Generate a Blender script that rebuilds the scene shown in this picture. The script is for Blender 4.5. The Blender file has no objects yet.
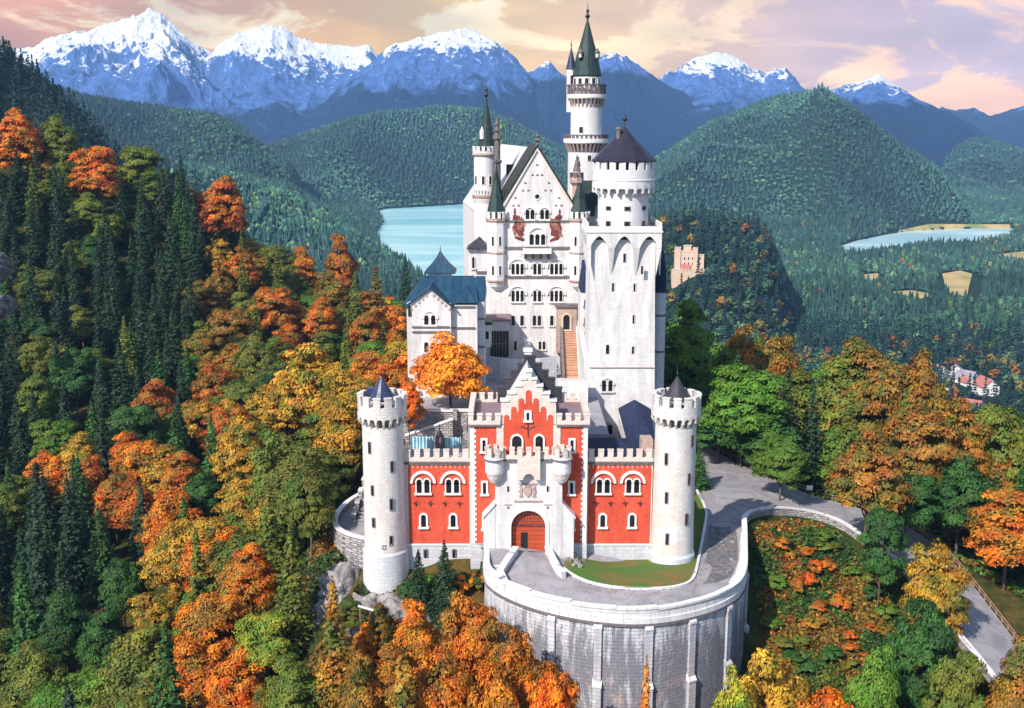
import bpy, math, random
import numpy as np
from mathutils import Vector
from mathutils.geometry import delaunay_2d_cdt
R = math.radians
random.seed(7)
rng = np.random.default_rng(7)
sc = bpy.context.scene
COL = sc.collection

# ------------------------------------------------------------------ camera
FOC = 1080.0
PITCH = R(11.8)
CAMZ = 56.2
cam_d = bpy.data.cameras.new('camera')
cam_d.lens = FOC / 1024 * 36.0
cam_d.sensor_width = 36.0
cam_d.clip_start = 1.0
cam_d.clip_end = 60000.0
cam = bpy.data.objects.new('camera', cam_d)
COL.objects.link(cam)
cam.location = (0, 0, CAMZ)
cam.rotation_euler = (R(90) - PITCH, 0, 0)
sc.camera = cam

# ------------------------------------------------------------------ sky, sun, exposure
SUN_EL, SUN_AZ = 41.0, -142.0        # azimuth measured from +Y towards +X : behind the camera, to the left
w = bpy.data.worlds.new('World'); sc.world = w
w.use_nodes = True
nt = w.node_tree; nt.nodes.clear()
def WN(t, **k):
    n = nt.nodes.new(t)
    for a, b in k.items(): setattr(n, a, b)
    return n
def wl(a, b): nt.links.new(a, b)
out = WN('ShaderNodeOutputWorld')
sky = WN('ShaderNodeTexSky', sky_type='NISHITA', sun_disc=False)
sky.sun_elevation = R(SUN_EL); sky.sun_rotation = R(SUN_AZ); sky.altitude = 900
bg1 = WN('ShaderNodeBackground'); bg1.inputs['Strength'].default_value = 0.15
wl(sky.outputs[0], bg1.inputs[0])
tc = WN('ShaderNodeTexCoord')
sep = WN('ShaderNodeSeparateXYZ'); wl(tc.outputs['Generated'], sep.inputs[0])
# evening cloud deck: warm on the left, lavender on the right
rampx = WN('ShaderNodeMapRange'); rampx.inputs[1].default_value = -0.42; rampx.inputs[2].default_value = 0.42
wl(sep.outputs['X'], rampx.inputs[0])
cr = WN('ShaderNodeValToRGB'); wl(rampx.outputs[0], cr.inputs[0])
e = cr.color_ramp.elements
e[0].position = 0.0; e[0].color = (0.74, 0.25, 0.03, 1)
e[1].position = 1.0; e[1].color = (0.58, 0.42, 0.45, 1)
for p, c in ((0.18, (0.92, 0.38, 0.03, 1)), (0.42, (1.0, 0.60, 0.08, 1)), (0.62, (0.92, 0.55, 0.20, 1)), (0.82, (0.64, 0.42, 0.38, 1))):
    q = e.new(p); q.color = c
mp = WN('ShaderNodeMapping'); mp.inputs['Scale'].default_value = (9.0, 9.0, 22.0); mp.inputs['Location'].default_value = (1.7, 0.4, 0.9)
wl(tc.outputs['Generated'], mp.inputs[0])
nz = WN('ShaderNodeTexNoise'); nz.inputs['Scale'].default_value = 1.0; nz.inputs['Detail'].default_value = 7; nz.inputs['Roughness'].default_value = 0.6; nz.inputs['Distortion'].default_value = 0.6
wl(mp.outputs[0], nz.inputs[0])
cl = WN('ShaderNodeValToRGB'); wl(nz.outputs[0], cl.inputs[0])
cl.color_ramp.elements[0].position = 0.49; cl.color_ramp.elements[0].color = (0, 0, 0, 1)
cl.color_ramp.elements[1].position = 0.56; cl.color_ramp.elements[1].color = (1, 1, 1, 1)
crl = WN('ShaderNodeValToRGB'); wl(rampx.outputs[0], crl.inputs[0])
e = crl.color_ramp.elements
e[0].position = 0.0; e[0].color = (1.05, 0.66, 0.26, 1)
e[1].position = 1.0; e[1].color = (1.05, 0.56, 0.32, 1)
q = e.new(0.35); q.color = (1.35, 1.10, 0.60, 1)
q = e.new(0.6); q.color = (1.15, 0.82, 0.36, 1)
mx = WN('ShaderNodeMix', data_type='RGBA'); wl(cl.outputs[0], mx.inputs[0]); wl(cr.outputs[0], mx.inputs[6]); wl(crl.outputs[0], mx.inputs[7])
# darker folds
mp2 = WN('ShaderNodeMapping'); mp2.inputs['Scale'].default_value = (5.0, 5.0, 16.0); mp2.inputs['Location'].default_value = (5.2, 3.1, 2.0)
wl(tc.outputs['Generated'], mp2.inputs[0])
nz2 = WN('ShaderNodeTexNoise'); nz2.inputs['Scale'].default_value = 1.0; nz2.inputs['Detail'].default_value = 5
wl(mp2.outputs[0], nz2.inputs[0])
mr2 = WN('ShaderNodeMapRange'); mr2.inputs[1].default_value = 0.35; mr2.inputs[2].default_value = 0.65; mr2.inputs[3].default_value = 0.60; mr2.inputs[4].default_value = 1.15
wl(nz2.outputs[0], mr2.inputs[0])
vm = WN('ShaderNodeVectorMath', operation='SCALE'); wl(mx.outputs[2], vm.inputs[0]); wl(mr2.outputs[0], vm.inputs['Scale'])
bg2 = WN('ShaderNodeBackground'); bg2.inputs['Strength'].default_value = 1.08
wl(vm.outputs[0], bg2.inputs[0])
mrz = WN('ShaderNodeMapRange', interpolation_type='SMOOTHSTEP'); mrz.inputs[1].default_value = 0.16; mrz.inputs[2].default_value = 0.34; mrz.inputs[3].default_value = 1; mrz.inputs[4].default_value = 0
wl(sep.outputs['Z'], mrz.inputs[0])
mry = WN('ShaderNodeMapRange', interpolation_type='SMOOTHSTEP'); mry.inputs[1].default_value = 0.2; mry.inputs[2].default_value = 0.7
wl(sep.outputs['Y'], mry.inputs[0])
mm = WN('ShaderNodeMath', operation='MULTIPLY'); wl(mrz.outputs[0], mm.inputs[0]); wl(mry.outputs[0], mm.inputs[1])
ms = WN('ShaderNodeMixShader'); wl(mm.outputs[0], ms.inputs[0]); wl(bg1.outputs[0], ms.inputs[1]); wl(bg2.outputs[0], ms.inputs[2])
wl(ms.outputs[0], out.inputs[0])

sd = bpy.data.lights.new('sun', 'SUN'); sd.energy = 4.9; sd.angle = R(0.6); sd.color = (1.0, 0.93, 0.84)
sun = bpy.data.objects.new('sun', sd); COL.objects.link(sun)
sdir = Vector((math.sin(R(SUN_AZ)) * math.cos(R(SUN_EL)), math.cos(R(SUN_AZ)) * math.cos(R(SUN_EL)), math.sin(R(SUN_EL))))
sun.rotation_euler = (-sdir).to_track_quat('-Z', 'Y').to_euler()
sc.view_settings.view_transform = 'Standard'; sc.view_settings.look = 'None'
sc.view_settings.exposure = 0.58; sc.view_settings.gamma = 1.0
sc.render.engine = 'CYCLES'
sc.cycles.max_bounces = 5; sc.cycles.diffuse_bounces = 3; sc.cycles.glossy_bounces = 2; sc.cycles.volume_bounces = 0
sc.cycles.use_denoising = True
sc.cycles.use_adaptive_sampling = True

# ------------------------------------------------------------------ measuring helpers (camera geometry -> world)
CP, SP = math.cos(PITCH), math.sin(PITCH)
def ray(px, py):
    u = (px - 512) / FOC; v = (354 - py) / FOC
    return u, CP + v * SP, -SP + v * CP
def W(px, py, Y):                    # point on the vertical plane y = Y
    a, b, c = ray(px, py); t = Y / b
    return a * t, CAMZ + c * t       # x, z
def G(px, py, z):                    # point on the level z
    a, b, c = ray(px, py); t = (z - CAMZ) / c
    return a * t, b * t
def azel(px, py):
    a, b, c = ray(px, py)
    return math.atan2(a, b), math.atan2(c, math.hypot(a, b))
def project(x, y, z):
    dz = z - CAMZ
    d = y * CP - dz * SP; up = y * SP + dz * CP
    return 512 + FOC * x / d, 354 - FOC * up / d, d
def mpp(Y, z):                       # metres per pixel there
    return (Y * CP - (z - CAMZ) * SP) / FOC

# ------------------------------------------------------------------ object helpers
ORG = {}
def tag(o, label=None, cat=None, group=None, kind=None):
    if label: o['label'] = label
    if cat: o['category'] = cat
    if group: o['group'] = group
    if kind: o['kind'] = kind
    return o
def thing(name, label, cat, loc=(0, 0, 0), group=None):
    o = bpy.data.objects.new(name, None); COL.objects.link(o); o.location = loc
    o.empty_display_size = 1.0
    ORG[o] = Vector(loc)
    return tag(o, label, cat, group)
def mesh_from(name, V, F, mat, smooth=False):
    me = bpy.data.meshes.new(name)
    me.from_pydata(V, [], F); me.update()
    me.materials.append(mat)
    if smooth: me.polygons.foreach_set('use_smooth', [True] * len(me.polygons))
    return me
class MB:
    def __init__(s): s.v = []; s.f = []
    def add(s, V, F):
        n = len(s.v); s.v += [tuple(p) for p in V]; s.f += [tuple(i + n for i in q) for q in F]; return s
    def box(s, x0, x1, y0, y1, z0, z1):
        V = [(x0,y0,z0),(x1,y0,z0),(x1,y1,z0),(x0,y1,z0),(x0,y0,z1),(x1,y0,z1),(x1,y1,z1),(x0,y1,z1)]
        return s.add(V, [(0,3,2,1),(4,5,6,7),(0,1,5,4),(1,2,6,5),(2,3,7,6),(3,0,4,7)])
    def plate(s, o, Rv, Nv, poly, d0, d1):       # poly in (right, up) round o, extruded along the outward normal
        o = Vector(o); Rv = Vector(Rv); Nv = Vector(Nv); U = Vector((0, 0, 1)); n = len(poly)
        V = [o + Rv * a + U * b + Nv * d for d in (d0, d1) for a, b in poly]
        F = [tuple(range(n)), tuple(range(2 * n - 1, n - 1, -1))] + [(i, (i + 1) % n + 0, (i + 1) % n + n, i + n) for i in range(n)]
        return s.add(V, [tuple(reversed(q)) for q in F])
    def ring(s, o, Rv, Nv, po, pi_, d0, d1):     # frame between two outlines with equal counts (closed)
        o = Vector(o); Rv = Vector(Rv); Nv = Vector(Nv); U = Vector((0, 0, 1)); n = len(po)
        V = [o + Rv * a + U * b + Nv * d for d, P in ((d0, po), (d0, pi_), (d1, po), (d1, pi_)) for a, b in P]
        F = []
        for i in range(n):
            j = (i + 1) % n
            F += [(i, j, j + 2 * n, i + 2 * n), (j + n, i + n, i + 3 * n, j + 3 * n), (i + 2 * n, j + 2 * n, j + 3 * n, i + 3 * n)]
        return s.add(V, F)
    def prism_z(s, poly, z0, z1):
        n = len(poly)
        V = [(x, y, z) for z in (z0, z1) for x, y in poly]
        F = [tuple(range(n - 1, -1, -1)), tuple(range(n, 2 * n))] + [(i, (i + 1) % n, (i + 1) % n + n, i + n) for i in range(n)]
        return s.add(V, F)
    def lathe(s, cx, cy, prof, n=40, cap=True, a0=0.0):
        V = []; F = []
        for r, z in prof:
            for k in range(n):
                a = a0 + 2 * math.pi * k / n
                V.append((cx + r * math.cos(a), cy + r * math.sin(a), z))
        for j in range(len(prof) - 1):
            for k in range(n):
                k2 = (k + 1) % n
                F.append((j * n + k, j * n + k2, (j + 1) * n + k2, (j + 1) * n + k))
        if cap:
            F.append(tuple(range(n - 1, -1, -1))); m = (len(prof) - 1) * n
            F.append(tuple(range(m, m + n)))
        return s.add(V, F)
    def wedge(s, cx, cy, r0, r1, a0, a1, z0, z1, r0t=None, r1t=None, k=3):
        r0t = r0 if r0t is None else r0t; r1t = r1 if r1t is None else r1t
        V = []; F = []
        for i in range(k + 1):
            a = a0 + (a1 - a0) * i / k; c, t = math.cos(a), math.sin(a)
            V += [(cx + r0 * c, cy + r0 * t, z0), (cx + r1 * c, cy + r1 * t, z0), (cx + r1t * c, cy + r1t * t, z1), (cx + r0t * c, cy + r0t * t, z1)]
        for i in range(k):
            b = i * 4; c = b + 4
            F += [(b, c, c + 1, b + 1), (b + 1, c + 1, c + 2, b + 2), (b + 2, c + 2, c + 3, b + 3), (b + 3, c + 3, c, b)]
        F += [(0, 1, 2, 3), (k * 4 + 3, k * 4 + 2, k * 4 + 1, k * 4)]
        return s.add(V, F)
    def tube(s, pts, r, n=6, r2=None):
        pts = [Vector(p) for p in pts]; V = []; F = []; m = len(pts)
        for i, p in enumerate(pts):
            d = (pts[min(i + 1, m - 1)] - pts[max(i - 1, 0)]).normalized()
            a = d.cross(Vector((0, 0, 1)))
            if a.length < 1e-3: a = Vector((1, 0, 0))
            a.normalize(); b = d.cross(a)
            rr = r if r2 is None else r + (r2 - r) * i / (m - 1)
            for k in range(n):
                t = 2 * math.pi * k / n
                V.append(p + a * rr * math.cos(t) + b * rr * math.sin(t))
        for i in range(m - 1):
            for k in range(n):
                k2 = (k + 1) % n
                F.append((i * n + k, i * n + k2, (i + 1) * n + k2, (i + 1) * n + k))
        F += [tuple(range(n)), tuple(range(m * n - 1, (m - 1) * n - 1, -1))]
        return s.add(V, F)
    def rbox(s, p, q, wd, z0, z1, z0b=None, z1b=None):    # wall piece from p to q (xy), thickness wd
        dx, dy = q[0] - p[0], q[1] - p[1]; L = math.hypot(dx, dy); nx, ny = -dy / L * wd / 2, dx / L * wd / 2
        z0b = z0 if z0b is None else z0b; z1b = z1 if z1b is None else z1b
        V = [(p[0]+nx,p[1]+ny,z0),(q[0]+nx,q[1]+ny,z0b),(q[0]-nx,q[1]-ny,z0b),(p[0]-nx,p[1]-ny,z0),
             (p[0]+nx,p[1]+ny,z1),(q[0]+nx,q[1]+ny,z1b),(q[0]-nx,q[1]-ny,z1b),(p[0]-nx,p[1]-ny,z1)]
        return s.add(V, [(0,1,2,3),(7,6,5,4),(4,5,1,0),(5,6,2,1),(6,7,3,2),(7,4,0,3)])
    def build(s, name, mat, parent=None, smooth=False, fix=True):
        org = ORG.get(parent, Vector((0, 0, 0))) if parent else Vector((0, 0, 0))
        V = [(p[0] - org.x, p[1] - org.y, p[2] - org.z) for p in s.v]
        me = mesh_from(name, V, s.f, mat)
        if fix:
            import bmesh
            bm = bmesh.new(); bm.from_mesh(me); bmesh.ops.recalc_face_normals(bm, faces=bm.faces); bm.to_mesh(me); bm.free()
        if smooth:
            me.polygons.foreach_set('use_smooth', [True] * len(me.polygons)); me.set_sharp_from_angle(angle=R(32))
        o = bpy.data.objects.new(name, me); COL.objects.link(o)
        if parent: o.parent = parent
        ORG[o] = org
        return o
FR, FN = (1, 0, 0), (0, -1, 0)       # a facade that faces the camera

# ------------------------------------------------------------------ materials
def newmat(name):
    m = bpy.data.materials.new(name); m.use_nodes = True
    t = m.node_tree; b = t.nodes['Principled BSDF']
    return m, t, b
class NT:
    def __init__(s, t): s.t = t
    def n(s, typ, **k):
        q = s.t.nodes.new(typ)
        for a, b in k.items(): setattr(q, a, b)
        return q
    def l(s, a, b): s.t.links.new(a, b)
    def math(s, op, a, b=None):
        q = s.n('ShaderNodeMath', operation=op)
        for i, x in enumerate((a, b)):
            if x is None: continue
            if isinstance(x, (int, float)): q.inputs[i].default_value = x
            else: s.l(x, q.inputs[i])
        return q.outputs[0]
    def noise(s, vec, scale, detail=4, rough=0.55, dist=0.0):
        q = s.n('ShaderNodeTexNoise'); q.inputs['Scale'].default_value = scale; q.inputs['Detail'].default_value = detail
        q.inputs['Roughness'].default_value = rough; q.inputs['Distortion'].default_value = dist
        if vec is not None: s.l(vec, q.inputs[0])
        return q.outputs[0]
    def ramp(s, fac, stops):
        q = s.n('ShaderNodeValToRGB'); s.l(fac, q.inputs[0]); e = q.color_ramp.elements
        for i, (p, c) in enumerate(stops):
            c = c if isinstance(c, tuple) else (c, c, c)
            el = e[i] if i < 2 else e.new(p)
            el.position = p; el.color = (*c, 1)
        return q.outputs[0]
    def mix(s, fac, a, b, mode='MIX'):
        q = s.n('ShaderNodeMix', data_type='RGBA', blend_type=mode)
        for i, x in ((0, fac), (6, a), (7, b)):
            if isinstance(x, (int, float)): q.inputs[i].default_value = x
            elif isinstance(x, tuple): q.inputs[i].default_value = (*x, 1)
            else: s.l(x, q.inputs[i])
        return q.outputs[2]
    def comb(s, x, y, z):
        q = s.n('ShaderNodeCombineXYZ')
        for i, a in enumerate((x, y, z)):
            if isinstance(a, (int, float)): q.inputs[i].default_value = a
            else: s.l(a, q.inputs[i])
        return q.outputs[0]
    def vscale(s, v, sc_):
        q = s.n('ShaderNodeVectorMath', operation='MULTIPLY'); s.l(v, q.inputs[0]); q.inputs[1].default_value = sc_; return q.outputs[0]
    def bump(s, h, b, strength=0.4, dist=0.05):
        q = s.n('ShaderNodeBump'); q.inputs['Strength'].default_value = strength; q.inputs['Distance'].default_value = dist
        s.l(h, q.inputs['Height']); s.l(q.outputs[0], b.inputs['Normal'])

def masonry(name, c1, c2, mortar, stain, bw=0.9, bh=0.42, ms=0.02, cyl=None, stain_amt=0.6, blotch=None, rough=0.85, bstr=0.5, streak=0.35):
    m, t, b = newmat(name); N = NT(t)
    g = N.n('ShaderNodeNewGeometry'); tc = N.n('ShaderNodeTexCoord')
    if cyl:
        sp = N.n('ShaderNodeSeparateXYZ'); N.l(tc.outputs['Object'], sp.inputs[0])
        u = N.math('MULTIPLY', N.math('ARCTAN2', sp.outputs[1], sp.outputs[0]), cyl)
        z = sp.outputs[2]
    else:
        sp = N.n('ShaderNodeSeparateXYZ'); N.l(g.outputs['Position'], sp.inputs[0])
        sn = N.n('ShaderNodeSeparateXYZ'); N.l(g.outputs['True Normal'], sn.inputs[0])
        ax = N.math('ABSOLUTE', sn.outputs[0]); ay = N.math('ABSOLUTE', sn.outputs[1])
        u = N.math('ADD', N.math('MULTIPLY', sp.outputs[0], ay), N.math('MULTIPLY', sp.outputs[1], ax))
        z = sp.outputs[2]
    uv = N.comb(u, z, 0.0)
    br = N.n('ShaderNodeTexBrick'); N.l(uv, br.inputs['Vector'])
    br.inputs['Color1'].default_value = (*c1, 1); br.inputs['Color2'].default_value = (*c2, 1); br.inputs['Mortar'].default_value = (*mortar, 1)
    br.inputs['Scale'].default_value = 1.0; br.inputs['Mortar Size'].default_value = ms; br.inputs['Mortar Smooth'].default_value = 0.3
    br.inputs['Brick Width'].default_value = bw; br.inputs['Row Height'].default_value = bh; br.inputs['Bias'].default_value = 0.0
    P = g.outputs['Position']
    n1 = N.noise(N.vscale(P, (1.5, 1.5, streak * 0.6)), 0.55, 7, 0.68, 0.3)
    f1 = N.ramp(n1, [(0.42, 0.0), (0.72, 1.0)])
    col = N.mix(N.math('MULTIPLY', f1, stain_amt), br.outputs['Color'], stain)
    if blotch:
        n2 = N.noise(P, 0.22, 5, 0.6, 1.0)
        f2 = N.ramp(n2, [(0.5, 0.0), (0.68, 1.0)])
        col = N.mix(N.math('MULTIPLY', f2, blotch[1]), col, blotch[0])
    n3 = N.noise(P, 3.0, 4, 0.6)
    col = N.mix(0.35, col, N.ramp(n3, [(0.3, 0.55), (0.7, 1.0)]), 'MULTIPLY')
    N.l(col, b.inputs['Base Color']); b.inputs['Roughness'].default_value = rough
    h = N.math('ADD', N.math('MULTIPLY', br.outputs['Fac'], -0.6), N.math('MULTIPLY', n3, 0.6))
    N.bump(h, b, bstr, 0.06)
    return m
def plain(name, col, rough=0.6, var=0.25, scale=1.5, metal=0.0, bump=0.15):
    m, t, b = newmat(name); N = NT(t); g = N.n('ShaderNodeNewGeometry')
    n = N.noise(g.outputs['Position'], scale, 5, 0.6, 0.3)
    lo = tuple(c * (1 - var) for c in col); hi = tuple(min(1, c * (1 + var)) for c in col)
    N.l(N.ramp(n, [(0.3, lo), (0.7, hi)]), b.inputs['Base Color'])
    b.inputs['Roughness'].default_value = rough; b.inputs['Metallic'].default_value = metal
    if bump: N.bump(n, b, bump, 0.05)
    return m
def roofing(name, col, col2, seam=0.55, cyl=False, rough=0.45, rows=0.35):
    m, t, b = newmat(name); N = NT(t); g = N.n('ShaderNodeNewGeometry'); tc = N.n('ShaderNodeTexCoord')
    if cyl:
        sp = N.n('ShaderNodeSeparateXYZ'); N.l(tc.outputs['Object'], sp.inputs[0])
        u = N.math('MULTIPLY', N.math('ARCTAN2', sp.outputs[1], sp.outputs[0]), 2.4)
        z = sp.outputs[2]
    else:
        sp = N.n('ShaderNodeSeparateXYZ'); N.l(g.outputs['Position'], sp.inputs[0])
        sn = N.n('ShaderNodeSeparateXYZ'); N.l(g.outputs['True Normal'], sn.inputs[0])
        u = N.math('ADD', N.math('MULTIPLY', sp.outputs[0], N.math('ABSOLUTE', sn.outputs[1])), N.math('MULTIPLY', sp.outputs[1], N.math('ABSOLUTE', sn.outputs[0])))
        z = sp.outputs[2]
    br = N.n('ShaderNodeTexBrick'); N.l(N.comb(u, z, 0.0), br.inputs['Vector'])
    br.inputs['Color1'].default_value = (*col, 1); br.inputs['Color2'].default_value = (*col2, 1)
    br.inputs['Mortar'].default_value = (*[c * 0.45 for c in col], 1)
    br.inputs['Scale'].default_value = 1; br.inputs['Mortar Size'].default_value = 0.03
    br.inputs['Brick Width'].default_value = seam; br.inputs['Row Height'].default_value = rows
    n = N.noise(g.outputs['Position'], 0.8, 6, 0.65, 0.5)
    c = N.mix(N.ramp(n, [(0.35, 0.0), (0.75, 0.8)]), br.outputs['Color'], tuple(min(1, x * 1.8 + 0.006) for x in col))
    N.l(c, b.inputs['Base Color']); b.inputs['Roughness'].default_value = rough; b.inputs['Specular IOR Level'].default_value = 0.25
    N.bump(N.math('MULTIPLY', br.outputs['Fac'], -1.0), b, 0.5, 0.05)
    return m

M = {}
M['white_flat'] = masonry('pale_limestone', (0.76, 0.735, 0.71), (0.68, 0.655, 0.64), (0.57, 0.55, 0.54), (0.40, 0.38, 0.39), 1.1, 0.5, 0.014, stain_amt=0.8, blotch=((0.66, 0.58, 0.58), 0.4), bstr=0.3)
M['white_round'] = masonry('pale_limestone_round', (0.75, 0.73, 0.725), (0.69, 0.665, 0.67), (0.58, 0.56, 0.56), (0.52, 0.48, 0.50), 1.1, 0.5, 0.014, cyl=3.0, stain_amt=0.45, blotch=((0.68, 0.58, 0.56), 0.4), bstr=0.3)
M['tower_round'] = masonry('weathered_limestone_round', (0.74, 0.71, 0.67), (0.66, 0.63, 0.60), (0.54, 0.51, 0.48), (0.40, 0.37, 0.36), 0.85, 0.36, 0.015, cyl=2.8, stain_amt=0.6, blotch=((0.62, 0.44, 0.36), 0.6), bstr=0.6)
M['base_round'] = masonry('skirt_limestone_round', (0.66, 0.67, 0.70), (0.58, 0.59, 0.62), (0.42, 0.43, 0.45), (0.42, 0.42, 0.44), 1.2, 0.5, 0.02, cyl=3.1, stain_amt=0.5, bstr=0.5)
M['plinth'] = masonry('plinth_stone', (0.62, 0.63, 0.66), (0.52, 0.53, 0.56), (0.38, 0.38, 0.40), (0.36, 0.35, 0.36), 1.2, 0.5, 0.02, stain_amt=0.6)
M['brick'] = masonry('red_brick', (0.70, 0.068, 0.026), (0.54, 0.046, 0.020), (0.50, 0.10, 0.06), (0.72, 0.14, 0.06), 0.5, 0.2, 0.018, stain_amt=0.7, blotch=((0.46, 0.045, 0.022), 0.45), bstr=0.3, streak=0.4)
M['sandstone'] = masonry('cream_sandstone', (0.72, 0.66, 0.60), (0.66, 0.56, 0.50), (0.50, 0.44, 0.40), (0.62, 0.40, 0.30), 0.9, 0.4, 0.014, stain_amt=0.4, blotch=((0.66, 0.48, 0.38), 0.4), bstr=0.3)
M['trim'] = plain('trim_stone', (0.68, 0.655, 0.62), 0.8, 0.12, 1.2)
M['trim_tan'] = plain('tan_trim_stone', (0.38, 0.27, 0.23), 0.8, 0.25, 1.5)
M['trim_dark'] = plain('string_course_stone', (0.14, 0.115, 0.12), 0.85, 0.3, 2)
M['ret_wall'] = masonry('retaining_wall_stone', (0.66, 0.66, 0.69), (0.50, 0.50, 0.54), (0.35, 0.35, 0.38), (0.20, 0.20, 0.24), 1.1, 0.5, 0.03, stain_amt=0.95, blotch=((0.52, 0.42, 0.40), 0.35), bstr=0.7, streak=0.10)
M['coping'] = masonry('coping_stone', (0.72, 0.71, 0.71), (0.62, 0.60, 0.60), (0.3, 0.3, 0.3), (0.48, 0.45, 0.44), 1.6, 2.0, 0.03, stain_amt=0.5)
M['rubble'] = masonry('rubble_wall_stone', (0.52, 0.48, 0.48), (0.22, 0.20, 0.20), (0.10, 0.09, 0.09), (0.40, 0.34, 0.34), 0.6, 0.35, 0.05, stain_amt=0.6, bstr=1.0)
M['glass'] = plain('dark_window_glass', (0.012, 0.014, 0.018), 0.18, 0.4, 2, bump=0)
M['slate'] = roofing('slate_roof', (0.028, 0.028, 0.034), (0.045, 0.042, 0.05), cyl=True, seam=0.5)
M['slate_blue'] = roofing('blue_slate_roof', (0.020, 0.030, 0.070), (0.03, 0.042, 0.09), cyl=True, seam=0.6, rough=0.35)
M['slate_purple'] = roofing('purple_slate_roof', (0.018, 0.017, 0.028), (0.030, 0.026, 0.042), cyl=True, seam=0.8, rough=0.4)
M['slate_green'] = roofing('green_grey_sheet_roof', (0.014, 0.030, 0.028), (0.024, 0.044, 0.040), cyl=True, seam=0.5, rough=0.45, rows=3.0)
M['sheet_dark'] = roofing('dark_green_sheet_roof', (0.014, 0.024, 0.020), (0.02, 0.032, 0.028), seam=0.7, rows=6, rough=0.5)
M['sheet_pale'] = roofing('pale_sheet_roof', (0.52, 0.50, 0.50), (0.45, 0.43, 0.43), seam=1.2, rows=1.2, rough=0.5)
M['sheet_blue'] = roofing('blue_copper_sheet_roof', (0.010, 0.036, 0.066), (0.018, 0.058, 0.100), seam=0.7, rows=8, rough=0.45)
M['sheet_navy'] = roofing('navy_sheet_roof', (0.010, 0.016, 0.045), (0.016, 0.024, 0.06), seam=0.9, rows=8, rough=0.85)
M['flat_brown'] = plain('brown_flat_roofing', (0.20, 0.13, 0.14), 0.8, 0.3, 1.2)
M['iron'] = plain('dark_iron', (0.02, 0.02, 0.022), 0.5, 0.2, 3, bump=0)
M['bronze'] = plain('green_bronze', (0.08, 0.20, 0.10), 0.5, 0.4, 3, bump=0)
M['paint_red'] = plain('fresco_red', (0.15, 0.028, 0.022), 0.8, 0.7, 1.6, bump=0)
M['paint_brown'] = plain('fresco_ochre', (0.26, 0.11, 0.07), 0.8, 0.8, 2.5, bump=0)
M['steps'] = masonry('terracotta_steps', (0.58, 0.32, 0.19), (0.50, 0.26, 0.15), (0.28, 0.13, 0.08), (0.62, 0.42, 0.30), 1.4, 0.35, 0.03, stain_amt=0.5)
M['asphalt'] = plain('light_road_surface', (0.31, 0.295, 0.315), 0.9, 0.22, 0.35, bump=0.2)
m, t, b = newmat('worn_road_surface'); N = NT(t); g = N.n('ShaderNodeNewGeometry'); P_ = g.outputs['Position']
n1 = N.noise(P_, 0.22, 5, 0.65, 1.2); n2 = N.noise(P_, 6.0, 4, 0.7); vo = N.n('ShaderNodeTexVoronoi', feature='DISTANCE_TO_EDGE'); N.l(N.vscale(P_, (0.16, 0.16, 0.16)), vo.inputs[0]); vo.inputs['Randomness'].default_value = 1
c = N.ramp(n1, [(0.35, (0.24, 0.23, 0.245)), (0.5, (0.31, 0.295, 0.31)), (0.62, (0.37, 0.355, 0.37))]); c = N.mix(0.55, c, N.ramp(n2, [(0.3, 0.55), (0.7, 1.0)]), 'MULTIPLY')
c = N.mix(N.ramp(vo.outputs[0], [(0.0, 0.75), (0.012, 0.0)]), c, (0.10, 0.095, 0.10)); N.l(c, b.inputs['Base Color']); b.inputs['Roughness'].default_value = 0.9; N.bump(n2, b, 0.3, 0.02); M['asphalt'] = m
M['court'] = plain('courtyard_paving', (0.27, 0.26, 0.275), 0.9, 0.25, 0.4)
M['tar_patch'] = plain('dark_cobble_patch', (0.13, 0.125, 0.13), 0.9, 0.55, 1.3, bump=0.4)
M['rock'] = plain('pale_rock', (0.20, 0.185, 0.18), 0.95, 0.75, 0.9, bump=1.0)
M['cliff'] = plain('grey_cliff', (0.13, 0.125, 0.13), 0.95, 0.9, 0.5, bump=1.0)
M['wood'] = plain('weathered_fence_wood', (0.26, 0.15, 0.10), 0.8, 0.35, 3)
M['sign_white'] = plain('white_sign_board', (0.78, 0.78, 0.78), 0.6, 0.05, 1, bump=0)
M['tarp'] = plain('pale_blue_cloth', (0.40, 0.62, 0.70), 0.7, 0.35, 1.2, bump=0.3)
M['ochre'] = masonry('ochre_plaster', (0.72, 0.54, 0.38), (0.66, 0.44, 0.32), (0.58, 0.38, 0.24), (0.70, 0.52, 0.40), 2, 1, 0.01, stain_amt=0.4)
M['roof_red'] = plain('red_tile_roof', (0.38, 0.13, 0.10), 0.8, 0.35, 0.7)
M['roof_grey'] = plain('grey_tile_roof', (0.26, 0.22, 0.25), 0.8, 0.3, 0.7)
M['plaster'] = plain('white_plaster', (0.75, 0.73, 0.70), 0.8, 0.08, 0.5)
# ------------------------------------------------------------------ terrain
def tps_fit(P, lam=1e-3):
    P = np.array(P, float); X = P[:, :2] / 100; z = P[:, 2]; n = len(P)
    d = np.hypot(*(X[:, None] - X[None]).transpose(2, 0, 1)); K = np.where(d > 0, d ** 2 * np.log(d + 1e-12), 0) + lam * np.eye(n)
    A = np.zeros((n + 3, n + 3)); A[:n, :n] = K; A[:n, n] = 1; A[:n, n + 1:] = X; A[n, :n] = 1; A[n + 1:, :n] = X.T
    s = np.linalg.solve(A, np.concatenate([z, [0, 0, 0]]))
    return X, s
def tps_eval(T, x, y):
    X, s = T; n = len(X); x = np.asarray(x, float) / 100; y = np.asarray(y, float) / 100
    o = s[n] + s[n + 1] * x + s[n + 2] * y
    for i in range(n):
        d2 = (x - X[i, 0]) ** 2 + (y - X[i, 1]) ** 2
        o = o + s[i] * 0.5 * d2 * np.log(d2 + 1e-12)
    return o

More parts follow.
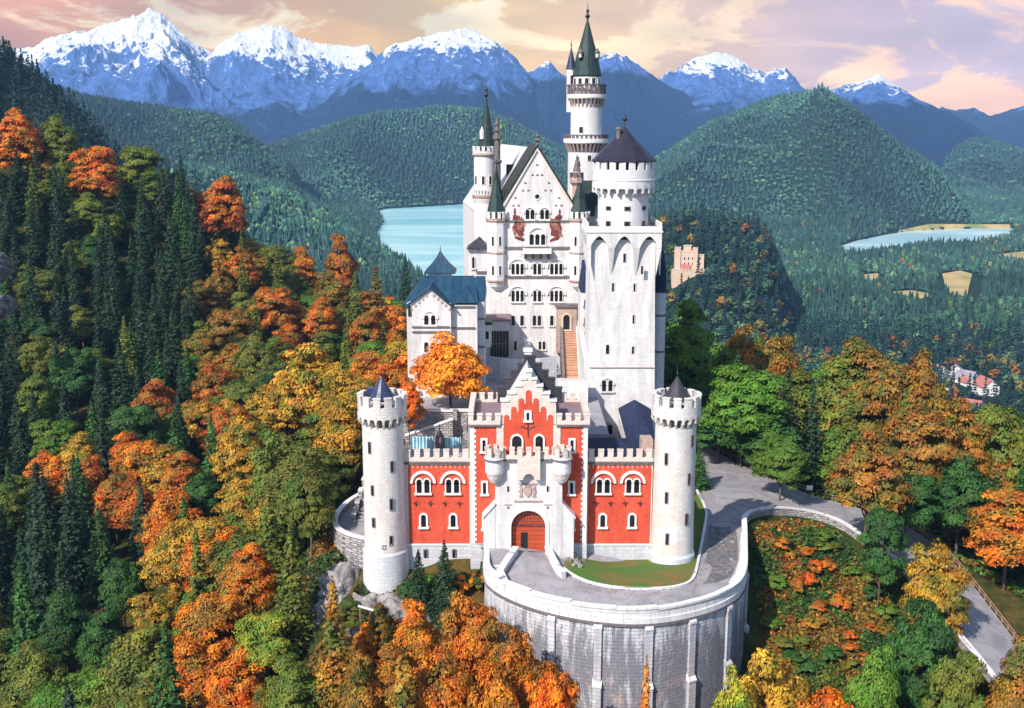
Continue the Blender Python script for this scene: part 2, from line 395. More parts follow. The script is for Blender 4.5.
ROAD = [(33, 200, -0.3), (33, 185, -0.4), (33, 172, -0.5), (36, 163, -0.9), (43, 160.5, -2.0), (51, 157, -3.6), (58, 152, -5.6), (63.5, 146.5, -7.6), (69, 137, -11), (74, 127, -14.3), (78, 115, -18)]
UP = tps_fit([(2, 139, 1.4), (2, 136, 1.3), (2, 131, .7), (2, 125, 0.1), (-3, 127, 0.2), (10, 122, -.1), (20, 123, -.3), (28, 128, -.4), (31, 136, -.5), (31, 150, -.4), (14, 128, -0.3), (20, 134, -0.8), (-2, 122, 0), (28, 165, -0.4), (12, 139, -1.4), (24, 142, -1.4)] + ROAD)
CTRL = [
 (0,108,-24),(15,104,-26),(35,106,-25),(50,112,-23),(-14,114,-18),(-10,124,-12),(42,118,-21),(36,124,-17),
 (36,149,-2.0),(44,152,-3.6),(39,140,-8),(49,143,-9),(60,132,-15.5),(45,129,-15),(58,143,-10.5),(66,122,-21),(82,118,-23),
 (45,186,-6),(60,178,-10),(76,164,-13),(88,150,-17),(95,125,-24),(60,230,-18),(42,215,-8),(100,200,-30),(140,260,-62),(70,300,-60),(30,300,-25),
 (0,165,2),(-10,200,8),(10,200,8),(0,230,8),(0,260,4),(0,300,-22),(10,350,-62),(24,200,-2),(30,240,-10),
 (-24,160,-6),(-26,200,-8),(-25,250,-10),(-45,170,-24),(-50,220,-22),(-50,140,-29),(-35,126,-24),(-24,127,-12),(-15,132,-7.5),(-26,136,-8),(-10,133,-4.5),(-29,146,-3),
 (-48,150,-33),(-75,135,-44),(-110,215,-36),(-80,185,-34),(-140,290,-10),(-178,370,34),(-140,380,26),(-112,400,17),(-94,410,-8),(-44,420,-26),(-60,300,-24),(-50,200,-29),
 (-40,260,-16),(-35,320,-24),(-100,300,-14),(-180,290,8),(-220,360,50),(-250,300,50),(-240,220,10),(-180,200,-26),(-150,120,-45),
 (-180,450,38),(-110,480,-30),(-60,520,-70),(20,480,-95),(120,420,-110),(200,330,-110),(220,200,-70),(150,130,-38),(100,80,-35),(0,70,-40),(-100,70,-52),(-200,80,-50),(0,0,-60),(200,0,-60),(-200,0,-60),(0,-200,-80),(200,-200,-80),(-200,-200,-80)]
LOW = tps_fit(CTRL + [(x, y, z) for x, y, z in ROAD[2:]])

def vnoise(x, y, seed=0):
    xi = np.floor(x).astype(np.int64); yi = np.floor(y).astype(np.int64); fx = x - xi; fy = y - yi
    fx = fx * fx * fx * (fx * (fx * 6 - 15) + 10); fy = fy * fy * fy * (fy * (fy * 6 - 15) + 10)
    def h(a, b):
        n = (a * 374761393 + b * 668265263 + seed * 1442695041) & 0x7fffffff
        n = (n ^ (n >> 13)) * 1274126177 & 0x7fffffff
        return ((n ^ (n >> 16)) & 0xffff) / 65535.0
    return (h(xi, yi) * (1 - fx) + h(xi + 1, yi) * fx) * (1 - fy) + (h(xi, yi + 1) * (1 - fx) + h(xi + 1, yi + 1) * fx) * fy
def fbm(x, y, o=5, seed=0, lac=2.03, g=0.5):
    s = 0; a = 1; t = 0
    for k in range(o):
        s = s + a * vnoise(x, y, seed + k * 17); t += a; a *= g; x = x * lac + 13.1; y = y * lac + 7.7
    return s / t
def ridged(x, y, o=6, seed=0, g=0.55):
    s = 0; a = 1; t = 0; wgt = 1
    for k in range(o):
        n = 1 - np.abs(2 * vnoise(x, y, seed + k * 31) - 1); n = n * n * wgt; wgt = np.clip(n * 1.6, 0, 1)
        s = s + a * n; t += a; a *= g; x = x * 2.05 + 5.3; y = y * 2.05 + 9.1
    return s / t

def path_xy(pts, zf, dz=0.0, it=6):     # pixels -> plan points lying on the surface zf + dz
    o = []
    for px, py in pts:
        z = 0.0
        for _ in range(it):
            x, y = G(px, py, z + dz); z = float(zf(x, y))
        o.append((x, y, z))
    return o
upz = lambda x, y: tps_eval(UP, x, y)
# outer edge of the parapet, measured at its top
PARA_PX = [(484,566),(488,573),(500,580),(517,588),(535,594),(552,599),(570,602.5),(589,606),(609,608),(633,609.5),(657,608.5),(676,606),(693,602),(709,598),(724,592),(735,586),(742,580),(746,571),(747.5,560),(747,548),(747,530),(746,517),(750,511.5),(757,508.5),(766,507),(781,507),(796,508),(811,510),(825,513.5),(838,518),(852,528),(864,537),(878,546),(891,554.5),(910,571),(928,595),(947,622),(961,638),(974,653),(990,673),(1010,700),(1035,735)]
PARA = path_xy(PARA_PX, upz, 1.0)
NBAST = 22                                # the first NBAST points are the tall bastion
def poly_mask(poly, x, y):
    x = np.asarray(x); y = np.asarray(y); ins = np.zeros(x.shape, bool); n = len(poly)
    for i in range(n):
        x0, y0 = poly[i][:2]; x1, y1 = poly[(i + 1) % n][:2]
        c = ((y0 > y) != (y1 > y)) & (x < (x1 - x0) * (y - y0) / (y1 - y0 + 1e-12) + x0)
        ins ^= c
    return ins
# ground held up by the retaining wall and the castle
UPPOLY = [p[:2] for p in PARA[:NBAST + 3]] + [(36, 163), (37, 172), (37, 200), (28, 205), (20, 180), (20, 150), (2, 142), (-6, 142), (-5.5, 136)]
cx0 = sum(p[0] for p in UPPOLY) / len(UPPOLY); 
def offset_poly(poly, d):
    n = len(poly); o = []
    area = sum(poly[i][0] * poly[(i + 1) % n][1] - poly[(i + 1) % n][0] * poly[i][1] for i in range(n))
    sg = 1 if area > 0 else -1
    for i in range(n):
        p, q, r_ = poly[i - 1], poly[i], poly[(i + 1) % n]
        ax, ay = q[0] - p[0], q[1] - p[1]; bx, by = r_[0] - q[0], r_[1] - q[1]
        la = math.hypot(ax, ay) or 1; lb = math.hypot(bx, by) or 1
        nx = ay / la + by / lb; ny = -ax / la - bx / lb; ln = math.hypot(nx, ny) or 1
        o.append((q[0] + sg * nx / ln * d, q[1] + sg * ny / ln * d))
    return o
UPIN = offset_poly(UPPOLY, -1.6)
FENCE_PX = [(690,425),(697,436),(707,446),(722,455),(745,466),(766,475.5),(786,484),(806,494),(826,500),(846,504),(866,510),(886,517),(905,524),(925,536),(945,553),(965,575),(985,601),(1003,624),(1020,647),(1045,680)]
FEN = path_xy(FENCE_PX, upz, 0.0)
ROADPOLY = offset_poly([(20, 150)] + [p[:2] for p in PARA[NBAST - 1:]] + [(p[0], p[1]) for p in reversed(FEN)] + [(27, 205), (22, 190)], 1.0)
def seg_dist(poly, x, y):
    best = np.full(np.shape(x), 1e9); bz = np.zeros(np.shape(x))
    for i in range(len(poly) - 1):
        x0, y0, z0 = poly[i]; x1, y1, z1 = poly[i + 1]
        L2 = (x1 - x0) ** 2 + (y1 - y0) ** 2
        t = np.clip(((x - x0) * (x1 - x0) + (y - y0) * (y1 - y0)) / L2, 0, 1)
        d = np.hypot(x - x0 - t * (x1 - x0), y - y0 - t * (y1 - y0)); m = d < best
        best = np.where(m, d, best); bz = np.where(m, z0 + t * (z1 - z0), bz)
    return best, bz

VZ = -150.0                               # lake level
LAKE1 = [G(px, py, VZ) for px, py in [(376,212),(384,209),(420,207),(470,204),(540,203),(575,205),(590,215),(592,232),(580,256),(555,284),(500,302),(462,302),(430,286),(402,262),(382,250),(376,234),(384,222)]]
LAKE2 = [G(px, py, VZ) for px, py in [(838,247),(856,241),(880,236),(905,231.5),(940,229.5),(985,228.5),(1012,228.5),(1012,240),(985,246),(960,248),(925,248),(900,251),(868,256),(846,258)]]
# forested hills given by the line of their tops : (pixel x, pixel y), distance, front and back widths
HILLS = [
 ([(-260,-60),(-120,-40),(-60,-12),(0,36),(30,62),(60,92),(88,120),(110,146),(140,172),(180,200),(230,225),(280,240)], 950, 520, 500, 41),
 ([(-100,60),(0,70),(80,93),(120,97),(160,102),(200,108),(230,116),(252,133),(270,146),(292,160),(330,190)], 2700, 900, 900, 42),
 ([(90,130),(130,140),(180,158),(230,172),(290,185),(340,205),(376,228),(392,250),(410,270)], 1850, 700, 500, 43),
 ([(200,190),(240,156),(270,142),(310,128),(350,116),(390,108),(430,103),(470,107),(510,118),(540,133),(570,150),(610,166),(650,176),(700,200)], 3600, 900, 1200, 44),
 ([(560,200),(620,172),(655,152),(680,136),(705,121),(735,107),(757,97),(775,90.5),(792,87),(806,86),(820,88),(836,94),(852,104),(872,120),(892,136),(912,148),(932,158),(948,172),(965,190),(985,205),(1010,222)], 2900, 900, 900, 45),
 ([(520,262),(560,250),(600,228),(640,213),(665,206),(690,203),(715,206),(740,207),(762,213),(778,226),(788,240),(800,262),(820,285)], 1250, 420, 500, 46),
 ([(900,190),(935,160),(955,146),(972,139),(985,137),(1000,143),(1024,150),(1060,140),(1120,150)], 4500, 1300, 700, 47),
 ([(850,215),(900,200),(950,196),(1000,190),(1050,180),(1120,170)], 4000, 1100, 1200, 48),
]
HP = []
for pts, D, wf, wb, sd_ in HILLS:
    az = []; zz = []
    for px, py in pts:
        a, el = azel(px, py); az.append(a); zz.append(CAMZ + D * math.tan(el) - (14 if D < 4500 else 8))
    HP.append((np.array(az), np.array(zz), D, wf, wb, sd_))
def height(x, y):
    x = np.asarray(x, float); y = np.asarray(y, float)
    r = np.hypot(x, y); a = np.arctan2(x, y)
    lo = tps_eval(LOW, x, y) + (fbm(x / 14, y / 14, 4, 3) - 0.5) * 3.0
    far = VZ + 6 + (fbm(x / 300, y / 300, 4, 5) - 0.5) * 22 + np.clip((r - 1500) / 3000, 0, 1) * (fbm(x / 900, y / 900, 3, 6)) * 25
    for az, zz, D, wf, wb, sd_ in HP:
        top = np.interp(a, az, zz); ew = 0.055 if D < 2000 else 0.04; edge = np.clip((a - az[0]) / ew, 0, 1) * np.clip((az[-1] - a) / ew, 0, 1); edge = edge * edge * (3 - 2 * edge)
        wr = D + (fbm(a * 9, a * 0 + sd_, 1, sd_) - 0.5) * wf * 0.6
        t = np.where(r < wr, (wr - r) / wf, (r - wr) / wb); t = np.clip(t, 0, 1)
        S = 0.5 + 0.5 * np.cos(np.pi * t ** 0.92)
        spur = (ridged(x / (wf * 0.42), y / (wf * 0.42), 4, sd_) - 0.35) * np.sin(np.pi * np.clip(t, 0, 1)) * 0.46
        rel = np.maximum(top - VZ, 0)
        h = VZ - 10 + (rel + 10) * edge * (S + spur * S ** 0.3)
        far = np.maximum(far, h)
    b = np.clip((r - 430) / 260, 0, 1); b = b * b * (3 - 2 * b)
    z = lo * (1 - b) + far * b
    for L, dep in ((LAKE1, 12), (LAKE2, 10)):
        pass
    z = np.where(r > 900, np.maximum(z, VZ + 1.2), z)
    for L in (LAKE1, LAKE2):
        m_ = (r > 1000) & (r < 6200)
        if np.any(m_):
            d_, _q = seg_dist([(p[0], p[1], 0) for p in L + L[:1]], x[m_], y[m_]); z = z.copy(); z[m_] = np.minimum(z[m_], VZ + 2.5 + np.maximum(d_ - 10, 0) * 0.62)
    z = np.where(poly_mask(LAKE1, x, y) | poly_mask(LAKE2, x, y), VZ - 12, z)
    dr, zr = seg_dist(ROAD, x, y)
    k = np.clip((dr - 3.4) / 4.0, 0, 1); k = k * k * (3 - 2 * k)
    z = z * k + (zr - 0.35) * (1 - k)
    z = np.where(poly_mask(UPIN, x, y) | poly_mask(ROADPOLY, x, y), tps_eval(UP, x, y) - 0.35, z)
    return z

def grid_mesh(name, X, Y, Z, mat, smooth=True, wrap=False):
    n, m = X.shape
    V = np.stack([X, Y, Z], -1).reshape(-1, 3).astype(np.float32)
    i = np.arange(n - 1)[:, None]; j = np.arange(m - 1)[None]
    a = (i * m + j).ravel(); F = np.stack([a, a + m, a + m + 1, a + 1], 1).astype(np.int32)
    me = bpy.data.meshes.new(name)
    me.vertices.add(len(V)); me.vertices.foreach_set('co', V.ravel())
    me.loops.add(F.size); me.loops.foreach_set('vertex_index', F.ravel())
    me.polygons.add(len(F)); me.polygons.foreach_set('loop_start', np.arange(0, F.size, 4, dtype=np.int32))
    me.polygons.foreach_set('use_smooth', np.ones(len(F), bool) if smooth else np.zeros(len(F), bool))
    me.materials.append(mat); me.update(calc_edges=True); me.validate()
    o = bpy.data.objects.new(name, me); COL.objects.link(o)
    return o

m, t, b = newmat('forest_floor'); N = NT(t); M['ground'] = m
g = N.n('ShaderNodeNewGeometry')
n1 = N.noise(g.outputs['Position'], 0.12, 6, 0.65, 0.5); n2 = N.noise(g.outputs['Position'], 1.1, 5, 0.7)
c = N.ramp(n1, [(0.30, (0.025, 0.035, 0.012)), (0.48, (0.05, 0.065, 0.018)), (0.60, (0.12, 0.085, 0.025)), (0.75, (0.16, 0.07, 0.02))])
sp = N.n('ShaderNodeSeparateXYZ'); N.l(g.outputs['Position'], sp.inputs[0]); lowf = N.ramp(N.math('DIVIDE', N.math('ADD', sp.outputs[1], -350.0), 250.0), [(0.0, 0.0), (1.0, 1.0)])
c = N.mix(lowf, c, (0.018, 0.042, 0.026))
c = N.mix(0.8, c, N.ramp(n2, [(0.3, 0.35), (0.7, 1.0)]), 'MULTIPLY')
N.l(c, b.inputs['Base Color']); b.inputs['Roughness'].default_value = 1.0; b.inputs['Specular IOR Level'].default_value = 0.1
N.bump(n2, b, 0.8, 0.4)

amain = np.linspace(R(-34), R(34), 620)
aside = np.linspace(R(34), R(326), 60)[1:]
AA = np.concatenate([amain, aside])
RR = np.concatenate([np.linspace(0.5, 80, 24)[:-1], 80 * (5400 / 80) ** np.linspace(0, 1, 560), np.geomspace(5600, 8300, 10)])
A2, R2 = np.meshgrid(AA, RR); X = R2 * np.sin(A2); Y = R2 * np.cos(A2)
front = (A2 <= R(34))
Z = height(X, Y)
Z = np.where(front | (R2 < 430), Z, Z * 0 + VZ + 8)
ground = grid_mesh('ground', X, Y, Z, M['ground']); tag(ground, kind='structure')

# ------------------------------------------------------------------ lakes
def water_mat(name, c1, c2, rough):
    m, t, b = newmat(name); N = NT(t); g = N.n('ShaderNodeNewGeometry')
    n = N.noise(N.vscale(g.outputs['Position'], (0.0016, 0.005, 1)), 1.0, 4, 0.5, 1.5)
    N.l(N.ramp(n, [(0.35, c1), (0.65, c2)]), b.inputs['Base Color']); b.inputs['Roughness'].default_value = rough
    n2 = N.noise(N.vscale(g.outputs['Position'], (0.05, 0.2, 1)), 1.0, 3)
    N.bump(n2, b, 0.05, 0.5)
    return m
M['lake1'] = water_mat('turquoise_lake_water', (0.16, 0.44, 0.48), (0.46, 0.70, 0.68), 0.35)
M['lake2'] = water_mat('pale_lake_water', (0.30, 0.48, 0.50), (0.55, 0.68, 0.66), 0.35)
for nm, L, mt in (('lake', LAKE1, 'lake1'), ('lake', LAKE2, 'lake2')):
    L2 = offset_poly(L, 45)
    o = MB().add([(x, y, VZ) for x, y in L2], [tuple(range(len(L2)))]).build(nm, M[mt], fix=False); tag(o, kind='structure')
# ------------------------------------------------------------------ snow mountains
def mountain_mat(name, snow_z, snow_soft, rock, wood, snow_amt=1.0):
    m, t, b = newmat(name); N = NT(t); g = N.n('ShaderNodeNewGeometry')
    P = g.outputs['Position']; sp = N.n('ShaderNodeSeparateXYZ'); N.l(P, sp.inputs[0])
    sn = N.n('ShaderNodeSeparateXYZ'); N.l(g.outputs['Normal'], sn.inputs[0])
    PS = N.vscale(P, (1.0, 1.0, 0.28))
    n1 = N.noise(PS, 0.0055, 9, 0.70, 0.8); n2 = N.noise(PS, 0.024, 7, 0.72, 0.3)
    zz = N.math('DIVIDE', N.math('SUBTRACT', sp.outputs[2], snow_z), snow_soft)
    f = N.math('ADD', N.math('ADD', zz, N.math('MULTIPLY', N.math('SUBTRACT', n1, 0.5), 6.0)), N.math('MULTIPLY', N.math('SUBTRACT', sn.outputs[2], 0.62), 3.5))
    f = N.math('ADD', f, N.math('MULTIPLY', N.math('SUBTRACT', n2, 0.5), 8.0))
    snow = N.ramp(f, [(0.35, 0.0), (0.75, 1.0)])
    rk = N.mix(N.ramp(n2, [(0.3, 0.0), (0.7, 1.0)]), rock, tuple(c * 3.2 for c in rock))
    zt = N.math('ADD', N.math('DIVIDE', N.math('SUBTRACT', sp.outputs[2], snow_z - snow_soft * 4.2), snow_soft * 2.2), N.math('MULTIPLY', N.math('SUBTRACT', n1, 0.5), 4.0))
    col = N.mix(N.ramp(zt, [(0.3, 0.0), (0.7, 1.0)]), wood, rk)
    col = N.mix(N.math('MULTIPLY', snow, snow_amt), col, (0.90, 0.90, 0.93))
    N.l(col, b.inputs['Base Color']); b.inputs['Roughness'].default_value = 0.95; b.inputs['Specular IOR Level'].default_value = 0.1
    N.bump(n2, b, 1.0, 40.0)
    return m
HAZY_ROCK = (0.035, 0.075, 0.20); HAZY_WOOD = (0.010, 0.034, 0.10)  # blue of the distant haze is mixed into both slope colours
def mountain(pts, D, wf, snow_py, amp, seed, soft_px=16, jag=1.0, name='mountain', span=None):
    f_ = 0.72 if D > 7000 else 0.80; D *= f_; wf *= f_
    az = []; el = []
    for px, py in pts:
        a, e_ = azel(px, py); az.append(a); el.append(e_)
    a0, a1 = az[0], az[-1]
    na = max(200, int((a1 - a0) / R(60) * 1900)); nr = 260
    A = np.linspace(a0, a1, na)[None]; rr = np.linspace(-0.35, 1.0, nr)[:, None]
    Rr = D - rr * wf
    top = CAMZ + D * np.tan(np.interp(A, az, el)) + 0 * rr
    X = Rr * np.sin(A); Y = Rr * np.cos(A); t = np.clip(np.abs(np.where(rr > 0, rr, rr * 2.8)), 0, 1)
    base = VZ - 10
    S = (1 - t) ** 1.15
    wx = (fbm(X / 650, Y / 650, 3, seed + 1) - 0.5) * 520; wy = (fbm(X / 650, Y / 650, 3, seed + 2) - 0.5) * 520
    rn = ridged((X + wx) / 900, (Y + wy) / 900, 7, seed, 0.58) - 0.42
    fine = ridged(X / 190, Y / 190, 5, seed + 9, 0.6) - 0.4
    rel = top - base
    Z = base + rel * S + rel * amp * 1.25 * rn * np.clip(t * 5, 0, 1) * (1 - t) + rel * 0.12 * fine * (1 - t) * np.clip(t * 6, 0.42 * jag, 1) + rel * 0.03 * (ridged(X / 65, Y / 65, 4, seed + 19, 0.6) - 0.4) * (1 - t)
    edge = np.clip(np.minimum(A - a0, a1 - A) / 0.006, 0, 1) + 0 * rr
    Z = base + (Z - base) * (0.15 + 0.85 * edge ** 0.7)
    _, es = azel(512, snow_py + 1); sz = CAMZ + D * math.tan(es); soft = D * soft_px / FOC
    mt = mountain_mat(name + '_rock_and_snow', sz, soft, HAZY_ROCK, HAZY_WOOD)
    o = grid_mesh(name, X, Y, Z, mt); tag(o, kind='structure')
    return o
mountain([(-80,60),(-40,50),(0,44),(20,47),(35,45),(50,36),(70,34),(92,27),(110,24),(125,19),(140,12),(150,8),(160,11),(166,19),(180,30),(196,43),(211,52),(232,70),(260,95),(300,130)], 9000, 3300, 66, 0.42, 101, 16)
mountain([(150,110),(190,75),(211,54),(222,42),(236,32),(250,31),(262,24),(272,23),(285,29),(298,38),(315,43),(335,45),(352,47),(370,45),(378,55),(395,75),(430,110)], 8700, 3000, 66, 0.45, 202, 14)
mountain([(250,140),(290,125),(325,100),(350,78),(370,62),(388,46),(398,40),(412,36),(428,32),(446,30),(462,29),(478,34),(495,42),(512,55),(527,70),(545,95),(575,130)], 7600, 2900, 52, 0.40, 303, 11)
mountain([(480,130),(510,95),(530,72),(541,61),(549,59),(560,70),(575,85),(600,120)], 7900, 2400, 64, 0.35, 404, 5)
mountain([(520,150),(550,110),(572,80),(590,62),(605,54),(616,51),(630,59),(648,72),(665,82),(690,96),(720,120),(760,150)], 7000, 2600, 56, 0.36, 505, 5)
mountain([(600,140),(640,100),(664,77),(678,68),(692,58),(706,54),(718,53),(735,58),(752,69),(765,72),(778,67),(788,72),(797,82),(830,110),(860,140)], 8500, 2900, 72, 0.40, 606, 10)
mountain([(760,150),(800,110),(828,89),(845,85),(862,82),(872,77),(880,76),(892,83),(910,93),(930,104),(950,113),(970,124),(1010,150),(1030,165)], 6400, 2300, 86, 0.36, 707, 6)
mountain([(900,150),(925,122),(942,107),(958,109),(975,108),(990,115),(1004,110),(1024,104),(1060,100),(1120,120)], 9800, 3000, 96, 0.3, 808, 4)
0 and mountain([(-120,70),(-60,64),(0,70),(40,88),(90,95),(150,100),(230,112),(300,118),(400,130),(500,128),(620,118),(760,130),(900,140),(1024,140),(1150,130)], 12500, 2600, 30, 0.3, 909, 14)
# ------------------------------------------------------------------ castle helpers
def arch(w_, h_, n=8, pointed=False, cx=0.0, z0=0.0):
    r = w_ / 2; P = [(cx - r, z0), ]
    hs = z0 + h_ - (r if not pointed else r * 1.25)
    for i in range(n + 1):
        t = math.pi * (1 - i / n)
        if pointed:
            c = math.cos(t); yy = (1 - abs(c) ** 1.6) * r * 1.25
            P.append((cx + c * r, hs + yy))
        else:
            P.append((cx + math.cos(t) * r, hs + math.sin(t) * r))
    P.append((cx + r, z0))
    return P
def rect(w_, h_, cx=0.0, z0=0.0):
    return [(cx - w_/2, z0), (cx - w_/2, z0 + h_), (cx + w_/2, z0 + h_), (cx + w_/2, z0)]
def window(parent, o, w_, h_, n=1, kind='arch', sur=0.22, mat='trim', Rv=FR, Nv=FN, hood=None, sill=True, depth=0.16, gap=0.0):
    """n lights side by side; o is the middle of the sill; returns the window part, its panes are sub-parts"""
    fb = MB(); panes = []
    step = w_ + 2 * sur + gap
    for k in range(n):
        cx = (k - (n - 1) / 2) * step
        f = (lambda a, b_, z=0.0: arch(a, b_, cx=cx, z0=z)) if kind == 'arch' else ((lambda a, b_, z=0.0: arch(a, b_, pointed=True, cx=cx, z0=z)) if kind == 'pointed' else (lambda a, b_, z=0.0: rect(a, b_, cx=cx, z0=z)))
        fb.ring(o, Rv, Nv, f(w_ + 2 * sur, h_ + sur), f(w_, h_), -0.05, depth)
        panes.append(f(w_ + 0.04, h_ + 0.02, -0.01))
    if hood:                                     # a big round blind arch above
        hw, hh, ht = hood
        fb.ring(o, Rv, Nv, [(a, b_ + hh) for a, b_ in arch(hw + 2 * ht, hw / 2 + ht + 0.01, 12)], [(a, b_ + hh) for a, b_ in arch(hw, hw / 2 + 0.005, 12)], -0.05, depth + 0.05)
    if sill:
        tw = n * step + 0.25
        fb.plate(o, Rv, Nv, [(-tw/2, -0.28), (-tw/2, -0.003), (tw/2, -0.003), (tw/2, -0.28)], -0.05, depth + 0.14)
    fo = fb.build('window', M[mat], parent)
    for P in panes:
        MB().plate(o, Rv, Nv, P, -0.08, 0.03).build('pane', M['glass'], fo)
    return fo
def pwin(parent, Y, px, py_top, py_bot, pw, n=1, kind='arch', sur=0.2, mat='trim', hood=None, sill=True, depth=0.16, gap=0.0):
    x, z1 = W(px, py_top, Y); _, z0 = W(px, py_bot, Y); s = mpp(Y, z0)
    return window(parent, (x, Y, z0), pw * s, z1 - z0, n, kind, sur, mat, FR, FN, hood, sill, depth, gap)
def slit(parent, cx, cy, r, ang, z0, w_=0.4, h_=1.4, mat='trim_dark'):
    """narrow opening in a round wall; ang measured from the side facing the camera, + to the right"""
    a = R(-90 + ang); N_ = (math.cos(a), math.sin(a), 0); T_ = (-math.sin(a), math.cos(a), 0)
    o = (cx + (r - 0.03) * N_[0], cy + (r - 0.03) * N_[1], z0)
    f = MB().ring(o, T_, N_, rect(w_ + 0.2, h_ + 0.2, z0=-0.1), rect(w_, h_), -0.1, 0.10).build('window', M[mat], parent)
    MB().plate(o, T_, N_, rect(w_ + 0.04, h_ + 0.04, z0=-0.02), -0.15, 0.05).build('pane', M['glass'], f)
def merlons_x(mb, x0, x1, n, y0, y1, z0, z1, frac=0.58):
    p = (x1 - x0) / (n - 1 + frac)
    for k in range(n):
        a = x0 + k * p; mb.box(a, a + p * frac, y0, y1, z0, z1)
        mb.box(a - 0.05, a + p * frac + 0.05, y0 - 0.05, y1 + 0.05, z1 + 0.002, z1 + 0.14)
def merlons_y(mb, y0, y1, n, x0, x1, z0, z1, frac=0.58):
    p = (y1 - y0) / (n - 1 + frac)
    for k in range(n):
        a = y0 + k * p; mb.box(x0, x1, a, a + p * frac, z0, z1); mb.box(x0 - 0.05, x1 + 0.05, a - 0.05, a + p * frac + 0.05, z1 + 0.002, z1 + 0.14)
def merlons_round(mb, cx, cy, r0, r1, n, z0, z1, frac=0.56, ph=0.0):
    for k in range(n):
        a = ph + 2 * math.pi * k / n
        mb.wedge(cx, cy, r0, r1, a, a + 2 * math.pi / n * frac, z0, z1); mb.wedge(cx, cy, r0 - 0.05, r1 + 0.06, a - 0.02, a + 2 * math.pi / n * frac + 0.02, z1 + 0.002, z1 + 0.15)
def corbels_round(mb, cx, cy, r0, r1, n, z0, z1, frac=0.42, ph=0.0):
    for k in range(n):
        a = ph + 2 * math.pi * k / n
        mb.wedge(cx, cy, r0 - 0.3, r0 + 0.05, a, a + 2 * math.pi / n * frac, z0, z1, r0 - 0.3, r1, k=2)
def ring_arches(mb, cx, cy, r, n, z0, z1, d=0.35, frac=0.72):
    """round-arched band hanging from z1 down to z0 on a round tower"""
    for k in range(n):
        ac = 2 * math.pi * k / n; N_ = (math.cos(ac), math.sin(ac), 0); T_ = (-math.sin(ac), math.cos(ac), 0)
        wd = 2 * r * math.tan(math.pi / n) + 0.02; hw = wd * frac / 2
        h = z1 - z0
        P = [(-wd/2, 0), (-wd/2, h), (wd/2, h), (wd/2, 0), (hw, 0)]
        for i in range(0, 9):
            t = math.pi * i / 8; P.append((hw * math.cos(t), min(h - 0.08, h * 0.25 + hw * math.sin(t))))
        P.append((-hw, 0))
        mb.plate((cx + (r - d) * N_[0], cy + (r - d) * N_[1], z0), T_, N_, P, 0, d)
def scallop(x0, x1, n, zb, zt):
    """outline whose top edge is a row of n round lobes"""
    P = [(x0, zb)]; p = (x1 - x0) / n; r = p * 0.40
    for k in range(n):
        c = x0 + p * (k + 0.5)
        if k == 0: P.append((x0, zt))
        P.append((c - r, zt))
        for i in range(7):
            t = math.pi * (1 - i / 6); P.append((c + r * math.cos(t), zt + 0.25 + r * math.sin(t)))
        P.append((c + r, zt))
    P += [(x1, zt), (x1, zb)]
    return P
def cone_roof(parent, cx, cy, r, z0, z1, mat, n=24, name='roof', prof=None, eave=0.12):
    P = prof or [(r, z0 - eave), (r + 0.02, z0), (r * 0.62, z0 + (z1 - z0) * 0.33), (r * 0.30, z0 + (z1 - z0) * 0.67), (0.03, z1)]
    return MB().lathe(cx, cy, P, n).build(name, M[mat], parent)
def finial(parent, cx, cy, z, h, r=0.16, name='finial', mat='iron'):
    P = [(r, z - 0.3), (r * 0.6, z + h * 0.15), (r * 1.9, z + h * 0.28), (r * 0.5, z + h * 0.42), (r * 1.2, z + h * 0.55), (r * 0.35, z + h * 0.66), (0.02, z + h)]
    return MB().lathe(cx, cy, P, 8).build(name, M[mat], parent, smooth=True)

# ------------------------------------------------------------------ gatehouse (brick)
YC, YW = 137.0, 138.6
gx = lambda px, py, Y: W(px, py, Y)[0]
gz = lambda py, Y: W(527, py, Y)[1]
ghx = gx(528.5, 500, YC)
gh = thing('gatehouse', 'red brick gatehouse with stepped gable and arched gate between the two round battlemented towers', 'gatehouse', (ghx, YC, 0))
cl_, cr_ = gx(470.5, 480, YC), gx(587, 480, YC)
ztop = gz(424, YC)                       # cornice of the middle block
zpl = gz(543, YC)
YB = YC + 11.5
# middle block
MB().box(cl_, cr_, YC, YB, -4, ztop).build('wall', M['sandstone'], gh)
MB().box(cl_ - 0.08, gx(486, 500, YC), YC - 0.12, YC - 0.003, -5, zpl).build('plinth', M['plinth'], gh)
MB().box(gx(571, 500, YC), cr_ + 0.08, YC - 0.12, YC - 0.003, -5, zpl).build('plinth', M['plinth'], gh)
# brick fields
b = MB()
xa, xb = gx(474.5, 480, YC), gx(496.3, 480, YC)
b.box(xa, xb, YC - 0.06, YC + 0.1, zpl, gz(426, YC))
xa2, xb2 = gx(560.5, 480, YC), gx(583, 480, YC)
b.box(xa2, xb2, YC - 0.06, YC + 0.1, zpl, gz(426, YC))
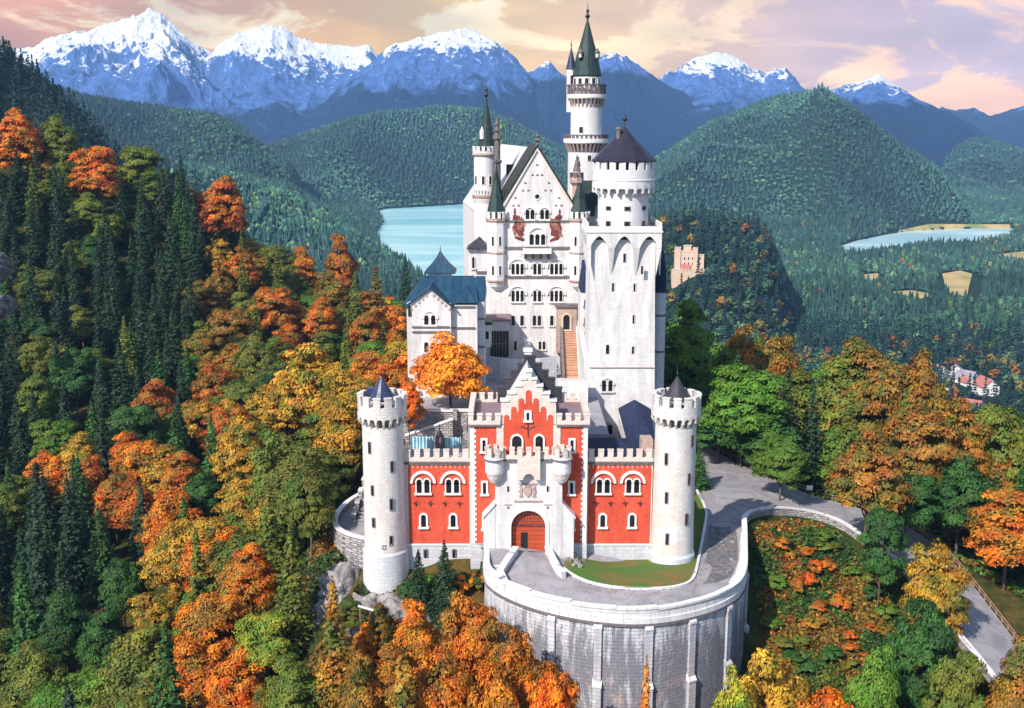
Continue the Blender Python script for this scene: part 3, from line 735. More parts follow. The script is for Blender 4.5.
# stepped red field with round heads
cols = [(503.8, 509.3, 414.5), (511.0, 516.5, 406.5), (518.3, 523.8, 398.0), (525.6, 531.4, 390.0), (533.0, 538.5, 398.0), (540.4, 546.0, 406.5), (547.6, 553.0, 414.5)]
zb = gz(482, YC); P = [(gx(503.8, 440, YC), zb)]
for i, (a, c_, t_) in enumerate(cols):
    A_, B_ = gx(a, 440, YC), gx(c_, 440, YC); rr = (B_ - A_) / 2; zt = gz(t_, YC) - rr
    if i: 
        low = min(zt, gz(cols[i - 1][2], YC) - rr) - 0.35
        P += [(gx(cols[i - 1][1], 440, YC), low), (A_, low)]
    P += [((A_ + B_) / 2 + rr * math.cos(math.pi * (1 - k / 6)), zt + rr * math.sin(math.pi * (1 - k / 6))) for k in range(7)]
P.append((gx(553, 440, YC), zb))
b.plate((0, YC, 0), FR, FN, P, -0.1, 0.07)
b.build('brick_facing', M['brick'], gh)
# front stepped gable
stp = [(501, 424), (501, 401.5), (508, 401.5), (508, 394), (515, 394), (515, 386.5), (521.5, 386.5), (521.5, 379.5), (526, 379.5), (526, 372), (531.5, 372), (531.5, 379.5), (536.5, 379.5), (536.5, 386.5), (542.5, 386.5), (542.5, 394), (549.5, 394), (549.5, 401.5), (556, 401.5), (556, 424)]
b = MB(); P = [(gx(a, c_, YC), gz(c_, YC)) for a, c_ in stp]
P[0] = (P[0][0], ztop - 0.1); P[-1] = (P[-1][0], ztop - 0.1)
b.plate((0, YC, 0), FR, FN, P, -0.9, 0.0)
gable = b.build('stepped_gable', M['sandstone'], gh)
b = MB()
for i in range(1, len(P) - 1):
    if abs(P[i][1] - P[i + 1][1]) < 0.01:
        x0, x1 = sorted((P[i][0], P[i + 1][0])); MB().box(x0 - 0.12, x1 + 0.12, YC - 0.16, YC + 1.05, P[i][1] + 0.002, P[i][1] + 0.26).build('coping_step', M['trim'], gable)
# rear stepped gable
YR = YB - 0.9
rst = [(503, 400), (503, 386), (498, 386), (498, 386)]
steps = [(497.5, 388.5), (504.5, 379), (511, 371.5), (517.5, 364.5), (524, 356.8)]
L_ = []
for i, (a, c_) in enumerate(steps):
    L_.append((a, c_)); 
    if i < 4: L_.append((steps[i + 1][0], c_))
R_ = [(528 + (528 - a) + 3.5, c_) for a, c_ in reversed(L_)]
P = [(gx(a, c_, YR), gz(c_, YR)) for a, c_ in L_ + R_]
P = [(P[0][0], ztop - 0.1)] + P + [(P[-1][0], ztop - 0.1)]
gable2 = MB().plate((0, YR + 0.8, 0), FR, FN, P, 0, 0.8).build('stepped_gable', M['slate'], gh)
b = MB()
for i in range(len(P) - 1):
    if abs(P[i][1] - P[i + 1][1]) < 0.01:
        x0, x1 = sorted((P[i][0], P[i + 1][0])); MB().box(x0 - 0.1, x1 + 0.1, YR - 0.1, YR + 0.9, P[i][1] + 0.002, P[i][1] + 0.14).build('coping_step', M['slate'], gable2)
# pitched roof between the gables
ridge_x = gx(528.5, 380, YC); zr_ = gz(377, YC); ex0, ex1 = gx(502, 420, YC), gx(555, 420, YC)
b = MB()
y0, y1 = YC + 0.95, YR - 0.05
for s_, ex in ((-1, ex0), (1, ex1)):
    b.add([(ex, y0, ztop + 0.3), (ridge_x, y0, zr_), (ridge_x, y1, zr_), (ex, y1, ztop + 0.3), (ex, y0, ztop + 0.05), (ridge_x, y0, zr_ - 0.25), (ridge_x, y1, zr_ - 0.25), (ex, y1, ztop + 0.05)],
          [(0,1,2,3),(4,7,6,5),(0,4,5,1),(3,2,6,7),(0,3,7,4)])
b.build('roof', M['sheet_pale'], gh)
# chimney stack on the ridge
ch = MB(); cxx, czz = gx(528, 365, YR), gz(352, YR)
ch.box(cxx - 0.5, cxx + 0.5, YR + 1.2, YR + 2.2, czz - 4, czz - 0.2); ch.box(cxx - 0.65, cxx + 0.65, YR + 1.05, YR + 2.35, czz - 0.2, czz + 0.15)
ch.build('chimney', M['trim'], gh)
# corner platforms with battlements
b = MB()
for x0, x1, nm in ((cl_, ex0 - 0.1, 0), (ex1 + 0.1, cr_, 1)):
    MB().box(x0 + 0.5, x1, YC + 0.5, YB - 0.5, ztop - 0.05, ztop + 0.15).build('platform_roof', M['flat_brown'], gh)
for x0, x1, y0_, y1_ in ((cl_ - 0.25, gx(500.5, 420, YC), cl_ - 0.25, cl_ + 0.35), (gx(556.5, 420, YC), cr_ + 0.25, cr_ - 0.35, cr_ + 0.25)):
    bt = MB()
    bt.box(x0, x1, YC - 0.3, YC + 0.4, ztop + 0.0, ztop + 0.45)
    merlons_x(bt, x0, x1, 4, YC - 0.3, YC + 0.4, ztop + 0.45, ztop + 1.25)
    bt.box(x0, x1, YB - 0.4, YB + 0.3, ztop + 0.0, ztop + 0.45)
    merlons_x(bt, x0, x1, 4, YB - 0.4, YB + 0.3, ztop + 0.45, ztop + 1.25)
    bt.box(y0_, y1_, YC + 0.402, YB - 0.402, ztop, ztop + 0.45); merlons_y(bt, YC + 1.2, YB - 1.0, 7, y0_, y1_, ztop + 0.45, ztop + 1.25)
    bt.build('battlement', M['sandstone'], gh)
for x0, x1 in ((cl_ - 0.3, gx(500.5, 420, YC)), (gx(556.5, 420, YC), cr_ + 0.3)):
    MB().box(x0, x1, YC - 0.38, YC - 0.01, ztop - 0.28, ztop - 0.003).build('cornice', M['trim_dark'], gh)
# quoins with toothed edge
for sd_ in (0, 1):
    b = MB(); k = 0; z = zpl
    while z < gz(427, YC):
        e_ = 0.22 if k % 2 else 0.0
        if sd_: b.box(gx(582.8, 480, YC) - e_, cr_ + 0.02, YC - 0.14, YC - 0.05, z, z + 0.36)
        else: b.box(cl_ - 0.02, gx(474.7, 480, YC) + e_, YC - 0.14, YC - 0.05, z, z + 0.36)
        z += 0.36; k += 1
    b.build('quoins', M['trim'], gh)
# plain pilasters either side of the gable field
for a, c_ in ((496.5, 503.6), (553.2, 560.3)): MB().box(gx(a, 440, YC), gx(c_, 440, YC), YC - 0.16, YC - 0.01, gz(470, YC), ztop - 0.3).build('pilaster', M['sandstone'], gh)
# windows of the middle block
for px, wpx in ((516.8, 9.6), (539.2, 7.6)): pwin(gh, YC - 0.08, px, 435.5, 451, wpx, sur=0.24, depth=0.2)
pwin(gh, YC - 0.08, 527.9, 412.5, 420, 2.8, kind='rect', sur=0.3)
for px, t_, b_ in ((484, 440, 451), (572, 440, 451), (484.5, 482.5, 493.5), (571.6, 482.5, 493.5), (485.5, 517, 528.5), (571.5, 517, 528.5)):
    pwin(gh, YC - 0.07, px, t_, b_, 3.2, kind='rect', sur=0.26)
# iron anchor ornament
b = MB(); x, z = gx(528, 428, YC), gz(428, YC)
b.tube([(x, YC - 0.15, z - 1.2), (x, YC - 0.15, z + 0.9)], 0.06); b.tube([(x - 0.9, YC - 0.15, z + 0.3), (x, YC - 0.15, z - 0.1), (x + 0.9, YC - 0.15, z + 0.3)], 0.06)
b.build('wall_anchor', M['iron'], gh)

# wings
ztw = gz(461, YW)
WB = 147.5
for (l_, r_, side) in ((405, 470.3, -1), (587.2, 652, 1)):
    x0, x1 = gx(l_, 500, YW), gx(r_, 500, YW)
    wi = MB(); wi.box(x0, x1, YW, YW + 0.4, -5, ztw - 0.28).box(x0, x1, YW + 0.4, WB, -5, ztw - (1.2 if side < 0 else 0.28)); wo = wi.build('wing_wall', M['trim'] if False else M['sandstone'], gh)
    fx0, fx1 = (gx(408.5, 500, YW), gx(469.2, 500, YW)) if side < 0 else (gx(588.2, 500, YW), gx(650.6, 500, YW))
    zpw = gz(543.3, YW)
    MB().plate((0, YW, 0), FR, FN, scallop(fx0, fx1, 13, zpw, gz(468.2, YW)), -0.1, 0.06).build('brick_facing', M['brick'], wo)
    MB().box(x0, x1, YW - 0.28, YW - 0.002, ztw - 0.26, ztw).box(x0, x1, YW - 0.22, YW - 0.002, ztw - 0.45, ztw - 0.263).build('cornice', M['trim_dark'], wo)
    p_ = MB().box(x0, x1, YW - 0.20, YW - 0.002, -5, zpw).build('plinth', M['plinth'], wo)
    MB().box(x0, x1, YW - 0.30, YW - 0.202, zpw - 0.22, zpw + 0.02).build('plinth_moulding', M['trim'], wo)
    bt = MB(); pa = ztw + 0.0
    bt.box(x0, x1, YW - 0.25, YW + 0.3, pa + 0.002, pa + 0.5); merlons_x(bt, x0 + 0.1, x1 - 0.2, 7, YW - 0.25, YW + 0.3, pa + 0.5, pa + 1.5)
    bt.build('battlement', M['sandstone'], wo)
    o1, o2 = (423.0, 452.6) if side < 0 else (603.4, 632.8)
    for px in (o1, o2):
        pwin(gh, YW - 0.06, px, 479, 492.5, 5.2, n=2, sur=0.17, hood=(2.75, 1.35, 0.36), sill=True, depth=0.2)
        pwin(gh, YW - 0.06, px + (0.5 if side < 0 else -0.6), 514.5, 526.5, 5.0, sur=0.26)
    for q in ((416, 430.7, 445.2, 459.8) if side < 0 else (596, 610.8, 625.3, 640)):
        x, z = W(q, 503.5, YW); b = MB()
        b.tube([(x, YW - 0.14, z - 0.35), (x, YW - 0.14, z + 0.35)], 0.07); b.tube([(x - 0.38, YW - 0.14, z + 0.12), (x, YW - 0.14, z + 0.02), (x + 0.38, YW - 0.14, z + 0.12)], 0.07)
        b.build('wall_anchor', M['iron'], gh)
    for q in ((425.5, 454) if side < 0 else ()):
        pwin(gh, YW - 0.2, q, 550, 557, 2.2, kind='rect', sur=0.14, mat='trim_dark', sill=False)
    if side > 0:                           # the right wing carries a lean-to roof of dark sheet
        zf = gz(438, WB)
        b = MB().add([(x0, YW + 0.8, ztw + 0.15), (x1, YW + 0.8, ztw + 0.15), (x1, WB, zf), (x0, WB, zf), (x0, YW + 0.8, ztw - 0.2), (x1, YW + 0.8, ztw - 0.2), (x1, WB, ztw - 0.2), (x0, WB, ztw - 0.2)],
                     [(0,1,2,3),(4,7,6,5),(0,4,5,1),(1,5,6,2),(2,6,7,3),(3,7,4,0)])
        b.build('roof', M['sheet_navy'], wo)
        MB().box(gx(641, 450, YW + 1), x1, YW + 0.5, YW + 3, ztw, gz(439, YW + 1)).build('chimney', M['trim_tan'], wo)
    else:
        MB().box(x0, x1, YW + 0.41, WB, ztw - 1.19, ztw - 1.0).build('platform_roof', M['court'], wo)

# portal block
YP = 135.3
px0, px1 = gx(495.2, 500, YP), gx(562.2, 500, YP)
zt = gz(458.5, YP); zg = 1.15
dcx = gx(528.2, 540, YP); dw = (gx(545.3, 540, YP) - gx(511.2, 540, YP)); dh = gz(509, YP) - zg - 0.2
hw = dw / 2
P = [(px0, -2), (px0, zt), (px1, zt), (px1, -2), (dcx + hw, -2)] 
P += [(dcx + hw * math.cos(math.pi * i / 16), zg + dh - hw + hw * math.sin(math.pi * i / 16)) for i in range(17)]
P += [(dcx - hw, -2)]
po = MB().plate((0, YP, 0), FR, FN, P, -(YC - YP) + 0.05, 0).build('portal', M['white_flat'], gh)
a0 = [(dcx + (hw + 0.5) * math.cos(math.pi * (1 - i / 16)), zg + dh - hw + (hw + 0.5) * math.sin(math.pi * (1 - i / 16))) for i in range(17)]
a1 = [(dcx + hw * math.cos(math.pi * (1 - i / 16)), zg + dh - hw + hw * math.sin(math.pi * (1 - i / 16))) for i in range(17)]
MB().ring((0, YP, 0), FR, FN, [(a0[0][0], zg)] + a0 + [(a0[-1][0], zg)], [(a1[0][0], zg)] + a1 + [(a1[-1][0], zg)], 0.003, 0.12).build('arch_moulding', M['trim'], po)
# gate doors
m, t, bb = newmat('red_gate_boards'); N = NT(t); g = N.n('ShaderNodeNewGeometry'); sp = N.n('ShaderNodeSeparateXYZ'); N.l(g.outputs['Position'], sp.inputs[0])
br = N.n('ShaderNodeTexBrick'); N.l(N.comb(sp.outputs[0], sp.outputs[2], 0), br.inputs[0])
br.inputs['Scale'].default_value = 1; br.inputs['Brick Width'].default_value = 0.42; br.inputs['Row Height'].default_value = 0.42; br.inputs['Mortar Size'].default_value = 0.04; br.offset = 0
br.inputs['Color1'].default_value = (0.36, 0.06, 0.018, 1); br.inputs['Color2'].default_value = (0.28, 0.045, 0.014, 1); br.inputs['Mortar'].default_value = (0.14, 0.02, 0.008, 1)
N.l(br.outputs[0], bb.inputs['Base Color']); bb.inputs['Roughness'].default_value = 0.6; M['gate'] = m
m2 = m.copy(); m2.name = 'red_gate_planks'; q = [x for x in m2.node_tree.nodes if x.bl_idname == 'ShaderNodeTexBrick'][0]; q.inputs['Brick Width'].default_value = 9; q.inputs['Row Height'].default_value = 0.62; q.inputs['Color1'].default_value = (0.46, 0.065, 0.015, 1); q.inputs['Color2'].default_value = (0.38, 0.05, 0.012, 1); M['gate2'] = m2
yd = YP + 0.75; hz_ = zg + dh - hw - 0.1
MB().plate((0, yd, 0), FR, FN, [(dcx - hw, hz_)] + [(dcx - hw * math.cos(math.pi * i / 16), hz_ + 0.1 + hw * math.sin(math.pi * i / 16)) for i in range(17)] + [(dcx + hw, hz_)], -0.1, 0.05).build('gate_tympanum', M['gate'], gh)
gd = MB().box(dcx - hw, dcx + hw, yd, yd + 0.2, zg - 0.4, hz_ - 0.003).build('gate_door', M['gate2'], gh)
MB().box(dcx - hw, dcx + hw, yd - 0.12, yd - 0.003, hz_ - 0.14, hz_ + 0.12).build('door_rail', M['paint_red'], gd)
wk0, wk1 = gx(520.8, 540, YP), gx(527.6, 540, YP)
MB().box(wk0, wk1, yd - 0.06, yd - 0.003, zg, zg + 2.35).build('wicket_door', M['glass'], gd)
# battlement, central box, crest
b = MB(); b.box(px0, px1, YP - 0.35, YP + 0.35, zt + 0.002, zt + 0.5)
merlons_x(b, gx(501, 450, YP), gx(557, 450, YP), 7, YP - 0.35, YP + 0.35, zt + 0.5, zt + 1.35)
b.build('battlement', M['sandstone'], po)
MB().box(px0, px1, YP - 0.42, YP - 0.003, zt - 0.24, zt - 0.003).build('cornice', M['trim_dark'], po)
bx0, bx1 = gx(517.3, 470, YP - 1.0), gx(540.2, 470, YP - 1.0); bzb = gz(480, YP - 1)
P = [(bx0, bzb), (bx0, zt + 0.55), (bx1, zt + 0.55), (bx1, bzb), (bx1 - 0.75, bzb)] + [((bx0 + bx1) / 2 + (bx1 - bx0 - 1.5) / 2 * math.cos(math.pi * i / 8), bzb + 0.85 * math.sin(math.pi * i / 8)) for i in range(9)] + [(bx0 + 0.75, bzb)]
bo = MB().plate((0, YP - 0.02, 0), FR, FN, P, 0, 1.0)
merlons_x(bo, bx0, bx1, 3, YP - 1.02, YP - 0.55, zt + 0.55, zt + 1.5)
bo.build('machicolation', M['sandstone'], po)
# coat of arms : a plain relief shield with supporters
x, z = W(527.5, 491.5, YP); b = MB()
b.plate((x, YP, z), FR, FN, [(-0.5, 0.55), (0.5, 0.55), (0.5, -0.1), (0.28, -0.5), (0, -0.72), (-0.28, -0.5), (-0.5, -0.1)], 0, 0.18)
for s_ in (-1, 1):
    b.plate((x, YP, z), FR, FN, [(s_ * 0.6, -0.7), (s_ * 0.75, -0.1), (s_ * 0.62, 0.35), (s_ * 0.8, 0.85), (s_ * 1.05, 0.75), (s_ * 1.0, 0.4), (s_ * 1.2, 0.0), (s_ * 1.0, -0.3), (s_ * 1.1, -0.72)], 0, 0.14)
b.plate((x, YP, z), FR, FN, [(-0.4, 0.6), (-0.45, 1.0), (-0.2, 0.8), (0, 1.1), (0.2, 0.8), (0.45, 1.0), (0.4, 0.6)], 0, 0.16)
b.build('coat_of_arms', M['trim_tan'], po)
for a_, c_, t_, b_, d_ in ((514, 542, 500.3, 501.5, .16), (519, 537, 483, 484.3, .16), (504, 512, 504.3, 504.9, .1), (543.5, 552, 504.3, 504.9, .1)):
    MB().box(gx(a_, 501, YP), gx(c_, 501, YP), YP - d_, YP - 0.002, gz(b_, YP), gz(t_, YP)).build('string_course', M['trim_tan'], po)
for q in (508.2, 547.8):
    pwin(gh, YP, q, 486, 491.5, 2.0, kind='rect', sur=0.1, mat='sandstone', sill=False, depth=0.06)
    pwin(gh, YP, q, 506.5, 508.5, 1.6, kind='rect', sur=0.08, mat='sandstone', sill=False, depth=0.05)
# two corner bartizans
for q in (494.6, 561.8):
    x = gx(q, 470, YP - 0.2); y = YP - 0.15; r = 9.6 * mpp(YP, 12)
    z0 = gz(482.5, YP); z1 = gz(464, YP); z2 = gz(459, YP)
    b = MB().lathe(x, y, [(0.1, z0 - 0.1), (r * 0.45, z0 + 0.15), (r * 0.72, z0 + 0.75), (r * 0.8, z0 + 1.1), (r * 0.97, z0 + 1.5), (r * 0.97, z2), (r * 0.97 + 0.14, z2 + 0.02), (r * 0.97 + 0.14, z2 + 0.3), (r, z2 + 0.32), (r, z2 + 0.5), (r - 0.35, z2 + 0.5), (r - 0.35, z2 + 0.1), (0.05, z2 + 0.1)], 24, cap=False)
    o = b.build('bartizan', M['white_round'], gh)
    b = MB(); merlons_round(b, x, y, r - 0.36, r + 0.02, 7, z2 + 0.5, z2 + 1.55, ph=0.3); b.build('battlement', M['sandstone'], o)
    b = MB(); corbels_round(b, x, y, r * 0.66, r * 1.0, 9, z0 + 0.7, z0 + 1.7, 0.5, 0.15); b.build('corbels', M['sandstone'], o)
    MB().lathe(x, y, [(r + 0.15, z2 + 0.03), (r + 0.22, z2 + 0.06), (r + 0.22, z2 + 0.2), (r + 0.15, z2 + 0.24)], 24).build('string_course', M['trim_dark'], o)
# splayed buttresses of the portal
for s_, q in ((-1, 495.2), (1, 562.2)):
    xi = gx(q, 520, YP); xo = xi + s_ * 1.55
    zt1 = gz(504.5, YP); zt2 = gz(518, YP)
    b = MB().add([(xi, YP - 0.05, zt1), (xo, YP - 0.05, zt2), (xo, YP - 0.05, -3), (xi, YP - 0.05, -3), (xi, YC + 0.1, zt1), (xo, YC + 0.1, zt2), (xo, YC + 0.1, -3), (xi, YC + 0.1, -3)],
                 [(0,1,2,3),(7,6,5,4),(0,4,5,1),(1,5,6,2)])
    b.build('buttress', M['white_flat'], gh)
    c_ = MB().add([(xi, YP - 0.25, zt1 + 0.02), (xo + s_ * 0.2, YP - 0.25, zt2 - 0.1), (xo + s_ * 0.2, YC + 0.1, zt2 - 0.1), (xi, YC + 0.1, zt1 + 0.02), (xi, YP - 0.25, zt1 + 0.25), (xo + s_ * 0.2, YP - 0.25, zt2 + 0.15), (xo + s_ * 0.2, YC + 0.1, zt2 + 0.15), (xi, YC + 0.1, zt1 + 0.25)],
                  [(3,2,1,0),(4,5,6,7),(0,1,5,4),(1,2,6,5),(2,3,7,6),(3,0,4,7)])
    c_.build('coping', M['trim'], gh)

# ------------------------------------------------------------------ the two round gate towers
def gate_tower(name, label, pxt, pxb, zb, slits):
    Y = 138.4
    zt = W(500, 404, Y)[1]                      # foot of the merlons
    x = W(pxt, 450, Y)[0]
    r = 20.6 * mpp(Y, 12)
    t_ = thing(name, label, 'tower', (x, Y, zb - 3))
    zs = W(500, 548 if pxt < 500 else 553, Y)[1] if pxt < 500 else W(500, 551, Y)[1]
    ro = 24.4 * mpp(Y, zt)
    MB().lathe(x, Y, [(r * 1.05, zs), (r * 1.02, zs + 4), (r, zs + 8), (r * 0.985, zt - 2.6)], 48).build('shaft', M['tower_round'], t_)
    MB().lathe(x, Y, [(r * 1.19, zb - 3), (r * 1.12, zs - 0.5), (r * 1.12, zs), (r * 1.05, zs + 0.28), (r * 0.9, zs + 0.29)], 48).build('base', M['base_round'], t_)
    b = MB().lathe(x, Y, [(r * 0.99, zt - 0.95), (ro, zt - 0.95), (ro, zt + 0.15), (ro - 0.5, zt + 0.15), (ro - 0.5, zt - 0.25), (r * 0.4, zt - 0.25)], 48, cap=False)
    ring_arches(b, x, Y, ro + 0.01, 20, zt - 2.0, zt - 0.9, 0.55)
    corbels_round(b, x, Y, r * 0.97, ro - 0.03, 20, zt - 2.75, zt - 1.7, 0.36, math.pi / 20 - 0.05)
    c_ = b.build('corbel_gallery', M['tower_round'], t_)
    b = MB(); merlons_round(b, x, Y, ro - 0.5, ro, 13, zt + 0.15, zt + 1.35, 0.62, 0.1)
    b.build('battlement', M['tower_round'], t_)
    rr = 13.6 * mpp(Y, zt); rz = W(500, 402, Y)[1] + 0.3; ra = W(500, 376, Y)[1]
    MB().lathe(x, Y, [(rr * 0.92, rz - 0.4), (rr * 0.92, rz + 0.3)], 24).build('turret_wall', M['tower_round'], t_)
    cone_roof(t_, x, Y, rr, rz + 0.3, ra, 'slate_blue' if pxt < 500 else 'slate', 16, prof=[(rr, rz + 0.2), (rr + 0.05, rz + 0.3), (rr * 0.66, rz + (ra - rz) * 0.40), (rr * 0.32, rz + (ra - rz) * 0.72), (0.04, ra)])
    finial(t_, x, Y, ra, 1.1, 0.07)
    for ang, py, h in slits:
        z = W(500, py, Y)[1]; slit(t_, x, Y, r * (1.0 if py < 500 else 1.03), ang, z, 0.30, h * 0.9)
    return t_, x, Y, r, zt, ro
lt = gate_tower('round_tower', 'round stone tower at the left end of the gatehouse, beside the rock, blue cone roof', 383.3, 388, -6.0,
    [(-33, 448, 1.6), (30, 466, 1.5), (-27, 489, 1.4), (25, 503, 1.6), (-25, 520, 1.3), (22, 538, 1.4), (3, 541, 0.5)])
rt = gate_tower('round_tower', 'round white stone tower at the right end of the red gatehouse beside the driveway', 675.0, 669, -3.0,
    [(-32, 459, 1.6), (44, 442, 1.6), (-28, 497, 1.6), (36, 479, 1.6), (30, 518, 1.6), (-22, 537, 1.6)])
finial(rt[0], rt[1], rt[2], W(500, 376, 138.4)[1], 1.8, 0.07)
# stair hood on the left tower roof
z = lt[4]; MB().box(lt[1] - 2.1, lt[1] - 0.9, 138.4 + 0.6, 138.4 + 2.0, z - 0.3, z + 1.9).build('stair_hood', M['slate_blue'], lt[0])
# ------------------------------------------------------------------ palas (main hall) with its corner turrets
YF = 195.0
fx = lambda px, py=300, Y=YF: W(px, py, Y)[0]
fz = lambda py, Y=YF: W(537, py, Y)[1]
pa = thing('main_hall', 'tall white castle hall with steep gable, arched windows and a balcony, behind the square tower', 'castle hall', (fx(537), YF, 8))
SH = -7.0                                         # how far the far end swings to the left
YE = 246.0
xl, xr = fx(489.5), fx(590)
apx, apz = fx(537.2, 147), fz(148.5)
ex_l, ex_r, ez = fx(502.3, 206), fx(572.6, 206), fz(205.5)
ew = fz(217)
def sheared(y): return SH * (y - YF) / (YE - YF)
# walls
b = MB()
P = [(xl, 4), (xl, ew), (ex_l, ew), (ex_l, ez), (apx, apz), (ex_r, ez), (ex_r, ew), (xr, ew), (xr, 4)]
b.plate((0, YF, 0), FR, FN, P, -1.1, 0)
V = [(xl, YF + 1.1, 4), (xr, YF + 1.1, 4), (xr + SH, YE, 4), (xl + SH, YE, 4), (xl, YF + 1.1, ew - 0.5), (xr, YF + 1.1, ew - 0.5), (xr + SH, YE, ew - 0.5), (xl + SH, YE, ew - 0.5)]
b.add(V, [(0,3,2,1),(4,5,6,7),(0,1,5,4),(1,2,6,5),(2,3,7,6),(3,0,4,7)])
b.build('wall', M['white_flat'], pa)
# rake of the front gable (raised verge, dark sheet colour that also carries its shade)
b = MB()
for s_, ex in ((-1, ex_l), (1, ex_r)):
    o_ = s_ * 0.55
    V = []
    for y in (YF - 0.35, YF + 9.0):
        dx = sheared(y)
        V += [(ex + o_ * 1.6 + dx, y, ez - 0.55), (apx + dx, y, apz + 0.75), (apx + dx, y, apz + 0.25), (ex + o_ * 0.6 + dx, y, ez - 0.35)]
    b.add(V, [(0,1,2,3),(7,6,5,4),(0,4,5,1),(1,5,6,2),(2,6,7,3),(3,7,4,0)])
b.build('gable_roof', M['sheet_dark'], pa)
b = MB()
for s_, ex in ((-1, ex_l), (1, ex_r)):
    V = []
    for y in (YF - 0.30, YF - 0.003):
        V += [(ex + s_ * 0.25, y, ez - 0.2), (apx, y, apz + 0.22), (apx, y, apz - 0.35), (ex - s_ * 0.15, y, ez - 0.5)]
    b.add(V, [(0,1,2,3),(7,6,5,4),(0,4,5,1),(1,5,6,2),(2,6,7,3),(3,7,4,0)])
b.build('gable_moulding', M['sandstone'], pa)
b = MB()
for s_, ex, ox in ((-1, ex_l, xl), (1, ex_r, xr)):
    V = []
    for y in (YF + 9.002, YE):
        dx = sheared(y)
        V += [(ox + dx, y, ew - 0.6), (apx + dx, y, apz + 0.1), (apx + dx, y, apz - 0.3), (ox + dx, y, ew - 1.0)]
    MB().add(V, [(0,1,2,3),(7,6,5,4),(0,4,5,1),(1,5,6,2),(2,6,7,3),(3,7,4,0)]).build('roof', M['sheet_pale' if s_ < 0 else 'sheet_dark'], pa)  # left slope paler as if sunlit: the light is put into its sheet colour
# dormer on the left slope
b = MB(); dx = sheared(YF + 14); xd = fx(511.5, 165, YF + 14); zd = fz(166, YF + 14)
b.box(xd - 1.0, xd + 1.6, YF + 13, YF + 15, zd - 2.2, zd + 0.3); b.build('dormer', M['sheet_dark'], pa)
# statues on the ridge ends : an apex finial in front, a green bronze knight behind
finial(pa, apx, YF + 0.2, apz + 0.7, 2.6, 0.34, 'apex_finial', 'trim_dark')
sx = apx + sheared(YE - 1); b = MB()
zk = apz + 0.2
b.lathe(sx, YE - 1, [(0.7, zk - 0.6), (0.7, zk + 0.5), (0.35, zk + 0.6)], 10)
b.tube([(sx - 0.2, YE - 1, zk + 0.5), (sx - 0.15, YE - 1, zk + 2.2), (sx, YE - 1, zk + 3.4)], 0.35, 8, 0.5); b.tube([(sx + 0.25, YE - 1, zk + 0.5), (sx + 0.15, YE - 1, zk + 2.2)], 0.3, 8)
b.tube([(sx, YE - 1, zk + 3.3), (sx, YE - 1, zk + 4.4)], 0.55, 8, 0.3); b.lathe(sx, YE - 1, [(0.05, zk + 4.3), (0.32, zk + 4.6), (0.3, zk + 4.9), (0.02, zk + 5.2)], 8)
b.tube([(sx + 0.4, YE - 1, zk + 4.0), (sx + 1.0, YE - 1, zk + 3.3)], 0.18, 6); b.tube([(sx + 1.0, YE - 1.2, zk + 0.6), (sx + 1.0, YE - 1.2, zk + 5.6)], 0.08, 6)
b.build('ridge_statue', M['bronze'], pa)
# windows by storeys
TR = [(517.6, 3), (537.2, 2), (556.4, 3)]
for yt, yb in ((263.5, 274.3), (290.4, 301.3)):
    for px, n in TR:
        hw_ = 3.1 if n == 3 else 2.2
        pwin(pa, YF, px, yt, yb, 3.3, n=n, sur=0.11, mat='trim', hood=(hw_, 1.15, 0.22), depth=0.2, sill=True)
pwin(pa, YF, 537.4, 234, 244.8, 4.3, n=3, sur=0.13, depth=0.2, hood=(3.0, 1.5, 0.16))
for px in (530.0, 544.6): pwin(pa, YF, px, 209.5, 219, 3.9, n=2, sur=0.09, depth=0.2, hood=(2.0, 1.0, 0.16))
for px, n in ((513.2, 1), (522, 1), (536.9, 2), (551.8, 1)): pwin(pa, YF, px, 315.3, 325.4, 3.4, n=n, sur=0.14, mat='white_flat', depth=0.12)
pwin(pa, YF, 542.0, 341.3, 349.3, 2.6, n=2, sur=0.13, mat='white_flat', depth=0.12)
pwin(pa, YF, 515.4, 341, 350, 2.6, n=1, sur=0.13, mat='white_flat', depth=0.12)
x, z = W(537.2, 196.5, YF); MB().ring((x, YF, z), FR, FN, [(0.62 * math.cos(-t * math.pi / 8), 0.62 * math.sin(-t * math.pi / 8)) for t in range(16)], [(0.42 * math.cos(-t * math.pi / 8), 0.42 * math.sin(-t * math.pi / 8)) for t in range(16)], -0.05, 0.12).build('round_window', M['trim'], pa)
MB().plate((x, YF, z), FR, FN, [(0.43 * math.cos(-t * math.pi / 8), 0.43 * math.sin(-t * math.pi / 8)) for t in range(16)], -0.05, 0.04).build('pane', M['glass'], pa)
for (q, y) in ((537.3, 165), (532.5, 175), (537.3, 175), (542, 175), (525.5, 183), (549, 183), (523, 190.5), (528.5, 190.5), (545.5, 190.5), (551, 190.5), (515.5, 198), (559, 198), (513.5, 205.5), (518.5, 205.5), (556, 205.5), (561.5, 205.5)):
    x, z = W(q, y, YF); MB().box(x - 0.2, x + 0.2, YF - 0.06, YF - 0.002, z - 0.14, z + 0.14).build('vent', M['trim_dark'], pa)
for py, th in ((246.6, 0.4), (275.4, 0.42), (220.2, 0.26)):
    z = fz(py); MB().box(xl if py > 230 else fx(505), xr if py > 230 else fx(570), YF - 0.28, YF - 0.003, z - th, z).build('string_course', M['trim_dark'], pa)
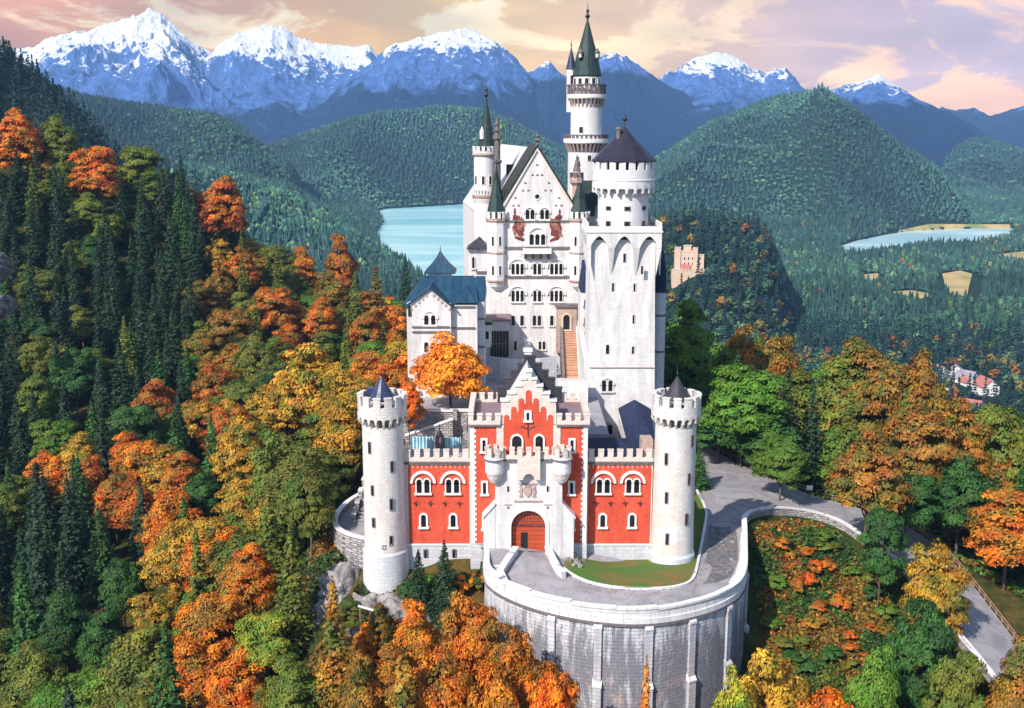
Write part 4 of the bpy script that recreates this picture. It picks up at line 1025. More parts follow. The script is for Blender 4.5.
# balcony
bxl, bxr = fx(523, 250, YF - 1.6), fx(551.5, 250, YF - 1.6); zb1 = fz(247.6); zb0 = fz(252.8)
bo = MB().box(bxl, bxr, YF - 1.7, YF - 1.45, zb0, zb1).box(bxl, bxr, YF - 1.448, YF - 0.3, zb0, zb0 + 0.2).box(bxl, bxl + 0.22, YF - 1.448, YF - 0.3, zb0 + 0.2, zb1).box(bxr - 0.22, bxr, YF - 1.448, YF - 0.3, zb0 + 0.2, zb1).build('balcony', M['trim'], pa)
for k in range(4):
    xc = bxl + 0.5 + k * (bxr - bxl - 1.0) / 3
    MB().add([(xc - 0.25, YF - 1.5, zb0 - 0.003), (xc + 0.25, YF - 1.5, zb0 - 0.003), (xc + 0.25, YF - 0.3, zb0 - 1.1), (xc - 0.25, YF - 0.3, zb0 - 1.1), (xc - 0.25, YF - 0.3, zb0 - 0.003), (xc + 0.25, YF - 0.3, zb0 - 0.003)],
             [(0,3,2,1),(0,1,5,4),(0,4,3),(1,2,5),(3,4,5,2)]).build('bracket', M['trim_dark'], bo)
# wall paintings either side of the gable windows
def mural(px, py0, py1, wpx, seed, name='wall_painting'):
    r_ = random.Random(seed); x, z0 = W(px, py1, YF); _, z1 = W(px, py0, YF); hw_ = wpx * mpp(YF, z0) / 2; H_ = z1 - z0
    first = None
    def blob(cx, cz, rx, rz, ang, mat, d):
        P = []
        for k in range(14):
            t = -2 * math.pi * k / 14; q = 0.72 + 0.45 * r_.random(); a_ = rx * q * math.cos(t); c_ = rz * q * math.sin(t)
            P.append((cx + a_ * math.cos(ang) - c_ * math.sin(ang), cz + a_ * math.sin(ang) + c_ * math.cos(ang)))
        return P, mat, d
    s_ = 1 if px < 537 else -1
    L = [blob(0, H_ * .45, hw_ * .75, H_ * .26, 0.1 * s_, 'paint_red', .05), blob(s_ * hw_ * .35, H_ * .62, hw_ * .4, H_ * .16, .5, 'paint_brown', .07), blob(-s_ * hw_ * .3, H_ * .74, hw_ * .42, H_ * .12, -.6, 'paint_red', .06),
         blob(-s_ * hw_ * .45, H_ * .92, hw_ * .14, H_ * .12, 0, 'paint_red', .05), blob(s_ * hw_ * .2, H_ * .28, hw_ * .42, H_ * .10, -.7 * s_, 'paint_red', .06), blob(-s_ * hw_ * .5, H_ * .3, hw_ * .2, H_ * .16, .3, 'paint_brown', .06),
         blob(s_ * hw_ * .1, H_ * .10, hw_ * .75, H_ * .06, -.35 * s_, 'paint_red', .05), blob(0.1, H_ * .5, hw_ * .3, H_ * .14, .2, 'paint_brown', .08)]
    for P, mt_, d in L:
        o = MB().plate((x, YF, z0), FR, FN, P, -0.02, d).build(name if first is None else 'painted_figure', M[mt_], pa if first is None else first)
        first = first or o
mural(518.7, 209.5, 242, 17, 3); mural(555.6, 210, 242, 17, 5)
# corner turrets : octagonal, corbelled out, with battlement and steep green roof
def corner_turret(px, x_shift=0):
    Y = YF + 0.2; x = W(px, 250, Y)[0]; r = 9.6 * mpp(Y, 35)
    z_b = fz(286, Y); z_c = fz(280, Y); z_t = fz(222, Y)
    o = MB().lathe(x, Y, [(r * 0.3, z_b - 0.8), (r * 0.75, z_b), (r * 0.8, z_b + 0.3), (r * 0.97, z_c), (r, z_c + 0.2), (r, z_t - 0.3), (r * 1.02, z_t)], 8, a0=0.0).build('turret', M['white_round'], pa)
    MB().lathe(x, Y, [(r * 1.02, z_t + 0.002), (r * 1.15, z_t + 0.3), (r * 1.15, z_t + 0.75), (r * 0.9, z_t + 0.75)], 8, a0=0.0).build('cornice', M['trim_tan'], o)
    for py in (251.8, 279.6): z = fz(py, Y); MB().lathe(x, Y, [(r * 1.01, z - 0.3), (r * 1.07, z - 0.2), (r * 1.07, z), (r * 1.01, z + 0.1)], 8, a0=0.0).build('string_course', M['trim_tan'], o)
    b = MB(); merlons_round(b, x, Y, r * 0.98, r * 1.15, 12, z_t + 0.752, z_t + 1.75, 0.55, 0.12); b.build('battlement', M['trim'], o)
    za = fz(166 if px < 530 else 168, Y)
    b = MB().lathe(x, Y, [(r * 0.98, z_t + 0.7), (r * 1.0, z_t + 1.5), (r * 0.68, z_t + (za - z_t) * 0.42), (r * 0.28, z_t + (za - z_t) * 0.75), (0.05, za)], 8, a0=0.0); b.build('turret_roof', M['slate_green'], o)
    finial(o, x, Y, za, 1.8, 0.14)
    for py in (235.5, 264.5):
        for da in (-22.5, 22.5):
            slit(o, x, Y, r * 0.935, da, fz(py + 9.5, Y), 0.42, 9 * mpp(Y, 30), 'trim')
corner_turret(496.6); corner_turret(578.5)
# small mass left of the facade with its little roof, chimney stub
b = MB(); x0, x1 = W(468.3, 260, YF + 2)[0], W(490, 260, YF + 2)[0]
b.box(x0, x1, YF + 2, YF + 16, 4, fz(249, YF + 2)); b.build('side_wall', M['white_flat'], pa)
x0, x1 = W(466, 250, YF)[0], W(488, 250, YF)[0]; zc = fz(249, YF + 2)
xm = W(479, 240, YF)[0]; zt_ = fz(240, YF)
MB().add([(x0, YF + 1.2, zc), (x1, YF + 1.2, zc), (x1, YF + 8, zc), (x0, YF + 8, zc), (xm, YF + 4, zt_ + 0.3)], [(0,3,2,1),(0,1,4),(1,2,4),(2,3,4),(3,0,4)]).build('side_roof', M['slate'], pa)
pwin(pa, YF + 2, 473.3, 257, 268, 2.4, sur=0.14, mat='white_flat')
MB().box(W(476, 273, YF + 1.9)[0], W(489, 273, YF + 1.9)[0], YF + 1.6, YF + 1.99, fz(274, YF), fz(272.4, YF)).build('string_course', M['trim_dark'], pa)
# entrance porch at the head of the stairs
x0, x1 = fx(556.5, 310, YF - 1.2), fx(577, 310, YF - 1.2)
zp0, zp1 = fz(331.5, YF - 1.2), fz(307, YF - 1.2)
po2 = MB().box(x0, x1, YF - 1.2, YF - 0.004, zp0 - 4, zp1).build('porch', M['trim_tan'], pa)
MB().box(x0 - 0.3, x1 + 0.3, YF - 1.6, YF - 0.01, zp1 + 0.002, zp1 + 0.5).build('cornice', M['trim_dark'], po2)
pwin(pa, YF - 1.2, 566.5, 314.5, 329.3, 6.6, sur=0.3, mat='ochre', depth=0.25)
# painted bay with dark trellised arcade between hall and the smaller building
x0, x1 = fx(486, 340, YF - 6), fx(509.5, 340, YF - 6)
MB().box(x0, x1, YF - 6, YF - 0.004, 4, fz(321, YF - 6)).build('arcade_wall', M['plinth'], pa)
MB().box(x0 - 0.2, x1 + 0.2, YF - 6.4, YF - 0.02, fz(321, YF - 6), fz(320, YF - 6) + 0.1).build('arcade_roof', M['flat_brown'], pa)
ar = MB().box(fx(490.5, 345, YF - 6.1), fx(508.5, 345, YF - 6.1), YF - 6.12, YF - 6.003, fz(357, YF - 6), fz(331, YF - 6)).build('arcade_opening', M['glass'], pa)
b = MB()
for k in range(7):
    xx = fx(490.5 + k * 3, 345, YF - 6.1); b.box(xx - 0.07, xx + 0.07, YF - 6.22, YF - 6.123, fz(357, YF - 6), fz(331, YF - 6))
b.box(fx(490.5, 345, YF - 6.1), fx(508.5, 345, YF - 6.1), YF - 6.24, YF - 6.223, fz(344, YF - 6), fz(343, YF - 6)); b.build('trellis', M['trim_dark'], ar)

# ------------------------------------------------------------------ round stair turret at the left of the hall
Y = 204.0; tw = W(485, 170, Y)[0]; q = mpp(Y, 45)
st = thing('stair_turret', 'slim round white turret with dark cone roof, left of the tall gable', 'turret', (tw, Y, 5), )
r = 11.2 * q
o = MB().lathe(tw, Y, [(r * 1.0, 0), (r * 1.0, fz(203, Y)), (r * 1.12, fz(199, Y)), (r * 1.18, fz(194, Y)), (r * 0.98, fz(193.6, Y)), (r * 0.98, fz(157, Y)), (r * 1.08, fz(155, Y)), (r * 1.08, fz(151, Y)), (r * 0.8, fz(150.8, Y))], 32).build('shaft', M['white_round'], st)
MB().lathe(tw, Y, [(r * 1.06, fz(200, Y)), (r * 1.22, fz(196, Y)), (r * 1.22, fz(194.4, Y)), (r * 1.1, fz(194, Y))], 32).build('balcony_corbel', M['trim_tan'], st)
b = MB(); 
for k in range(26):
    a = 2 * math.pi * k / 26; b.wedge(tw, Y, r * 1.13, r * 1.19, a, a + 0.10, fz(194, Y), fz(189.5, Y), k=1)
b.lathe(tw, Y, [(r * 1.12, fz(189.5, Y) + 0.003), (r * 1.2, fz(189.5, Y) + 0.003), (r * 1.2, fz(188.7, Y)), (r * 1.12, fz(188.7, Y))], 32, cap=False)
b.build('balustrade', M['trim'], st)
MB().lathe(tw, Y, [(r * 1.09, fz(155.8, Y)), (r * 1.15, fz(155, Y)), (r * 1.15, fz(153.6, Y)), (r * 1.09, fz(153, Y))], 32).build('cornice', M['trim_tan'], st)
b = MB(); merlons_round(b, tw, Y, r * 0.92, r * 1.1, 14, fz(151, Y), fz(147, Y), 0.55); b.build('battlement', M['trim'], st)
rr = 9.0 * q; za, zb_ = fz(100.5, Y), fz(147.5, Y)
MB().lathe(tw + 0.3, Y, [(rr, zb_ - 0.8), (rr, zb_), (rr * 0.78, zb_ + (za - zb_) * 0.3), (rr * 0.42, zb_ + (za - zb_) * 0.66), (0.12, za)], 16).build('roof', M['slate_green'], st)
finial(st, tw + 0.3, Y, za, 3.6, 0.24)
for ang, py in ((-52, 184), (-8, 184), (30, 184)): slit(st, tw, Y, r * 0.985, ang, fz(py, Y), 0.5, 1.5, 'trim')
# lucarne
N_ = (-0.3, -0.95, 0); x, z = W(481.5, 134, Y - 1.2); MB().lathe(x + 0.1, Y - 1.25, [(0.42, z - 0.9), (0.42, z + 0.5), (0.02, z + 1.4)], 8).build('lucarne', M['trim'], st)
# tall ornate chimney beside it
Y = 200.0; x = W(497.5, 170, Y)[0]
cm = thing('ornate_chimney', 'slender carved stone chimney between the round stair turret and the gable', 'chimney', (x, Y, fz(208, Y)))
q = mpp(Y, 45)
MB().lathe(x, Y, [(3.2 * q, fz(208, Y)), (3.2 * q, fz(163, Y)), (4.6 * q, fz(162, Y)), (4.6 * q, fz(160.5, Y)), (2.9 * q, fz(160, Y)), (2.9 * q, fz(139, Y))], 8).build('stack', M['trim_dark'], cm)
b = MB()
for py0, py1, a_ in ((139, 135, 4.6), (131, 129, 4.0), (125, 123, 3.2)): b.lathe(x, Y, [(a_ * q, fz(py0, Y)), (a_ * q, fz(py1, Y)), (a_ * .6 * q, fz(py1, Y)), (a_ * .5 * q, fz(py1 - 4, Y)), (0.05, fz(py1 - 4.5, Y))], 8)
b.build('chimney_cap', M['trim_dark'], cm)

# ------------------------------------------------------------------ tallest tower
Y = 222.0; tx = W(586.5, 100, Y)[0]; q = mpp(Y, 60)
tt = thing('tall_tower', 'tallest round white tower with two corbelled galleries and a pointed green roof', 'tower', (tx, Y, 8))
F = lambda py: W(586, py, Y)[1]
r = 15.6 * q; r2 = 18.0 * q
MB().lathe(tx, Y, [(r2, 6), (r2, F(152))], 40).build('lower_shaft', M['white_round'], tt)
MB().lathe(tx, Y, [(r, F(150)), (r, F(104))], 40).build('middle_shaft', M['white_round'], tt)
MB().lathe(tx, Y, [(13.6 * q, F(100)), (13.6 * q, F(75.5))], 40).build('upper_shaft', M['white_round'], tt)
for (ra, rb, y0, y1, y2, y3, n) in ((r2, 22.6 * q, 152, 143.5, 138.5, 134.5, 30), (r, 19.4 * q, 107.5, 99, 94.5, 84.5, 26)):
    g_ = MB().lathe(tx, Y, [(ra * 0.99, F(y1)), (rb * 0.97, F(y1) + 0.0), (rb, F(y1 - 1)), (rb, F(y2)), (ra * 0.8, F(y2))], 40).build('gallery', M['trim'], tt)
    b = MB(); corbels_round(b, tx, Y, ra, rb * 0.97, n, F(y0), F(y1) - 0.003, 0.42); b.build('corbels', M['trim_tan'], g_)
    b = MB()
    for k in range(n):
        a = 2 * math.pi * k / n; b.wedge(tx, Y, rb - 0.28, rb - 0.02, a, a + 2 * math.pi / n * 0.55, F(y2) + 0.003, F(y3) - 0.25, k=1)
    b.lathe(tx, Y, [(rb - 0.35, F(y3) - 0.247), (rb + 0.06, F(y3) - 0.247), (rb + 0.06, F(y3)), (rb - 0.35, F(y3))], 40, cap=False)
    b.build('parapet', M['trim_dark'], g_)
for ang in (-62, -32, -4, 26, 56): slit(tt, tx, Y, 13.6 * q, ang, F(87), 0.75, 1.6, 'trim')
slit(tt, tx, Y, r, -22, F(133), 0.8, 1.2, 'trim'); slit(tt, tx, Y, r2, 8, F(160.5), 0.7, 1.1, 'trim'); slit(tt, tx, Y, r2, -30, F(166), 0.6, 2.0, 'trim')
za, zb_ = F(22), F(75.3); rr = 14.6 * q
MB().lathe(tx, Y, [(rr * 0.98, zb_ - 0.3), (rr, zb_), (rr * 0.74, zb_ + (za - zb_) * .36), (rr * 0.42, zb_ + (za - zb_) * .66), (0.28, za)], 20).build('roof', M['slate_green'], tt)
finial(tt, tx, Y, za, 3.9, 0.28)
for dx_ in (-7.2, 9.3):
    x, z = tx + dx_ * q, F(59); b = MB().lathe(x, Y - 2.1, [(0.46, z), (0.46, z + 1.0), (0.6, z + 1.1), (0.02, z + 2.0)], 8); b.build('lucarne', M['trim_dark'], tt)
    MB().lathe(x - 0.05, Y - 2.5, [(0.26, z + 0.15), (0.26, z + 0.8)], 8).build('lucarne_window', M['trim'], tt)
x = tx - 15.6 * q; sr = 4.3 * q
so = MB().lathe(x, Y + 0.4, [(sr, F(112)), (sr, F(69)), (sr * 1.12, F(68))], 16).build('side_turret', M['white_round'], tt)
MB().lathe(x, Y + 0.4, [(sr * 1.22, F(69)), (sr * 0.6, F(57)), (0.06, F(47))], 12).build('turret_roof', M['slate_blue'], so)
finial(so, x, Y + 0.4, F(47), 1.4, 0.1)
slit(so, x, Y + 0.4, sr, 10, F(84), 0.5, 1.6, 'trim_tan')

# ------------------------------------------------------------------ green-roofed range between the hall and the square tower
Y = 196.0
rg = thing('linking_range', 'narrow range with dark green hipped roof between the gabled hall and the square tower', 'building', (W(590, 230, Y)[0], Y, 5))
x0, x1 = W(588.5, 220, Y)[0], W(605, 220, Y)[0]
MB().box(x0 - 0.2, x1, Y + 1.5, Y + 14, 4, fz(215, Y)).build('wall', M['white_flat'], rg)
xa, xb, xc, xd = W(574, 216, Y)[0], W(606, 216, Y)[0], W(581, 181, Y)[0], W(604, 181, Y)[0]
z0, z1 = fz(216.5, Y), fz(182, Y)
MB().add([(xa, Y + 1, z0), (xb, Y + 1, z0), (xd, Y + 6, z1), (xc, Y + 6, z1), (xa, Y + 14, z0), (xb, Y + 14, z0)], [(0,1,2,3),(1,5,2),(5,4,3,2),(4,0,3),(0,4,5,1)]).build('roof', M['sheet_dark'], rg)
# carved pinnacle where its roof meets the gable
x, z = W(577, 178, YF - 0.5)[0], fz(186)
pn = thing('stone_pinnacle', 'small carved pinnacle on the right slope of the tall gable', 'pinnacle', (x, YF + 0.5, z - 1))
MB().lathe(x, YF + 0.5, [(0.75, z - 6.5), (0.75, z), (1.25, z + 0.6), (1.25, z + 1.5), (0.8, z + 1.6), (0.7, z + 2.6)], 8).build('shaft', M['trim_tan'], pn)
b = MB(); merlons_round(b, x, YF + 0.5, 0.9, 1.25, 6, z + 1.502, z + 2.2, 0.5); b.build('battlement', M['trim_dark'], pn)
MB().lathe(x, YF + 0.5, [(0.72, z + 2.602), (0.3, z + 4.4), (0.04, z + 5.6)], 8).build('roof', M['trim_dark'], pn)

# ------------------------------------------------------------------ square tower with round head
Y = 172.0
S = lambda px, py: W(px, py, Y)
sqx = S(621.5, 300)[0]
sq = thing('square_tower', 'massive square white tower carrying a round battlemented head with purple cone roof', 'tower', (sqx, Y + 5, 2))
zT = S(620, 243)[1]                    # top of the shaft below the slab
zA = S(620, 275)[1]                    # foot of the pointed machicolation
xl0, xr0 = S(586.8, 430)[0], S(655.5, 430)[0]; xl1, xr1 = S(590.3, 275)[0], S(655, 275)[0]
D = xr1 - xl1
b = MB().add([(xl0, Y - 0.3, -1), (xr0, Y - 0.3, -1), (xr0, Y + D + .3, -1), (xl0, Y + D + .3, -1), (xl1, Y, zA), (xr1, Y, zA), (xr1, Y + D, zA), (xl1, Y + D, zA), (xl1, Y, zT + 0.5), (xr1, Y, zT + 0.5), (xr1, Y + D, zT + 0.5), (xl1, Y + D, zT + 0.5)],
             [(0,3,2,1),(0,1,5,4),(1,2,6,5),(2,3,7,6),(3,0,4,7),(4,5,9,8),(5,6,10,9),(6,7,11,10),(7,4,8,11),(8,9,10,11)])
b.build('shaft', M['white_flat'], sq)
ov = 0.95
xL, xR = xl1 - ov * 0.75, xr1 + ov * 0.85; yF, yB_ = Y - ov, Y + D + ov
zS = S(620, 232)[1]
MB().box(xL - 0.15, xR + 0.15, yF - 0.15, yB_ + 0.15, zS, zS + 0.25).box(xL, xR, yF, yB_, zS + 0.252, zS + 0.62).build('cornice', M['trim'], sq)
# pointed-arch machicolation band on front and both sides
def machi(o, Rv, Nv, wid, n, z0, z1, d):
    P = []; p = wid / n; hw_ = p * 0.37; zsp = z1 - (z1 - z0) * 0.30 - 0.35
    b = MB(); 
    # upper band with pointed notches, and tapering piers
    P = [(-wid/2, zsp), (-wid/2, z1), (wid/2, z1), (wid/2, zsp)]
    for k in reversed(range(n)):
        c = -wid/2 + p * (k + 0.5)
        P += [(c + hw_, zsp)] + [(c + hw_ * math.cos(t), zsp + (1 - abs(math.cos(t)) ** 1.7) * hw_ * 1.25) for t in [math.pi * i / 10 for i in range(1, 10)]] + [(c - hw_, zsp)]
    b.plate(o, Rv, Nv, P, 0.0, d)
    Rv, Nv, O = Vector(Rv), Vector(Nv), Vector(o); U = Vector((0, 0, 1))
    for k in range(n + 1):
        c = -wid/2 + p * k; w0 = (p / 2 - hw_)
        a0, a1 = (c - w0, c + w0); 
        if k == 0: a0 = -wid / 2
        if k == n: a1 = wid / 2
        V = [O + Rv * a0 + U * zsp, O + Rv * a1 + U * zsp, O + Rv * a1 + U * zsp + Nv * d, O + Rv * a0 + U * zsp + Nv * d, O + Rv * (c - 0.15 if k else a0) + U * z0, O + Rv * (c + 0.15 if k < n else a1) + U * z0]
        b.add(V, [(0, 1, 2, 3), (3, 2, 5, 4), (0, 3, 4), (1, 5, 2), (0, 4, 5, 1)])
    return b
mo = machi(((xL + xR) / 2, Y, 0), FR, FN, xR - xL, 3, zA, zS - 0.003, ov)
mo.build('machicolation', M['white_flat'], sq)
machi((xr1, Y + D / 2, 0), (0, 1, 0), (1, 0, 0), D + ov * 1.9, 3, zA, zS - 0.003, xR - xr1).build('machicolation', M['white_flat'], sq)
machi((xl1, Y + D / 2, 0), (0, -1, 0), (-1, 0, 0), D + ov * 1.9, 3, zA, zS - 0.003, xl1 - xL).build('machicolation', M['white_flat'], sq)
# parapet of the platform
b = MB(); zpp = zS + 0.62
b.box(xL, xR, yF, yF + 0.3, zpp + 0.002, zpp + 0.35).box(xL, xL + 0.3, yF + 0.3, yB_, zpp + 0.002, zpp + 0.9).box(xR - 0.3, xR, yF + 0.3, yB_, zpp + 0.002, zpp + 0.9)
b.build('parapet', M['trim'], sq)
MB().box(xL + 0.3, xR - 0.3, yF + 0.3, yB_, zpp, zpp + 0.06).build('platform_floor', M['slate'], sq)
# round head
cy = Y + D / 2; cxh = sqx - 0.05 + W(622.8, 200, cy)[0] - W(622.3, 200, cy)[0]; cxh = W(623.2, 200, cy)[0]; q = mpp(cy, 45)
H_ = lambda py: W(623, py, cy)[1]
MB().lathe(cxh, cy, [(25.2 * q, zpp), (25.2 * q, H_(188))], 48).build('drum', M['white_round'], sq)
ro = 31.0 * q
g_ = MB().lathe(cxh, cy, [(ro, H_(187.5)), (ro, H_(180)), (ro * 1.015, H_(179.6)), (ro * 1.015, H_(178.8)), (ro, H_(178.4)), (ro, H_(169)), (ro - 0.4, H_(169)), (ro - 0.4, H_(187.5))], 48, cap=False)
ring_arches(g_, cxh, cy, ro + 0.01, 22, H_(192), H_(183), 0.9)
corbels_round(g_, cxh, cy, 25.2 * q, ro - 0.1, 22, H_(195.5), H_(190.5), 0.3, math.pi / 22 - 0.03)
g_ = g_.build('gallery', M['white_round'], sq)
MB().lathe(cxh, cy, [(ro - 0.4, H_(183)), (ro - 0.4, H_(182)), (24 * q, H_(182))], 48, cap=False).build('gallery_floor', M['trim'], g_)
b = MB()
for k in range(20):
    a = 2 * math.pi * k / 20 + 0.06; b.wedge(cxh, cy, ro - 0.4, ro - 0.002, a, a + 2 * math.pi / 20 * 0.66, H_(169) + 0.002, H_(160.5))
b.build('piers', M['white_round'], g_)
MB().lathe(cxh, cy, [(25.2 * q, H_(188)), (25.2 * q, H_(160.4))], 32).build('inner_drum', M['glass'], g_)
za, zb_ = H_(127), H_(159.3); rr = 32.3 * q
MB().lathe(cxh, cy, [(rr * 0.9, zb_ - 0.3), (rr, zb_ - 0.35), (rr, zb_ - 0.1), (rr * 0.72, zb_ + (za - zb_) * 0.26), (rr * 0.40, zb_ + (za - zb_) * 0.56), (0.12, za)], 12, a0=math.pi / 12).build('roof', M['slate_purple'], sq)
b = MB().lathe(cxh, cy, [(0.08, za - 0.1), (0.06, za + 0.9), (0.35, za + 1.0), (0.45, za + 1.25), (0.3, za + 1.5), (0.02, za + 1.9)], 10); b.build('finial', M['iron'], sq)
x, z = W(618.6, 129, cy - 1)[0], H_(130); MB().lathe(x, cy - 1.0, [(0.35, z - 1.6), (0.35, z), (0.5, z + 0.1), (0.4, z + 0.45), (0.1, z + 0.5)], 8).build('flue', M['trim_dark'], sq)
for ang in (-40, 4, 48):
    slit(sq, cxh, cy, 25.2 * q, ang, H_(227), 0.75, 1.15, 'trim_dark'); slit(sq, cxh, cy, 25.2 * q, ang, H_(208.5), 0.8, 0.5, 'trim_dark')
py_in = lambda t_: 260 < t_ < 270
for px, t_, b_, w_ in ((613, 283, 291, 2.2), (634.5, 283.5, 291, 2.0), (633.6, 315, 323, 2.0), (607.6, 344.5, 353.5, 3.4), (633, 346.5, 353.5, 2.2), (642, 266, 274, 2.2), (624.6, 253.5, 262, 2.6), (645, 320, 320.1, 1)):
    if b_ - t_ > 1: pwin(sq, Y - 0.02 - 0.3 * max(0, (zA - S(620, (t_ + b_) / 2)[1]) / (zA + 1)) - (ov if py_in(t_) and px > 640 else 0), px, t_, b_, w_, kind='arch' if w_ > 3 else 'rect', sur=0.1, mat='white_flat', sill=False, depth=0.08)
pwin(sq, Y - 0.22, 607.3, 380, 391, 4.2, n=2, sur=0.18, mat='white_flat', hood=(2.2, 1.0, 0.2), depth=0.14)
pwin(sq, Y - 0.3, 607.2, 424.5, 434, 4.4, n=2, sur=0.12, mat='plinth', hood=(1.9, 0.95, 0.2), depth=0.14)
MB().box(xl0 + 0.3, xr0 - 0.35, Y - 0.32, Y - 0.19, S(620, 367.5)[1], S(620, 366.9)[1]).build('string_course', M['trim_tan'], sq)
# shallow turret on the right flank
x = W(659.5, 330, 181)[0]
ft = thing('flank_turret', 'half-round pale turret with blue roof on the right flank of the square tower', 'turret', (x, 181, 2))
q = mpp(181, 30)
MB().lathe(x, 181, [(6.2 * q, 0), (5.6 * q, W(659, 292, 181)[1])], 20).build('shaft', M['plinth'], ft)
MB().lathe(x, 181, [(6.1 * q, W(659, 292, 181)[1]), (4.6 * q, W(659, 268, 181)[1]), (0.1, W(659, 243, 181)[1])], 20).build('roof', M['sheet_navy'], ft)
for py in (316, 352): z = W(659, py, 181)[1]; MB().lathe(x, 181, [(6.05 * q, z), (6.2 * q, z + 0.1), (6.2 * q, z + 0.35), (6.05 * q, z + 0.4)], 20).build('string_course', M['trim_dark'], ft)
# roofed gallery climbing against the tower foot
Yg = 160.0
cg = thing('roofed_gallery', 'lean-to building with shiny navy roof leaning against the foot of the square tower', 'building', (W(636, 430, Yg)[0], Yg, 2))
pts = [((618.5, 408), 170.5), ((634.5, 399.5), 170.5), ((651, 409), 170.5), ((656, 445), 152), ((640, 445), 152), ((628.5, 445), 152)]
V = []
for (a, c_), yy in pts: x, z = W(a, c_, yy); V.append((x, yy, z))
V2 = [(x, y, z - 0.35) for x, y, z in V]
MB().add(V + V2, [(0,1,4,5),(1,2,3,4),(11,10,7,6),(10,9,8,7),(5,4,10,11),(4,3,9,10),(0,5,11,6),(2,8,9,3),(0,6,7,1),(1,7,8,2)]).build('roof', M['sheet_navy'], cg)
x0, x1 = V[0][0] + 0.3, V[2][0] - 0.3
zlow = min(v[2] for v in V) - 0.4
MB().box(V[5][0] + 0.3, V[3][0] - 0.3, 152.4, 170.4, 0, zlow).build('wall', M['white_flat'], cg)
V3 = [(x0, 170.3, zlow), (x1, 170.3, zlow), (V[1][0], 170.3, V[1][2] - 0.4), (x0, 170.3, V[0][2] - 0.4), (x1, 170.3, V[2][2] - 0.4)]
MB().add([(V[5][0] + 0.3, 152.5, zlow), (x0, 170.3, zlow), (x0, 170.3, V[0][2] - 0.36), (V[3][0] - 0.3, 152.5, zlow), (x1, 170.3, zlow), (x1, 170.3, V[2][2] - 0.36)], [(0,1,2),(3,5,4)]).build('gable_wall', M['white_flat'], cg)

# ------------------------------------------------------------------ smaller building at the left (bower)
Y = 172.0
B = lambda px, py=330, yy=Y: W(px, py, yy)
kb = thing('side_building', 'white palace building with blue sheet roofs behind the orange courtyard tree', 'building', (B(430)[0], Y, 5))
ze = B(430, 302)[1]
x0, x1 = B(407)[0], B(451)[0]
apk = B(430.2, 289.5)
# gabled front block
MB().plate((0, Y, 0), FR, FN, [(x0, 2), (x0, ze - 0.3), (apk[0], apk[1]), (x1, ze - 0.3), (x1, 2)], -0.8, 0).box(x0, x1, Y + 0.8, Y + 12, 2, ze - 0.35).build('wall', M['white_flat'], kb)
x2, x3 = B(451)[0], B(477)[0]; ze2 = B(460, 306)[1]
MB().box(x2 + 0.002, x3, Y + 1.2, Y + 12, 2, ze2).build('wall', M['white_flat'], kb)
b = MB()
for s_, ex in ((-1, x0), (1, x1)):
    V = []
    for y, l in ((Y - 0.4, 0), (Y + 12, 0)):
        V += [(ex + s_ * 0.5, y, ze - 0.75), (apk[0], y, apk[1] + 0.42), (apk[0], y, apk[1] + 0.1), (ex + s_ * 0.2, y, ze - 0.8)]
    b.add(V, [(0,1,2,3),(7,6,5,4),(0,4,5,1),(1,5,6,2),(2,6,7,3),(3,7,4,0)])
b.build('gable_roof', M['sheet_blue'], kb)
# main hipped roof behind
rx0, rx1 = B(403, 300, Y + 1)[0], B(479, 300, Y + 2)[0]; rz0 = B(430, 304, Y + 1)[1]; rz1 = B(430, 276, Y + 7)[1]
MB().add([(rx0, Y + 1, rz0), (rx1, Y + 1.0, rz0), (rx1, Y + 14, rz0), (rx0, Y + 14, rz0), (B(424, 277, Y + 7)[0], Y + 7.5, rz1), (B(474, 277, Y + 7)[0], Y + 7.5, rz1)],
         [(0,1,5,4),(1,2,5),(2,3,4,5),(3,0,4),(0,3,2,1)]).build('roof', M['sheet_blue'], kb)
# cross gables towards the camera on the right part
for a, c_, t_, yy in ((455, 476, 287.5, Y + 0.9),):
    xa_, xb_ = B(a, 300, yy)[0], B(c_, 300, yy)[0]; zt_ = B(465, t_, yy)[1]; zz = B(465, 303, yy)[1]; xm = (xa_ + xb_) / 2
    MB().add([(xa_, yy, zz), (xb_, yy, zz), (xm, yy + 3.5, zt_), (xa_, yy + 6, zz), (xb_, yy + 6, zz)], [(0,1,2),(1,4,2),(4,3,2),(3,0,2)]).build('dormer_roof', M['sheet_blue'], kb)
# square lantern tower with pyramid roof
yt = Y + 8; xt0, xt1 = W(425.5, 275, yt)[0], W(452.5, 275, yt)[0]; d_ = xt1 - xt0
MB().box(xt0 + 0.3, xt1 - 0.3, yt, yt + d_, 10, W(440, 273, yt)[1]).build('lantern_wall', M['white_flat'], kb)
zb_ = W(440, 272.6, yt)[1]; za = W(440, 250, yt + d_ / 2)[1]; xm = W(440.3, 251, yt + d_ / 2)[0]; ym = yt + d_ / 2; h2 = d_ / 2 + 0.35
MB().lathe(xm + 0.0, ym, [(h2 * 1.414, zb_ - 0.2), (h2 * 1.414, zb_), (h2 * 0.75, zb_ + (za - zb_) * 0.38), (h2 * 0.3, zb_ + (za - zb_) * 0.72), (0.04, za)], 4, a0=math.pi / 4).build('pyramid_roof', M['sheet_blue'], kb)
finial(kb, xm, ym, za, 0.9, 0.07)
for px in (429.8,):
    pwin(kb, Y, px, 315, 324.5, 4.4, n=2, sur=0.2, mat='trim', depth=0.15, hood=(2.3, 0.9, 0.2)); pwin(kb, Y, px, 342, 352, 4.4, n=2, sur=0.2, mat='trim', depth=0.15)
